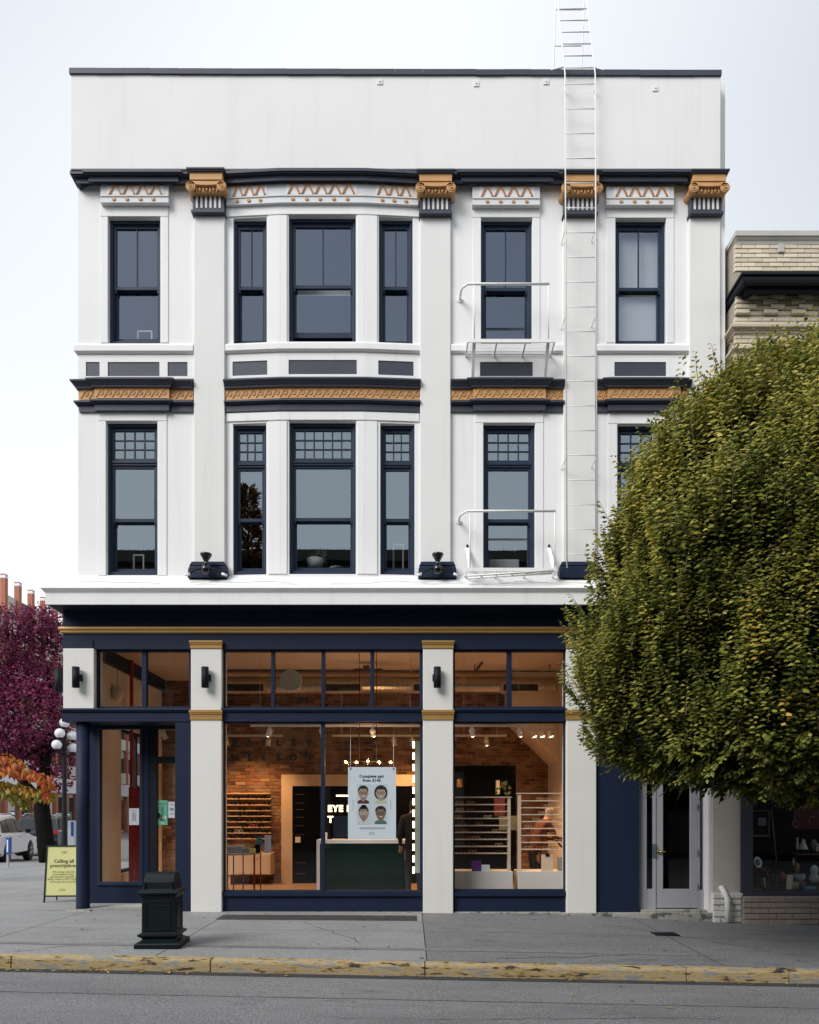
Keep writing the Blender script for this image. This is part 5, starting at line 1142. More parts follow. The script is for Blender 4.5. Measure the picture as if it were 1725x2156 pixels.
prop('box', 'grey box at the right end of the plinth', 'box', c_(1555), c_(1640), 1806, 1835, rY + .05, .15, paint('grey_card', (0.25, 0.24, 0.2), .6), zp)
prop('sign_card', 'red and pink sign card behind the left display rack', 'sign', c_(615), c_(772), 1681, 1716, rY + .5, .01, paint('red_pink_card', (0.36, 0.07, 0.06), .6))
prop('menu_board', 'pale green framed board behind the display racks', 'board', c_(690), c_(955), 1718, 1748, rY + 1.2, .02, paint('pale_green_board', (0.20, 0.22, 0.15), .6))
# small plant and vase on the black panel
vp = thing('potted_plant', 'small green plant in front of the black panel', 'plant', P(1062, 1668, 3.8)); mb = MB(); rp = random.Random(3)
for i in range(26):
    c = P(1060 + rp.uniform(-15, 14), 1658 + rp.uniform(-12, 14), 3.8 + rp.uniform(-.1, .1)); a = rp.uniform(0, 6.3); u = Vector((math.cos(a), rp.uniform(-.4, .4), math.sin(a))) * .045; v_ = Vector((-math.sin(a), .3, math.cos(a))) * .028
    mb.quad(c - u, c - v_, c + u, c + v_)
obj('leaves', mb, paint('indoor_leaf', (0.10, 0.16, 0.06), .5), vp, fix=False); obj('pot', MB().box(PX(1045, 3.9), PX(1052, 3.9), 3.85, 4.0, PZ(1672, 3.9), PZ(1643, 3.9)), INWHITE, vp)
mb = MB().lathe([(.05, 0), (.06, .02), (.06, .17), (.045, .19)], P(968, 1658, 3.9), 14); tag(obj('vase', mb, GOLD2), 'small gold vase standing before the black panel', 'vase')

# entrance corner: red pole and boards, papers on the glass
Y = 2.0; rb = thing('red_display', 'tall red pole with two rounded red boards behind the entrance window', 'display', (PX(285, Y), Y, FZ)); REDG = paint('red_gloss', (0.36, 0.012, 0.015), .3, .06)
obj('pole', MB().box(PX(273.5, Y), PX(279, Y), Y, Y + .05, FZ, PZ(1385, Y)), REDG, rb)
for a, b_ in ((271, 281.5), (282.5, 296)):
    x0, x1 = PX(a, Y - .1), PX(b_, Y - .1); zt_ = PZ(1655, Y - .1); r_ = (x1 - x0) / 2
    pts = [(x0, FZ), (x1, FZ)] + [(x0 + r_ + r_ * math.cos(R(k)), zt_ - r_ + r_ * math.sin(R(k))) for k in range(0, 181, 20)]
    obj('board', MB().prism(pts, Y - .1, Y - .07), REDG, rb, bevel=.006)
def paper(lab, x0, x1, y0, y1, Y, mat, lines):
    t = thing('paper_notice', lab, 'notice', P((x0 + x1) / 2, y1, Y)); obj('sheet', MB().box(PX(x0, Y), PX(x1, Y), Y, Y + .002, PZ(y1, Y), PZ(y0, Y)), mat, t)
    for i, (a, b_, y, h, m_) in enumerate(lines): obj('print', MB().box(PX(a, Y), PX(b_, Y), Y - .002, Y - .0005, PZ(y + h, Y), PZ(y, Y)), m_, t)
PAPER = paint('white_paper', (0.62, 0.66, 0.72), .7, .02); GP = paint('green_paper', (0.13, 0.46, 0.30), .7, .02); GI = paint('print_grey', (0.25, 0.27, 0.3), .7)
paper('white notice taped inside the entrance window', 272, 293, 1702, 1737, RY - .06 + .06, PAPER, [(277, 288, 1706, 1, GI)] + [(278, 287, 1711 + 2 * i, .9, GI) for i in range(9)])
paper('green notice with three white symbols on the shop door', 332, 353, 1685, 1737, RY + .02, GP, [(334, 351, 1692, 1.2, INK)] + [(334, 344, 1697 + i * 2.4, .8, GI) for i in range(5)] + [(335 + i * 5.6, 339 + i * 5.6, 1718, 6, INWHITE) for i in range(3)] + [(339, 346, 1730, 4, INWHITE)])
paper('white notice partly hidden at the right edge of the shop door', 354.5, 368, 1688, 1722, RY + .02, PAPER, [(358, 367, 1694, 1, INK), (358, 366, 1701, 6, GI), (358, 366, 1712, 1, GI), (358, 366, 1714, 1, GI)])

# people in the shop
def person(name, lab, joints, mats, split, loc, rz):
    """joints: name -> (parent, (x, y, z), radius). One continuous skinned surface; faces take the clothing colour of their region"""
    me = bpy.data.meshes.new(name); ks = list(joints); idx = {k: i for i, k in enumerate(ks)}
    me.from_pydata([joints[k][1] for k in ks], [(idx[joints[k][0]], idx[k]) for k in ks if joints[k][0]], [])
    o = bpy.data.objects.new(name + '_tmp', me); COL.objects.link(o); md = o.modifiers.new('s', 'SKIN'); sb_ = o.modifiers.new('u', 'SUBSURF'); sb_.levels = 2; sb_.render_levels = 2
    for k in ks:
        v = me.skin_vertices[0].data[idx[k]]; r_ = joints[k][2]; v.radius = r_ if isinstance(r_, tuple) else (r_, r_); v.use_root = (k == 'pelvis')
    dg = bpy.context.evaluated_depsgraph_get(); me2 = bpy.data.meshes.new_from_object(o.evaluated_get(dg)); bpy.data.objects.remove(o)
    me2.name = name
    for m_ in mats: me2.materials.append(m_)
    for p in me2.polygons: p.use_smooth = True; p.material_index = split(p.center)
    ob = bpy.data.objects.new(name, me2); COL.objects.link(ob); ob.location = loc; ob.rotation_euler = (0, 0, rz); return tag(ob, lab, 'person')
def body(lean=0.0, arm=0.0):
    J = {'pelvis': (None, (0, 0, .98), (.16, .12)), 'spine': ('pelvis', (0, lean * .3, 1.18), (.15, .11)), 'chest': ('spine', (0, lean * .7, 1.38), (.17, .12)), 'neck': ('chest', (0, lean * .95, 1.53), .06),
         'jaw': ('neck', (0, lean * 1.1 - .01, 1.62), .075), 'skull': ('jaw', (0, lean * 1.15, 1.71), (.085, .10)), 'crown': ('skull', (0, lean * 1.15, 1.78), .06)}
    for s, n_ in ((-1, 'r'), (1, 'l')):
        J['sh' + n_] = ('chest', (s * .19, lean * .75, 1.45), .075); J['el' + n_] = ('sh' + n_, (s * .25, lean * .7 + arm * .2, 1.17), .055); J['wr' + n_] = ('el' + n_, (s * .22, lean * .7 + .08 + arm * .45, .98 + arm * .25), .036)
        J['pa' + n_] = ('wr' + n_, (s * .21, lean * .7 + .11 + arm * .52, .90 + arm * .26), (.034, .022))
        for f in range(4): b_ = s * .21 + (f - 1.5) * .02; J['f%d%s' % (f, n_)] = ('pa' + n_, (b_, lean * .7 + .12 + arm * .56, .84 + arm * .26 + .01 * (f == 3)), .009); J['g%d%s' % (f, n_)] = ('f%d%s' % (f, n_), (b_, lean * .7 + .14 + arm * .6, .80 + arm * .25 + .012 * (f in (0, 3))), .008)
        J['t' + n_] = ('pa' + n_, (s * .21 - s * .05, lean * .7 + .13 + arm * .5, .88 + arm * .26), .010)
        J['hp' + n_] = ('pelvis', (s * .09, 0, .90), .095); J['kn' + n_] = ('hp' + n_, (s * .10, .02, .50), .066); J['an' + n_] = ('kn' + n_, (s * .10, -.02, .10), .045); J['to' + n_] = ('an' + n_, (s * .11, .15, .045), (.045, .035))
    return J
SKIN = paint('skin', (0.42, 0.25, 0.17), .6, .05); BLKC = paint('black_clothing', (0.012, 0.011, 0.012), .9, .2, 8); DJ = paint('dark_jeans', (0.02, 0.02, 0.028), .9, .2, 8); HR = paint('dark_hair', (0.02, 0.013, 0.01), .6, .2, 20)
RUST = paint('rust_coat', (0.11, 0.035, 0.016), .9, .15, 6); GREYH = paint('grey_hair', (0.34, 0.30, 0.26), .8, .15, 20); TANT = paint('tan_trousers', (0.30, 0.20, 0.10), .9, .1)
def split1(c): return 1 if c.z > 1.60 and (c.y < .03 or c.z > 1.75) else (0 if c.z > 1.54 or (c.z < .96 and abs(c.x) > .165 and c.z > .7) else (2 if c.z > .92 else 3))
p1 = person('person', 'person in black clothing standing with the back to the street by the lit mirror', body(.02, .1), [SKIN, HR, BLKC, DJ], split1, (PX(872, 1.0), 1.0, FZ), R(10))
p2 = person('person', 'stooping person in a rust brown coat behind the right display rack', body(.28, .6), [SKIN, GREYH, RUST, DJ], lambda c: split1(Vector((c.x, c.y - .3 if c.z > 1.55 else c.y, c.z))), (PX(1125, 1.5), 1.5, FZ), R(-75))
p2.scale = (.96, .96, .93)
# ------------------------------------------------------------------ street furniture
BING = paint('dark_green_cast_iron', (0.004, 0.010, 0.012), .45, .25, 5, .25, 40, spec=.22, dirt=((0.05, 0.07, 0.07), 0.74, 9))
bx_, by_ = PX(330, -3.15), -2.93; bz = ground(bx_, by_)
bn = thing('litter_bin', 'dark green cast iron litter bin with domed hood on the pavement', 'litter bin', (bx_, by_, bz), R(4))
def fr(zs):      # stacked square sections (z, half width)
    mb = MB(); 
    for z, h in zs: pass
    vs = [(sx * h, sy * h, z) for z, h in zs for sx, sy in ((-1, -1), (1, -1), (1, 1), (-1, 1))]; k = len(zs)
    fs = [(i * 4 + j, i * 4 + (j + 1) % 4, (i + 1) * 4 + (j + 1) % 4, (i + 1) * 4 + j) for i in range(k - 1) for j in range(4)] + [(3, 2, 1, 0), tuple((k - 1) * 4 + j for j in range(4))]
    return mb.add(vs, fs)
obj('base', fr([(0, .27), (.05, .27), (.062, .262), (.09, .20), (.115, .196), (.13, .215), (.145, .24), (.165, .24), (.18, .205), (.19, .20)]), BING, bn, bevel=.008, local=True)
obj('body', fr([(.185, .2), (.6, .198), (.62, .198)]), BING, bn, bevel=.012, local=True)
mb = MB(); rim(mb, -.15, .15, -.206, -.19, .215, .565, .012); mb.box(-.15, .15, -.2065, -.19, .50, .51); mb2 = MB()
for p in mb.v: mb2.v.append((-p[1], p[0], p[2]))
mb2.f = list(mb.f); mb2.sm = list(mb.sm); obj('front_panel', mb, BING, bn, bevel=.003, local=True); obj('side_panel', mb2, BING, bn, bevel=.003, local=True)
obj('cap_moulding', fr([(.60, .2), (.63, .21), (.65, .235), (.672, .236), (.69, .215), (.70, .2)]), BING, bn, bevel=.006, local=True)
mb = MB(); pts = [(-.19, .70)] + [(-.175 * math.cos(R(a)) ** .55 if a < 90 else 0, .70 + .205 * math.sin(R(a))) for a in (0, 25, 45, 60, 72)] + [(.0, .905)] + [(.175 * math.cos(R(a)) ** .55, .70 + .205 * math.sin(R(a))) for a in (72, 60, 45, 25, 0)] + [(.19, .70)]
k = len(pts); vs = []
for sx, w in ((-1, 0), (1, 0)):
    for y, z in pts: vs.append((sx * (.19 - .02 * (z - .7) / .2), y, z))
mb.add(vs, [tuple(range(k)), tuple(reversed(range(k, 2 * k)))] + [(i, i + 1, k + i + 1, k + i) for i in range(k - 1)] + [(k - 1, 0, k, 2 * k - 1)])
hd = obj('hood', mb, BING, bn, bevel=.012, local=True)
for s in (-1, 1): obj('hood_rib', MB().box(s * .165 - .006, s * .165 + .006, -.187, -.178, .705, .80), BING, hd, local=True)

# pavement sign board
SIGNY = paint('pale_yellow_board', (0.60, 0.60, 0.27), .5, .02); GI2 = paint('faint_olive_ink', (0.30, 0.31, 0.10), .6); OL = paint('dark_olive_ink', (0.045, 0.045, 0.015), .6)
sbY = 1.15; sbx = PX(131, sbY); sb = thing('sandwich_board', 'pale yellow pavement sign board in a black frame by the corner column', 'sign', (sbx, sbY, .0), R(3))
H_, Wd, tl = 1.02, .64, R(7)
def onb(x, z, o=0.0): return (x, z * math.sin(tl) + o * math.cos(tl) - .0, z * math.cos(tl) - o * math.sin(tl) * -1 * 0)
def slab(x0, x1, z0, z1, o0, o1):
    vs = []
    for z in (z0, z1):
        for o in (o0, o1):
            for x in (x0, x1): vs.append((x, z * math.sin(tl) + o, z * math.cos(tl)))
    return MB().add(vs, [(0, 2, 3, 1), (4, 5, 7, 6), (0, 1, 5, 4), (2, 6, 7, 3), (0, 4, 6, 2), (1, 3, 7, 5)])
for x0, x1, z0, z1 in ((-Wd / 2, -Wd / 2 + .022, 0, H_), (Wd / 2 - .022, Wd / 2, 0, H_), (-Wd / 2 + .022, Wd / 2 - .022, H_ - .022, H_), (-Wd / 2 + .022, Wd / 2 - .022, .10, .125)): obj('frame', slab(x0, x1, z0, z1, -.02, .01), BLACKM, sb, local=True)
obj('panel', slab(-Wd / 2 + .02, Wd / 2 - .02, .12, H_ - .02, -.008, .004), SIGNY, sb, local=True)
for x in (-Wd / 2 + .08, Wd / 2 - .08): obj('rear_leg', MB().tube([(x, .36, 0.0), (x, H_ * math.sin(tl) + .01, H_ * math.cos(tl))], .012, 6), BLACKM, sb, local=True)
rt = (R(90) - tl, 0, 0)
def st(b_, z, size, m_, bold=0, sp=1.0): text('lettering', b_, m_, sb, (0, z * math.sin(tl) - .011, z * math.cos(tl)), size, spacing=sp, bold=bold, rot=rt, local=True)
st('Calling all', .735, .086, OL, .001, 1.04); st('prescriptions', .655, .086, OL, .001, 1.04)
for i, s in enumerate(('We accept all valid', 'prescriptions from', 'optometrists outside of', 'Bailey Nelson. BYO Script,', "we've got you covered.")): st(s, .545 - i * .044, .050, GI2)
st('B A I L E Y', .235, .022, GI2); st('N E L S O N', .212, .022, GI2)
for s in (-1, 1): mb = MB(); z = .89; c = (s * .024, z * math.sin(tl) - .011, z * math.cos(tl)); mb.tube([(c[0] + .021 * math.cos(R(a)), c[1], c[2] + .021 * math.sin(R(a))) for a in range(0, 361, 30)], .002, 4, caps=False); obj('ring_mark', mb, OL, sb, local=True)

# five-globe street lamps
OPAL = paint('opal_lamp_globe', (0.72, 0.73, 0.76), .2, .02)
def lamp(x, Y, lab, s=1.0, ytop=1522):
    X = PX(x, Y); zt_ = PZ(ytop, Y); t = thing('street_lamp', lab, 'street lamp', (X, Y, -.1), group='five globe street lamps'); k = (12 + Y) / F_PX; r_ = 10.3 * k * s
    obj('pole', MB().lathe([(.16, -.13), (.16, .3), (.10, .5), (.075, 1.0), (.06, zt_ - 5 * r_), (.05, zt_ - 2 * r_)], (X, Y, 0), 14), BLACKM, t)
    mb = MB().lathe([(r_ * .35, -r_ * 1.25), (r_ * .5, -r_ * .95), (r_ * .3, -r_ * .8)], (X, Y, zt_), 12); obj('finial', mb, BLACKM, t); obj('globe', MB().ball((X, Y, zt_), r_, 18, 12), OPAL, t)
    for dx_, dz_, dy_ in ((-2.2, -32, -.8), (9, -34, .8), (-7.5, -56, -.9), (11, -60, .7)):
        c = Vector((X + dx_ * k * s, Y + dy_ * r_ * 2, zt_ + dz_ * k * s + r_ * 0.8)); g_ = obj('globe', MB().ball(c, r_, 18, 12), OPAL, t)
        obj('arm', MB().tube([(X, Y, c.z - r_ * 1.9), (c.x, c.y, c.z - r_ * 1.5), (c.x, c.y, c.z - r_ * .9)], r_ * .16, 6), BLACKM, g_); obj('fitter', MB().lathe([(r_ * .3, -r_ * 1.2), (r_ * .55, -r_ * .85)], c, 10), BLACKM, g_)
lamp(136, 11.0, 'near black street lamp with white globes beside the corner column')
lamp(119, 52.0, 'small far street lamp with white globes down the side street', .36, 1676)
# meter post with blue head
mY_ = 9.6; mt = thing('parking_post', 'grey post with a blue head on the pavement by the white car', 'post', (PX(17, mY_), mY_, -.02))
obj('post', MB().lathe([(.10, 0), (.10, .015), (.035, .02), (.035, .75)], (PX(17, mY_), mY_, -.02), 12), paint('grey_post', (0.25, 0.26, 0.28), .5), mt); BLUE = paint('blue_plastic', (0.02, 0.07, 0.30), .4)
obj('blue_head', MB().box(PX(18, mY_) - .055, PX(18, mY_) + .075, mY_ - .05, mY_ + .05, PZ(1798, mY_), PZ(1763, mY_)), BLUE, mt, bevel=.01); obj('white_strip', MB().box(PX(18, mY_) - .02, PX(18, mY_) + .02, mY_ - .056, mY_ - .05, PZ(1794, mY_), PZ(1768, mY_)), INWHITE, mt)
bn2 = thing('pay_station', 'blue and white box behind the corner column', 'box', (PX(150, 14), 14, -.1)); obj('body', MB().box(PX(143, 14), PX(156, 14), 14, 14.3, -.1, PZ(1728, 14)), paint('pale_box', (0.5, 0.52, 0.55), .5), bn2); obj('blue_panel', MB().box(PX(150, 14), PX(155, 14), 13.98, 14, PZ(1760, 14), PZ(1730, 14)), BLUE, bn2)

# cars
TYRE = paint('tyre', (0.012, 0.012, 0.013), .85); CGL = paint('car_window', (0.012, 0.016, 0.022), .08, 0, 1, 0, spec=.6); RIMM = paint('alloy', (0.35, 0.35, 0.36), .35, .05, 1, 0, metal=.7); TAIL = paint('red_lamp', (0.35, 0.01, 0.012), .15)
CHR = paint('chrome_trim', (0.5, 0.5, 0.52), .2, 0, 1, 0, metal=.9)
def car(name, lab, loc, rz, pm):
    """SUV along +X (front at +X)"""
    t = thing(name, lab, 'car', loc, rz); Wd = .90
    prof_ = [(-2.15, .42), (-2.2, .62), (-2.18, .92), (-2.08, 1.02), (-1.2, 1.04), (.75, 1.0), (1.25, .98), (1.9, .88), (2.15, .74), (2.22, .55), (2.18, .36), (1.85, .30)]
    for cx in (1.35, -1.38):  # wheel arches
        arch = [(cx + .40 * math.cos(R(a)), .34 + .40 * math.sin(R(a))) for a in range(0, 181, 20)]
        prof_ += [(x, max(.26, z)) for x, z in arch]
    prof_ = prof_ + [(-1.85, .30)]
    def lay(yv, inset):
        return [(x * (1 - inset * .02), yv, z) for x, z in prof_]
    L = [(-Wd + .0, .0), (-Wd + .0, 0)]; k = len(prof_)
    rows_ = []
    for yv, f in ((-.90, .90), (-.84, 1.0), (.84, 1.0), (.90, .90)): rows_.append([(x, yv, .66 + (z - .66) * (f if abs(yv) > .85 else 1.0)) for x, z in prof_])
    mb = MB(); vs = [p for r_ in rows_ for p in r_]; fs = [tuple(range(k)), tuple(reversed(range(3 * k, 4 * k)))] + [(j * k + i, j * k + (i + 1) % k, (j + 1) * k + (i + 1) % k, (j + 1) * k + i) for j in range(3) for i in range(k)]
    mb.add(vs, fs); obj('body', mb, pm, t, bevel=.025, local=True)
    lo = [(-2.05, 1.02), (1.0, 1.0)]; cab = [(-2.02, 1.0, .84), (-1.72, 1.50, .68), (-1.3, 1.62, .66), (-.2, 1.66, .66), (.25, 1.60, .66), (1.02, .99, .82)]
    vs = [(x, s * w, z) for s in (-1, 1) for x, z, w in cab]; n_ = len(cab); mb = MB().add(vs, [tuple(range(n_)), tuple(reversed(range(n_, 2 * n_)))] + [(i, i + 1, n_ + i + 1, n_ + i) for i in range(n_ - 1)] + [(n_ - 1, 0, n_, 2 * n_ - 1)]); obj('cabin', mb, pm, t, bevel=.03, local=True)
    def wq(p, s):
        x, z = p; w = .84 + (.67 - .84) * (z - 1.0) / .6; return (x, s * (w + .012), z)
    for s in (-1, 1):
        for q_ in ([(-1.72, 1.08), (-1.02, 1.07), (-1.02, 1.50), (-1.48, 1.46)], [(-.96, 1.07), (-.08, 1.06), (-.08, 1.55), (-.96, 1.52)], [(-.02, 1.06), (.78, 1.05), (.27, 1.50), (-.02, 1.54)]): obj('side_window', MB().quad(*[wq(p, s) for p in q_]), CGL, t, local=True, fix=False)
        mb = MB().ball((.72, s * .98, 1.10), .10, 10, 6, sz=.75); obj('wing_mirror', mb, BLACKM, t, local=True)
        for x in (.1, -.9): obj('door_handle', MB().box(x - .22, x - .06, s * .902, s * .918, .90, .925), CHR, t, local=True)
        obj('tail_lamp', MB().box(-2.19, -1.95, s * .62, s * .885, .86, 1.02), TAIL, t, bevel=.02, local=True); obj('head_lamp', MB().box(1.9, 2.12, s * .55, s * .85, .70, .80), CHR, t, bevel=.02, local=True)
        obj('roof_rail', MB().tube([(-1.6, s * .6, 1.60), (-1.3, s * .6, 1.69), (.0, s * .6, 1.70), (.2, s * .6, 1.63)], .018, 6), CHR, t, local=True)
        for cx in (1.35, -1.38):
            w_ = obj('wheel', MB().lathe([(.2, s * .70), (.33, s * .70), (.35, s * .74), (.35, s * .88), (.33, s * .91), (.24, s * .915)], (cx, 0, .35), 22, 'Y'), TYRE, t, local=True)
            mb = MB().lathe([(.03, s * .918), (.24, s * .90), (.245, s * .88)], (cx, 0, .35), 18, 'Y')
            for a in range(5): c_a = R(72 * a); mb.tube([(cx, s * .915, .35), (cx + .22 * math.cos(c_a), s * .915, .35 + .22 * math.sin(c_a))], .025, 4)
            obj('rim', mb, RIMM, w_, local=True)
    obj('rear_window', MB().quad((-1.99, -.68, 1.08), (-1.99, .68, 1.08), (-1.77, .60, 1.46), (-1.77, -.60, 1.46)), CGL, t, local=True, fix=False)
    obj('windscreen', MB().quad((.98, -.70, 1.06), (.98, .70, 1.06), (.36, .58, 1.55), (.36, -.58, 1.55)), CGL, t, local=True, fix=False)
    obj('number_plate', MB().box(-2.215, -2.19, -.2, .2, .66, .78), INWHITE, t, local=True); obj('bumper', MB().box(-2.24, -2.05, -.82, .82, .34, .56), BLACKM, t, bevel=.03, local=True)
    return t
WCAR = paint('white_pearl_paint', (0.80, 0.76, 0.75), .25, .02, 1, 0, coat=.6); DCAR = paint('black_car_paint', (0.012, 0.014, 0.020), .2, .02, 1, 0, coat=.6)
car('parked_car', 'white parked car at the left edge beyond the pavement', (-14.35, 13.3, -.13), R(103), WCAR)
car('parked_car', 'dark parked car behind the plum tree trunk', (-15.2, 19.3, -.13), R(99), DCAR)

# ------------------------------------------------------------------ trees
def leaf_cloud(name, L, mat, parent=None, local=False):
    """L: list of (base, axis, normal, length, width, tint, droop)"""
    V = []; F = []; T = []
    for (p, a, nn, ln, wd, ti, dr, *fo) in L:
        fo = fo[0] if fo else .05
        s = a.cross(nn); s.normalize(); o = len(V)
        m = p + a * (ln * .5) + nn * (ln * .07); tip = p + a * ln - nn * (ln * dr); l1 = p + a * (ln * .45) + s * (wd * .5) - nn * (ln * fo); r1 = p + a * (ln * .45) - s * (wd * .5) - nn * (ln * fo)
        V += [tuple(p), tuple(l1), tuple(m), tuple(r1), tuple(tip)]; F += [(o, o + 2, o + 1), (o, o + 3, o + 2), (o + 1, o + 2, o + 4), (o + 2, o + 3, o + 4)]; T += [ti] * 5
    me = bpy.data.meshes.new(name); me.from_pydata(V, [], F); me.polygons.foreach_set('use_smooth', [True] * len(F))
    at = me.attributes.new('tint', 'FLOAT', 'POINT'); at.data.foreach_set('value', T); me.materials.append(mat)
    return link(name, me, parent, (0, 0, 0), local)
def interp(tab, v):
    if v <= tab[0][0]: return tab[0][1]
    for (a, fa), (b, fb) in zip(tab, tab[1:]):
        if v <= b: return fa + (fb - fa) * (v - a) / (b - a)
    return tab[-1][1]
BARK = paint('grey_bark', (0.09, 0.075, 0.06), .9, .25, 8, .8, 30, bdist=.01, stretch=(1, 1, .3)); BARKD = paint('dark_bark', (0.009, 0.008, 0.007), .95, .4, 8, .8, 30, bdist=.01, stretch=(1, 1, .3), spec=.08); TWIG = paint('twig', (0.10, 0.075, 0.045), .8, .2)
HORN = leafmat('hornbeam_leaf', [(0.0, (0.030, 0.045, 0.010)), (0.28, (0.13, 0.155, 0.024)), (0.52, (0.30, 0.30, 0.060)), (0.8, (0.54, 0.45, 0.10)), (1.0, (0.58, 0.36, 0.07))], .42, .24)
TY = -3.0; TXc = PX(1762, TY); rz_ = random.Random(11)
tree = thing('street_tree', 'large dense green street tree turning yellow before the building', 'tree', (TXc, TY, ground(TXc, TY)))
def pp(x, y): return ((1737 - x) * 9 / F_PX, PZ(y + 12, TY))
RT = sorted([(z, r_) for r_, z in (pp(1690, 735), pp(1600, 762), pp(1540, 790), pp(1480, 830), pp(1430, 870), pp(1395, 912), pp(1350, 950), pp(1322, 1000), pp(1296, 1050), pp(1268, 1100), pp(1250, 1150), pp(1232, 1200), pp(1218, 1300), pp(1228, 1400), pp(1262, 1500), pp(1290, 1550), pp(1330, 1600), pp(1400, 1632), pp(1620, 1668))])
RT = [(RT[0][0] - .05, .1)] + RT + [(RT[-1][0] + .08, .05)]
ZB, ZTt = RT[0][0], RT[-1][0]
def lump(th, z): return 1 + .05 * math.sin(3 * th + z * 1.7) + .04 * math.sin(7 * th - z * 2.9) + .03 * math.sin(13 * th + z * 5)
leaves = []; twigs = MB()
up = Vector((0, 0, 1))
def add_shoot(p, d, out, n_l, step, base_t, size):
    nonlocal_p = p.copy(); side = d.cross(out)
    if side.length < 1e-3: side = Vector((1, 0, 0))
    side.normalize(); pts = [p.copy()]
    for k in range(n_l):
        p = p + d * step; d = (d + up * .03 + Vector((rz_.uniform(-.06, .06), rz_.uniform(-.06, .06), 0))).normalized()
        s = 1 if k % 2 else -1
        a = (side * s * rz_.uniform(.25, .95) + out * rz_.uniform(.35, .95) + d * rz_.uniform(.0, .45) - up * rz_.uniform(-.15, .35)); a.normalize()
        nn = (up * 1.0 + out * rz_.uniform(.1, .7) + Vector((rz_.uniform(-.25, .25), rz_.uniform(-.25, .25), 0))); nn = (nn - a * nn.dot(a)).normalized()
        f = 1.0 if k < n_l - 3 else .7
        ln = size * rz_.uniform(.75, 1.2) * f
        leaves.append((p + a * .01, a, nn, ln, ln * rz_.uniform(.55, .72), min(1, max(0, base_t + rz_.gauss(0, .12))), rz_.uniform(.16, .34), .17))
        pts.append(p.copy())
    if rz_.random() < .5: twigs.tube([pts[0], pts[len(pts) // 2], pts[-1]], [.006, .0045, .002], 3, caps=False)
def patch_tint(th, z):
    v = math.sin(th * 5 + z * 2.1) * math.sin(z * 3.3 - th * 2) + .6 * math.sin(th * 11 - z * 5.7)
    return .36 + .11 * v
def surf(th, z, dep):
    r_ = max(.05, interp(RT, z) * lump(th, z) - dep); return Vector((TXc + math.cos(th) * r_, TY + math.sin(th) * r_ * .74, z))
def pick():
    while True:
        z = rz_.uniform(ZB, ZTt); r0 = interp(RT, z); th = rz_.uniform(0, 2 * math.pi)
        if rz_.random() > (r0 + .35) / 3.7: continue
        if math.sin(th) > .25 and rz_.random() < .72: continue          # the far side is thinner
        return th, z
def shoot_at(th, z, dep, bt, size):
    z = min(max(z, ZB), ZTt - .02); hz = (z - ZB) / (ZTt - ZB); out = Vector((math.cos(th), math.sin(th), 0)); p = surf(th, z, dep)
    o3 = (out + up * (.7 if hz > .8 else (-.5 if hz < .07 else 0))).normalized()
    if hz > .12: d = (up * rz_.uniform(.8, 1.3) + o3 * rz_.uniform(.1, .9) + Vector((rz_.uniform(-.4, .4), rz_.uniform(-.4, .4), 0))).normalized()
    else: d = (o3 * rz_.uniform(.5, 1.0) - up * rz_.uniform(-.2, .7) + Vector((rz_.uniform(-.5, .5), rz_.uniform(-.5, .5), 0))).normalized()
    k = rz_.randint(8, 18); st_ = rz_.uniform(.026, .036)
    add_shoot(p - d * (k * st_ * .55), d, o3, k, st_, bt + (.10 if hz > .55 else 0) + (-.10 if hz < .3 else 0) + (.45 if rz_.random() < .035 else 0), size)  # tint paler high in the crown, darker low down: painted light and shade
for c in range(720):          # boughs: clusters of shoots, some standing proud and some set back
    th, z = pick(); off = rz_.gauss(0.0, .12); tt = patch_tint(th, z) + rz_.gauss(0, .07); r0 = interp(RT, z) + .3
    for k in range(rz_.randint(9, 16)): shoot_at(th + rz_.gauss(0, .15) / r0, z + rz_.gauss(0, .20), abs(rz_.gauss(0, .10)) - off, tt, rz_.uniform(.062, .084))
for c in range(5200):         # inner foliage, tinted near black to paint shade into the gaps
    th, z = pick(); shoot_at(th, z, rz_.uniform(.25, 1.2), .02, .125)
# wands standing out of the outline
for i in range(360):
    z = rz_.uniform(ZB + .4, ZTt); th = rz_.uniform(math.pi * .6, math.pi * 2.05); r_ = interp(RT, z) * lump(th, z); out = Vector((math.cos(th), math.sin(th), 0)); hz = (z - ZB) / (ZTt - ZB)
    p = Vector((TXc + out.x * r_, TY + out.y * r_ * .74, z)) - out * .12
    d = (up * (1.0 if hz > .45 else .45) + out * rz_.uniform(.3, .8) * (1 if hz < .8 else .4)).normalized()
    add_shoot(p, d, out, rz_.randint(8, 15), .036, rz_.uniform(.3, .6) + .12 * (hz > .5), .085)  # upper wands tinted paler too, as painted top light
for (x, y) in ((1440, 805), (1470, 800), (1512, 785), (1560, 770), (1600, 755), (1640, 735), (1665, 740), (1700, 725), (1720, 715)):
    p = P(x, y, TY); add_shoot(p, Vector((-.18 + rz_.uniform(-.1, .1), 0, 1)).normalized(), Vector((-.6, -.8, 0)), 11, .033, .5, .075)
leaf_cloud('crown', leaves, HORN, tree).location = -Vector(tree.location)
obj('twigs', twigs, TWIG, tree, fix=False)
tb_ = MB().tube([(TXc, TY, -.3), (TXc + .02, TY, .8), (TXc, TY, 2.0), (TXc - .03, TY, 3.6), (TXc, TY, 6.5)], [.17, .14, .13, .10, .03], 12); obj('trunk', tb_, BARK, tree)
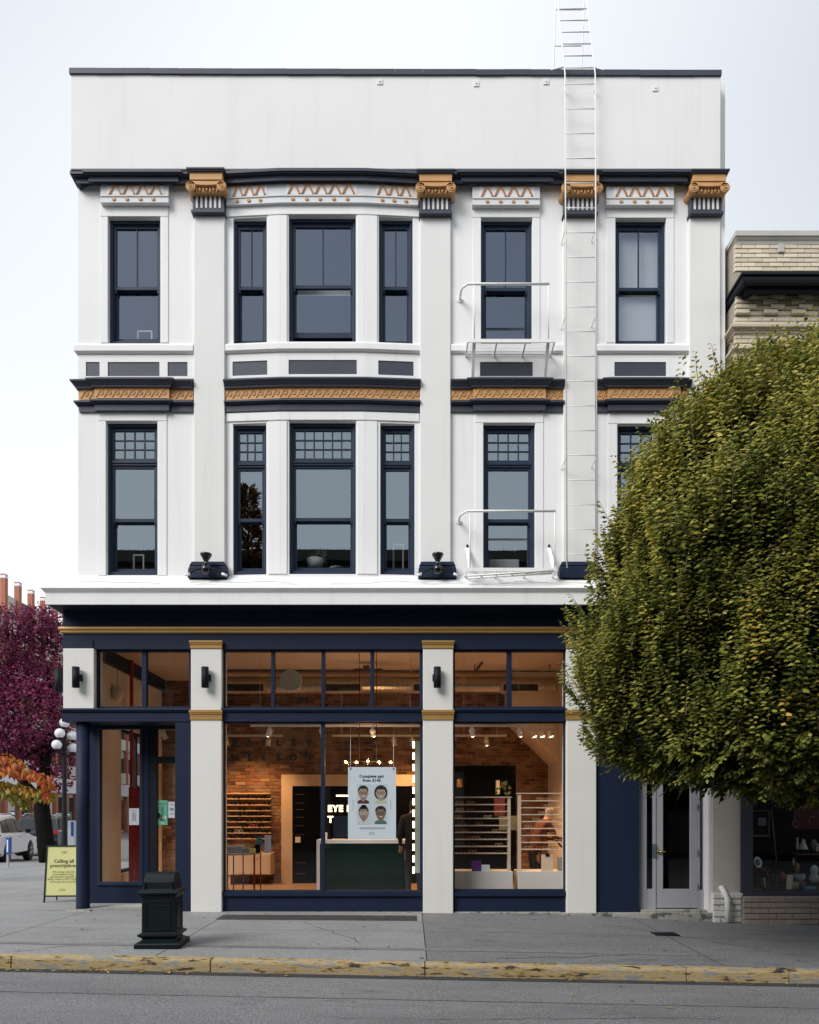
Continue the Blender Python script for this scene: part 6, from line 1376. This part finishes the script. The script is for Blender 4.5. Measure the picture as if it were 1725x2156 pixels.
for i in range(26):
    a = i * 2.4; z = 2.0 + .16 * i; L_ = interp(RT, z + .9) * .75
    e_ = Vector((TXc + math.cos(a) * L_, TY + math.sin(a) * L_ * .7, z + 1.2)); m_ = Vector((TXc + math.cos(a) * L_ * .4, TY + math.sin(a) * L_ * .3, z + .3)); obj('limb', MB().tube([(TXc, TY, z), m_, e_], [.055, .035, .012], 6), BARK, tree)

# purple plum tree at the left
PLUM = leafmat('plum_leaf', [(0.0, (0.035, 0.006, 0.022)), (0.45, (0.14, 0.012, 0.060)), (0.8, (0.26, 0.026, 0.10)), (1.0, (0.34, 0.05, 0.10))], .45, .34)
pY_ = 11.8; pl_ = thing('plum_tree', 'purple leaved plum tree with dark forked trunk on the side street', 'tree', P(108, 1822, pY_))
rp = random.Random(5); lv = []
pq_ = lambda x, y, dy=0: P(x, y, pY_ + dy)
blobs = []
for x, y, r2 in ((40, 1345, 62), (-20, 1390, 80), (95, 1330, 45), (75, 1400, 70), (20, 1450, 80), (100, 1440, 50), (60, 1500, 75), (-30, 1510, 80), (110, 1530, 45), (60, 1560, 60), (115, 1590, 40), (10, 1560, 55), (126, 1640, 26), (-60, 1450, 80), (130, 1470, 38), (90, 1620, 24), (75, 1305, 34), (118, 1300, 30), (20, 1310, 40)):
    blobs.append((pq_(x, y, rp.uniform(-.5, .5)), r2 * 23.8 / F_PX))
for c, r2 in blobs:
    for k in range(int(1050 * (r2 / .9) ** 2) + 60):
        v = Vector((rp.gauss(0, 1), rp.gauss(0, 1), rp.gauss(0, 1))).normalized(); q_ = c + v * r2 * rp.uniform(.35, 1.08) ** .6; a = (v + Vector((rp.uniform(-1, 1), rp.uniform(-1, 1), rp.uniform(-1.2, .4)))).normalized(); nn = Vector((rp.uniform(-.6, .6), rp.uniform(-.9, .1), rp.uniform(.2, 1))); nn = (nn - a * nn.dot(a)).normalized()
        ln = rp.uniform(.09, .16); lv.append((q_, a, nn, ln, ln * .55, min(1, max(0, rp.gauss(.5, .22) + .12 * (v.z))), .1))
leaf_cloud('crown', lv, PLUM, pl_).location = -Vector(pl_.location)
def limb(pts, rs, mat, par, name='limb', n=8): obj(name, MB().tube(pts, rs, n), mat, par)
limb([pq_(108, 1826), pq_(96, 1770), pq_(88, 1700), pq_(92, 1660), pq_(96, 1600), pq_(104, 1560), pq_(112, 1500), pq_(100, 1400)], [.34, .26, .24, .20, .16, .14, .11, .03], BARKD, pl_, 'trunk', 12)
limb([pq_(86, 1690), pq_(70, 1670), pq_(45, 1640), pq_(20, 1600), pq_(0, 1540)], [.18, .16, .14, .10, .04], BARKD, pl_)
limb([pq_(98, 1590), pq_(112, 1575), pq_(126, 1545), pq_(140, 1490)], [.13, .12, .10, .04], BARKD, pl_)
limb([pq_(100, 1570), pq_(75, 1580), pq_(50, 1595), pq_(30, 1560)], [.10, .08, .07, .03], BARKD, pl_)
mb = MB()
for i in range(26):
    x = rp.uniform(-5, 125); y = rp.uniform(1290, 1330); mb.tube([pq_(x, y + 40), pq_(x + rp.uniform(-6, 6), y + 10), pq_(x + rp.uniform(-14, 14), y - rp.uniform(0, 35))], [.02, .012, .005], 4)
obj('bare_twigs', mb, BARKD, pl_)

# yellow and orange autumn branches reaching in from the left
AUT = leafmat('autumn_leaf', [(0.0, (0.10, 0.14, 0.02)), (0.3, (0.25, 0.20, 0.02)), (0.6, (0.50, 0.22, 0.02)), (0.85, (0.50, 0.12, 0.03)), (1.0, (0.42, 0.08, 0.04))], .5, .3)
aY = 4.2; at_ = thing('autumn_tree', 'small tree with drooping orange and yellow leaves at the left edge', 'tree', (PX(-230, aY), aY, 0)); la = []; ra = random.Random(9)
paths = [[(-230, 1660), (-120, 1600), (-30, 1586), (20, 1592), (42, 1612)], [(-230, 1680), (-100, 1625), (0, 1615), (60, 1625), (95, 1634), (104, 1668)], [(-230, 1690), (-100, 1650), (-10, 1645), (40, 1655), (80, 1665), (112, 1676)], [(-230, 1700), (-80, 1665), (-5, 1662), (30, 1668), (55, 1690)]]
for bi, pt_ in enumerate(paths):
    pts = [P(x, y, aY + .12 * bi) for x, y in pt_]; limb(pts, [.05] + [.02 - .003 * i for i in range(len(pts) - 1)], BARKD, at_, 'branch', 6)
    for a, b in zip(pts, pts[1:]):
        for k in range(int((b - a).length / .006)):
            p = a.lerp(b, ra.random()) + Vector((ra.uniform(-.05, .05), ra.uniform(-.3, .3), ra.uniform(-.13, .07))); ax_ = Vector((ra.uniform(-.6, .6), ra.uniform(-.5, .5), -1)).normalized(); nn = Vector((ra.uniform(-.6, .6), -1, ra.uniform(0, .6))); nn = (nn - ax_ * nn.dot(ax_)).normalized(); ln = ra.uniform(.10, .17)
            la.append((p, ax_, nn, ln, ln * .55, min(1, max(0, (.78, .82, .35, .12)[bi] + ra.gauss(0, .16))), .06))
leaf_cloud('foliage', la, AUT, at_).location = -Vector(at_.location)
limb([(PX(-230, aY), aY, 0), (PX(-228, aY), aY, 1.0), (PX(-230, aY), aY, 2.2), (PX(-226, aY), aY, 3.4)], [.10, .08, .06, .03], BARKD, at_, 'trunk')

# ------------------------------------------------------------------ buildings down the side street
APT = paint('cream_apartment_render', (0.56, 0.52, 0.46), .8, .05, 1, .1, 10); TERR = paint('terracotta_render', (0.36, 0.13, 0.08), .8, .08, 1, .1, 10); DWIN = paint('dark_far_window', (0.03, 0.035, 0.04), .15, .2, 1, 0)
ap = thing('apartment_block', 'long cream apartment block with terracotta columns down the side street', 'building', (-25.6, 34, -.1)); AX = -25.0
obj('wall', MB().box(AX - 8, AX, 30, 90, -.1, 14.2), APT, ap); obj('ground_storey', MB().box(AX, AX + .35, 30, 90, 3.0, 4.0), INWHITE, ap)
for i in range(26):
    y = 33.2 + i * 1.62; obj('column', MB().box(AX - .02, AX + .30, y - .16, y + .16, -.1, 16.2), TERR, ap); obj('column_cap', MB().box(AX - .02, AX + .31, y - .17, y + .17, 15.95, 16.12), INWHITE, ap)
    for z in (4.6, 7.5, 10.4, 13.2):
        obj('window', MB().box(AX - .01, AX + .03, y + .25, y + 1.40, z, z + 1.7), DWIN, ap)
    obj('railing', MB().box(AX + .05, AX + .09, y + .17, y + 1.45, 14.1, 15.1), DWIN if i % 2 else APT, ap)
    obj('shop_opening', MB().box(AX - .01, AX + .04, y + .2, y + 1.45, .1, 2.7), DWIN if i % 3 else APT, ap)
for z in (4.1, 7.0, 9.9, 12.8): obj('balcony_slab', MB().box(AX, AX + .22, 32, 86, z, z + .9), APT, ap)
fb = thing('far_building', 'pale stone building closing the far end of the side street', 'building', (-11, 72, 0)); obj('wall', MB().box(-30, -4, 72, 80, -.1, 13), paint('pale_stone', (0.42, 0.36, 0.31), .8, .1, .6, .1, 8), fb)
for i in range(10):
    for z in (1.0, 4.2, 7.4, 10.2): obj('window', MB().box(-27 + i * 2.4, -25.8 + i * 2.4, 71.9, 72.02, z, z + 1.8), DWIN, fb)
obj('string_course', MB().box(-30, -4, 71.85, 72, 3.6, 3.9), INWHITE, fb)
rb_ = thing('red_brick_house', 'red brick shop building seen under the plum tree', 'building', (-19, 45, 0)); obj('wall', MB().box(-19.6, -15.5, 46, 52, -.1, 7.5), TERR, rb_)
for x in (-19.2, -17.6): obj('window', MB().box(x, x + 1.1, 45.95, 46.02, 1.0, 2.6), DWIN, rb_); obj('balcony_rail', MB().box(x, x + 1.1, 45.8, 45.95, 3.8, 4.7), APT, rb_)
def sign(name, lab, x0, x1, y0, y1, Y, mat, bar=None):
    t = thing(name, lab, 'sign', P((x0 + x1) / 2, y1, Y)); obj('panel', MB().box(PX(x0, Y), PX(x1, Y), Y, Y + .06, PZ(y1, Y), PZ(y0, Y)), mat, t); obj('post', MB().tube([P((x0 + x1) / 2, y0, Y + .08), (PX((x0 + x1) / 2, Y), Y + .08, -.1)], .03, 6), BLACKM, t)
    if bar:
        for k in range(2): obj('mark', MB().box(PX(x0 + (x1 - x0) * .12, Y), PX(x1 - (x1 - x0) * (.35 - .1 * k), Y), Y - .02, Y, PZ(y0 + (y1 - y0) * (.45 + .25 * k), Y), PZ(y0 + (y1 - y0) * (.3 + .25 * k), Y)), bar, t)
sign('street_sign', 'yellow street sign under the autumn leaves', 43, 61, 1696, 1704, 28, paint('sign_yellow', (0.55, 0.45, 0.03), .5), INK)
sign('street_sign', 'dark rectangular sign beside the yellow one', 21, 36, 1707, 1718, 28, paint('sign_dark', (0.015, 0.02, 0.02), .5), INWHITE)
sign('street_sign', 'dark green sign at the far end beside the column', 139, 151, 1710, 1724, 30, paint('sign_green', (0.03, 0.05, 0.045), .5), INWHITE)
sign('blue_banner', 'blue banner among the autumn leaves', 54, 60, 1650, 1672, 26, BLUE)

# ------------------------------------------------------------------ across the street (seen only as reflections)
OPB = paint('opposite_brick', (0.05, 0.045, 0.035), .85, .15, 1, .2, 15); OPT = paint('opposite_trim', (0.42, 0.40, 0.36), .7, .08)
ob_ = thing('opposite_building', 'dark brick row across the street mirrored in the windows', 'building', (0, -21, -.3)); obj('wall', MB().box(-40, 40, -30, -21, -.5, 13.2), OPB, ob_)
obj('shop_band', MB().box(-40, 40, -21, -20.8, -.3, 3.4), paint('opposite_shop', (0.05, 0.05, 0.055), .5, .2, 1), ob_)
obj('cornice', MB().box(-40, 40, -21.05, -20.5, 12.8, 13.3), OPB, ob_)
for i in range(22):
    x = -33 + i * 3.0
    for z in (4.6, 8.4): w_ = obj('window', MB().box(x, x + 1.2, -21.0, -20.93, z, z + 2.4), DWIN, ob_); obj('trim', rim(MB(), x - .15, x + 1.35, -20.99, -20.88, z - .15, z + 2.55, .15), OPT, w_)
    if i % 2 == 0: obj('pilaster', MB().box(x - 1.0, x - .55, -21, -20.7, 0, 3.4), OPT, ob_)
mb = MB()
for i in range(260): x = -20 + i * .16; mb.frus((x, -20.8, 13.3), (x + rnd.uniform(-.03, .03), -20.8, 13.42 + rnd.uniform(0, .06)), .03, .03, .02, .02)
obj('roof_spikes', mb, BLACKM, ob_)
text('shop_name', 'VIOLETTE', OPT, ob_, (-2.85, -20.78, 3.75), .62, spacing=1.15, bold=.01, rot=(R(90), 0, R(180)), extrude=.02)
CON = leafmat('conifer_leaf', [(0, (0.01, 0.02, 0.008)), (.6, (0.05, 0.045, 0.015)), (1, (0.30, 0.13, 0.03))], .6, .1)
cf = thing('conifer', 'tall browning conifer across the street mirrored in the bay window', 'tree', (-6.3, -16.5, -.2)); lc = []; rc = random.Random(2)
for i in range(3800):
    h = rc.uniform(.08, 1) ; z = h * 14.2; r_ = (1.12 - h) * 1.3 * rc.uniform(.3, 1.05); a = rc.uniform(0, 6.283); v = Vector((math.cos(a), math.sin(a), rc.uniform(-.3, .9))).normalized(); p = Vector((-6.3 + math.cos(a) * r_, -16.5 + math.sin(a) * r_, z)); nn = Vector((rc.uniform(-1, 1), rc.uniform(-1, 1), 1)); nn = (nn - v * nn.dot(v)).normalized(); lc.append((p, v, nn, rc.uniform(.25, .5), .12, min(1, max(0, rc.gauss(.35 + .5 * (h > .8), .2))), .1))
leaf_cloud('crown', lc, CON, cf).location = -Vector(cf.location); obj('trunk', MB().tube([(-6.3, -16.5, -.3), (-6.3, -16.5, 13.4)], [.22, .03], 8), BARKD, cf)

# ------------------------------------------------------------------ antique shop window display
def lathed(name, lab, cat, x, ybase, Y, pr, mat, n=16, k=1.0):
    c = P(x, ybase, Y); o = obj(name, MB().lathe([(max(1e-4, r_ * k), h * k) for r_, h in pr], c, n), mat); return tag(o, lab, cat)
CER = lambda nme, c, r_=.25: paint(nme, c, r_, .15, 12)
ax2 = lambda z: (2200 + z * .2088) / 1.4493; ay2 = lambda z: (2350 + z * .2088) / 1.4493; wY = .35
WD = paint('dark_antique_wood', (0.08, 0.035, 0.018), .5, .3, 6)
def ashelf(lab, x0, x1, y, Y=wY, leg=True):
    t = thing('display_stand', lab, 'stand', P((ax2(x0) + ax2(x1)) / 2, ay2(y), Y)); obj('shelf', MB().box(PX(ax2(x0), Y), PX(ax2(x1), Y), Y - .05, Y + .3, PZ(ay2(y) + 2.5, Y), PZ(ay2(y), Y)), WD, t, bevel=.004)
    for x in (x0 + 15, x1 - 15): obj('leg', MB().tube([(PX(ax2(x), Y), Y + .02, PZ(ay2(y) + 2, Y)), (PX(ax2(x), Y), Y + .02, PZ(1881, 0))], .012, 6), WD, t)
ashelf('low dark wood stand under the plate in the antique shop window', 410, 700, 1455); ashelf('dark wood side table in the antique shop window', 690, 840, 1535); ashelf('high dark wood shelf of figurines in the antique shop window', 1090, 1560, 1225, wY + .1)
mb = MB().lathe([(.001, -.01), (.05, -.012), (.085, -.03), (.088, -.026), (.05, 0), (.001, 0)], (0, 0, 0), 24, 'Y'); pl2 = tag(obj('plate', mb, CER('blue_white_plate', (0.40, 0.45, 0.42))), 'blue and white plate leaning on the low stand', 'plate'); pl2.location = P(ax2(525), ay2(1350), wY); pl2.rotation_euler = (R(-12), 0, R(20)); pl2.scale = (1, 1, 1.12)
mb = MB().lathe([(.001, -.028), (.045, -.028), (.045, -.024)], (0, 0, 0), 16, 'Y'); d3 = obj('blue_centre', mb, CER('plate_blue', (0.06, 0.13, 0.20)), pl2, local=True)
lathed('pitcher', 'white china pitcher in the antique shop window', 'pitcher', ax2(1005), ay2(1748), wY - .1, [(.05, 0), (.055, .02), (.05, .15), (.045, .22), (.055, .25)], CER('white_china', (0.48, 0.46, 0.40)))
lathed('bowl', 'pale blue china bowl in the antique shop window', 'bowl', ax2(1148), ay2(1632), wY, [(.05, 0), (.05, .012), (.09, .05), (.097, .10), (.088, .125), (.098, .135)], CER('pale_blue_china', (0.25, 0.30, 0.36)))
lathed('box_stand', 'dark cube under the pale blue bowl', 'box', ax2(1148), ay2(1750), wY, [(.11, 0), (.11, .145)], WD, 4)
lathed('jug', 'clear glass jug in the antique shop window', 'jug', ax2(620), ay2(1715), wY, [(.05, 0), (.045, .06), (.03, .12), (.04, .17)], CER('clear_grey_glass', (0.25, 0.25, 0.24), .1))
lathed('vase', 'red glazed vase in the antique shop window', 'vase', ax2(885), ay2(1640), wY + .1, [(.03, 0), (.06, .05), (.065, .12), (.04, .17), (.02, .19)], CER('red_glaze', (0.26, 0.035, 0.015)))
lathed('ginger_jar', 'ochre patterned jar in the antique shop window', 'jar', ax2(1110), ay2(1495), wY + .15, [(.03, 0), (.045, .05), (.04, .12), (.03, .16), (.001, .17)], CER('ochre_glaze', (0.30, 0.20, 0.06)))
lathed('tin', 'yellow green tin in the antique shop window', 'tin', ax2(1075), ay2(1745), wY - .12, [(.075, 0), (.075, .125)], CER('green_tin', (0.22, 0.22, 0.08)), 4)
lathed('figurine', 'white seated china figurine on the high shelf', 'figurine', ax2(1205), ay2(1160), wY + .15, [(.075, 0), (.07, .03), (.045, .09), (.025, .13), (.03, .16), (.001, .185)], CER('white_figurine', (0.50, 0.48, 0.42)))
lathed('figurine', 'slim white figurine at the left of the high shelf', 'figurine', ax2(1115), ay2(1160), wY + .15, [(.03, 0), (.025, .08), (.015, .16), (.02, .19), (.001, .21)], CER('pale_figurine', (0.42, 0.42, 0.40)))
lathed('figurine', 'small white figurine at the right edge of the high shelf', 'figurine', ax2(1412), ay2(1190), wY + .15, [(.025, 0), (.02, .06), (.012, .1), (.018, .12), (.001, .135)], CER('cream_figurine', (0.5, 0.47, 0.42)))
lathed('ornament', 'round grey ornament on the high shelf', 'ornament', ax2(1360), ay2(1180), wY + .2, [(.03, 0), (.05, .06), (.055, .12), (.03, .19), (.001, .2)], CER('grey_ornament', (0.14, 0.15, 0.12)))
lathed('figurine', 'blue and white china lion figure in the antique shop window', 'figurine', ax2(1365), ay2(1600), wY, [(.06, 0), (.07, .05), (.05, .1), (.065, .15), (.06, .2), (.03, .24), (.001, .25)], CER('blue_white_figure', (0.32, 0.40, 0.40)))
lathed('basin', 'wide pale bowl below the china lion', 'bowl', ax2(1380), ay2(1650), wY - .08, [(.04, 0), (.09, .05), (.10, .07)], CER('pale_basin', (0.36, 0.36, 0.30)))
lathed('box', 'turquoise box at the front of the antique shop window', 'box', ax2(1310), ay2(1755), wY - .2, [(.10, 0), (.10, .065)], CER('turquoise', (0.04, 0.22, 0.28)), 4)
lathed('bottle', 'small amber bottle in the antique shop window', 'bottle', ax2(1060), ay2(1385), wY, [(.022, 0), (.022, .06), (.01, .09), (.01, .12)], CER('amber_glass', (0.30, 0.27, 0.20), .15))
lathed('bottle', 'tall pale bottle hanging near the top of the antique window', 'bottle', ax2(472), ay2(480), wY + .3, [(.045, 0), (.045, .11), (.012, .13), (.012, .18)], CER('pale_bottle', (0.28, 0.28, 0.22)))
lathed('tray', 'flat ochre tray at the front left of the antique window', 'tray', ax2(530), ay2(1752), wY - .2, [(.09, 0), (.09, .012)], CER('ochre_tray', (0.35, 0.28, 0.14)), 4)
lathed('box', 'small terracotta box on the low stand', 'box', ax2(600), ay2(1455), wY, [(.075, 0), (.075, .04)], CER('terracotta_box', (0.25, 0.07, 0.03)), 4)
Y = wY + .5; pf = thing('framed_picture', 'dark picture in a thin gilt frame in the antique shop window', 'picture', P(ax2(555), ay2(970), Y)); obj('frame', rim(MB(), PX(ax2(405), Y), PX(ax2(715), Y), Y, Y + .03, PZ(ay2(972), Y), PZ(ay2(590), Y), .018, .012, .03), paint('dull_gilt', (0.22, 0.15, 0.05), .4, .2, 9), pf); obj('canvas', MB().box(PX(ax2(415), Y), PX(ax2(705), Y), Y + .01, Y + .02, PZ(ay2(950), Y), PZ(ay2(600), Y)), BLK, pf); obj('label_card', MB().box(PX(ax2(550), Y), PX(ax2(665), Y), Y + .002, Y + .008, PZ(ay2(810), Y), PZ(ay2(695), Y)), paint('lilac_card2', (0.22, 0.22, 0.30), .6), pf)
mb = MB().tube([P(ax2(740), ay2(560), Y - .1), P(ax2(812), ay2(1335), Y - .2)], .008, 6); tag(obj('cane', mb, CER('pale_cane', (0.4, 0.36, 0.28))), 'thin pale cane leaning beside the dark picture', 'cane')
Y = wY + .3; bt = thing('embroidered_banner', 'dark red embroidered banner with pale swirling stitches in the antique window', 'banner', P(ax2(1300), ay2(860), Y)); obj('cloth', MB().box(PX(ax2(1060), Y), PX(ax2(1900), Y), Y, Y + .01, PZ(ay2(860), Y), PZ(ay2(330), Y)), paint('maroon_cloth', (0.07, 0.008, 0.012), .9, .2), bt); mb = MB()
for i in range(15):
    ph = i * 1.7; x0 = ax2(1080 + i * 52); y0 = ay2(800 - (i * 97) % 420); pts = [P(x0 + 9 * math.cos(ph + k * .5) * (1 - k / 12), y0 + 9 * math.sin(ph + k * .5) * (1 - k / 14) - k * .7, Y - .005) for k in range(9)]; mb.tube(pts, .005, 4)
obj('stitching', mb, CER('pale_thread', (0.48, 0.28, 0.28)), bt)

# ------------------------------------------------------------------ fallen leaves
LFM = [paint('fallen_leaf_yellow', (0.48, 0.34, 0.07), .7, .1, 9, objr=.25), paint('fallen_leaf_brown', (0.26, 0.15, 0.06), .7, .1, 9, objr=.25)]
lm = []
for k in range(2):
    mb = MB().add([(0, -.04, 0), (.018, -.005, .006), (0, 0, .001), (-.018, -.005, .008), (0, .045, .012)], [(0, 1, 2), (0, 2, 3), (1, 4, 2), (2, 4, 3)]); me = mesh_of('fallen_leaf', mb, False); me.materials.append(LFM[k]); lm.append(me)
rl = random.Random(21)
def fallen(x, y, z, where):
    k = rl.random() < .3; o = bpy.data.objects.new('fallen_leaf', lm[k]); COL.objects.link(o); s = rl.uniform(.5, .95); o.scale = (s, s, s); o.location = (x, y, z + .006); o.rotation_euler = (rl.uniform(-.2, .2), rl.uniform(-.2, .2), rl.uniform(0, 6.28)); where += (' left of the bin' if x < -3.3 else ' near the bin' if x < -2.2 else ' before the wide window' if x < .4 else ' before the right window' if x < 2.6 else ' towards the grey door'); tag(o, 'small %s fallen leaf lying %s' % (('yellow', 'brown')[k], where), 'leaf', '%s fallen leaves %s' % (('yellow', 'brown')[k], where))
for i in range(34):
    x, y = rl.uniform(-5.4, 5.2), rl.uniform(KY + .25, -.15); fallen(x, y, ground(x, y), 'on the pavement')
for i in range(26):
    x = rl.uniform(-2.6, 1.2) if i > 6 else rl.uniform(2, 5); y = rl.uniform(-.45, -.12); fallen(x, y, ground(x, y) + .004, 'against the shop front')
for i in range(46):
    x = rl.uniform(-4.5, -2.2) if i < 34 else rl.uniform(-2, 4.6); y = KY - rl.uniform(.03, .14); fallen(x, y, g_kerb(x) - .134, 'in the gutter')
for i in range(9):
    x, y = rl.uniform(-1, 4.2), KY - rl.uniform(.2, 1.2); fallen(x, y, g_kerb(x) - .138, 'on the street asphalt')

# small things behind the second floor panes
lathed('plant_pot', 'white plant pot on the sill of the second floor bay window', 'pot', 664, 1199, .42, [(.11, 0), (.15, .17), (.14, .17)], INWHITE)
mb = MB()
for i in range(40):
    c = P(668 + rl.uniform(-14, 18), 1178 + rl.uniform(-20, 8), .48 + rl.uniform(-.08, .08)); a = rl.uniform(0, 6.3); u = Vector((math.cos(a), 0, math.sin(a))) * .06; v_ = Vector((-math.sin(a), .3, math.cos(a))) * .025; mb.quad(c - u, c - v_, c + u, c + v_)
tag(obj('pot_plant', mb, paint('sill_plant_leaf', (0.06, 0.11, 0.04), .5), fix=False), 'green leaves growing in the white pot on the bay sill', 'plant')
lathed('dish', 'white dish on the sill of the second floor bay window', 'dish', 710, 1200, .42, [(.05, 0), (.13, .03), (.12, .03)], INWHITE)
si = thing('wash_basin', 'white basin with dark tap behind the second floor fire escape window', 'basin', P(1062, 1195, .45)); obj('basin', MB().box(PX(1030, .4), PX(1094, .4), .4, .7, PZ(1205, .4), PZ(1177, .4)), INWHITE, si, bevel=.02); obj('tap', MB().tube([P(1082, 1178, .6), P(1082, 1158, .6), P(1078, 1155, .6), P(1070, 1158, .55)], .015, 6), BLACKM, si)
lathed('soap_bottle', 'white soap bottle left of the wash basin', 'bottle', 1024, 1195, .4, [(.04, 0), (.04, .1), (.015, .13), (.012, .17)], INWHITE)
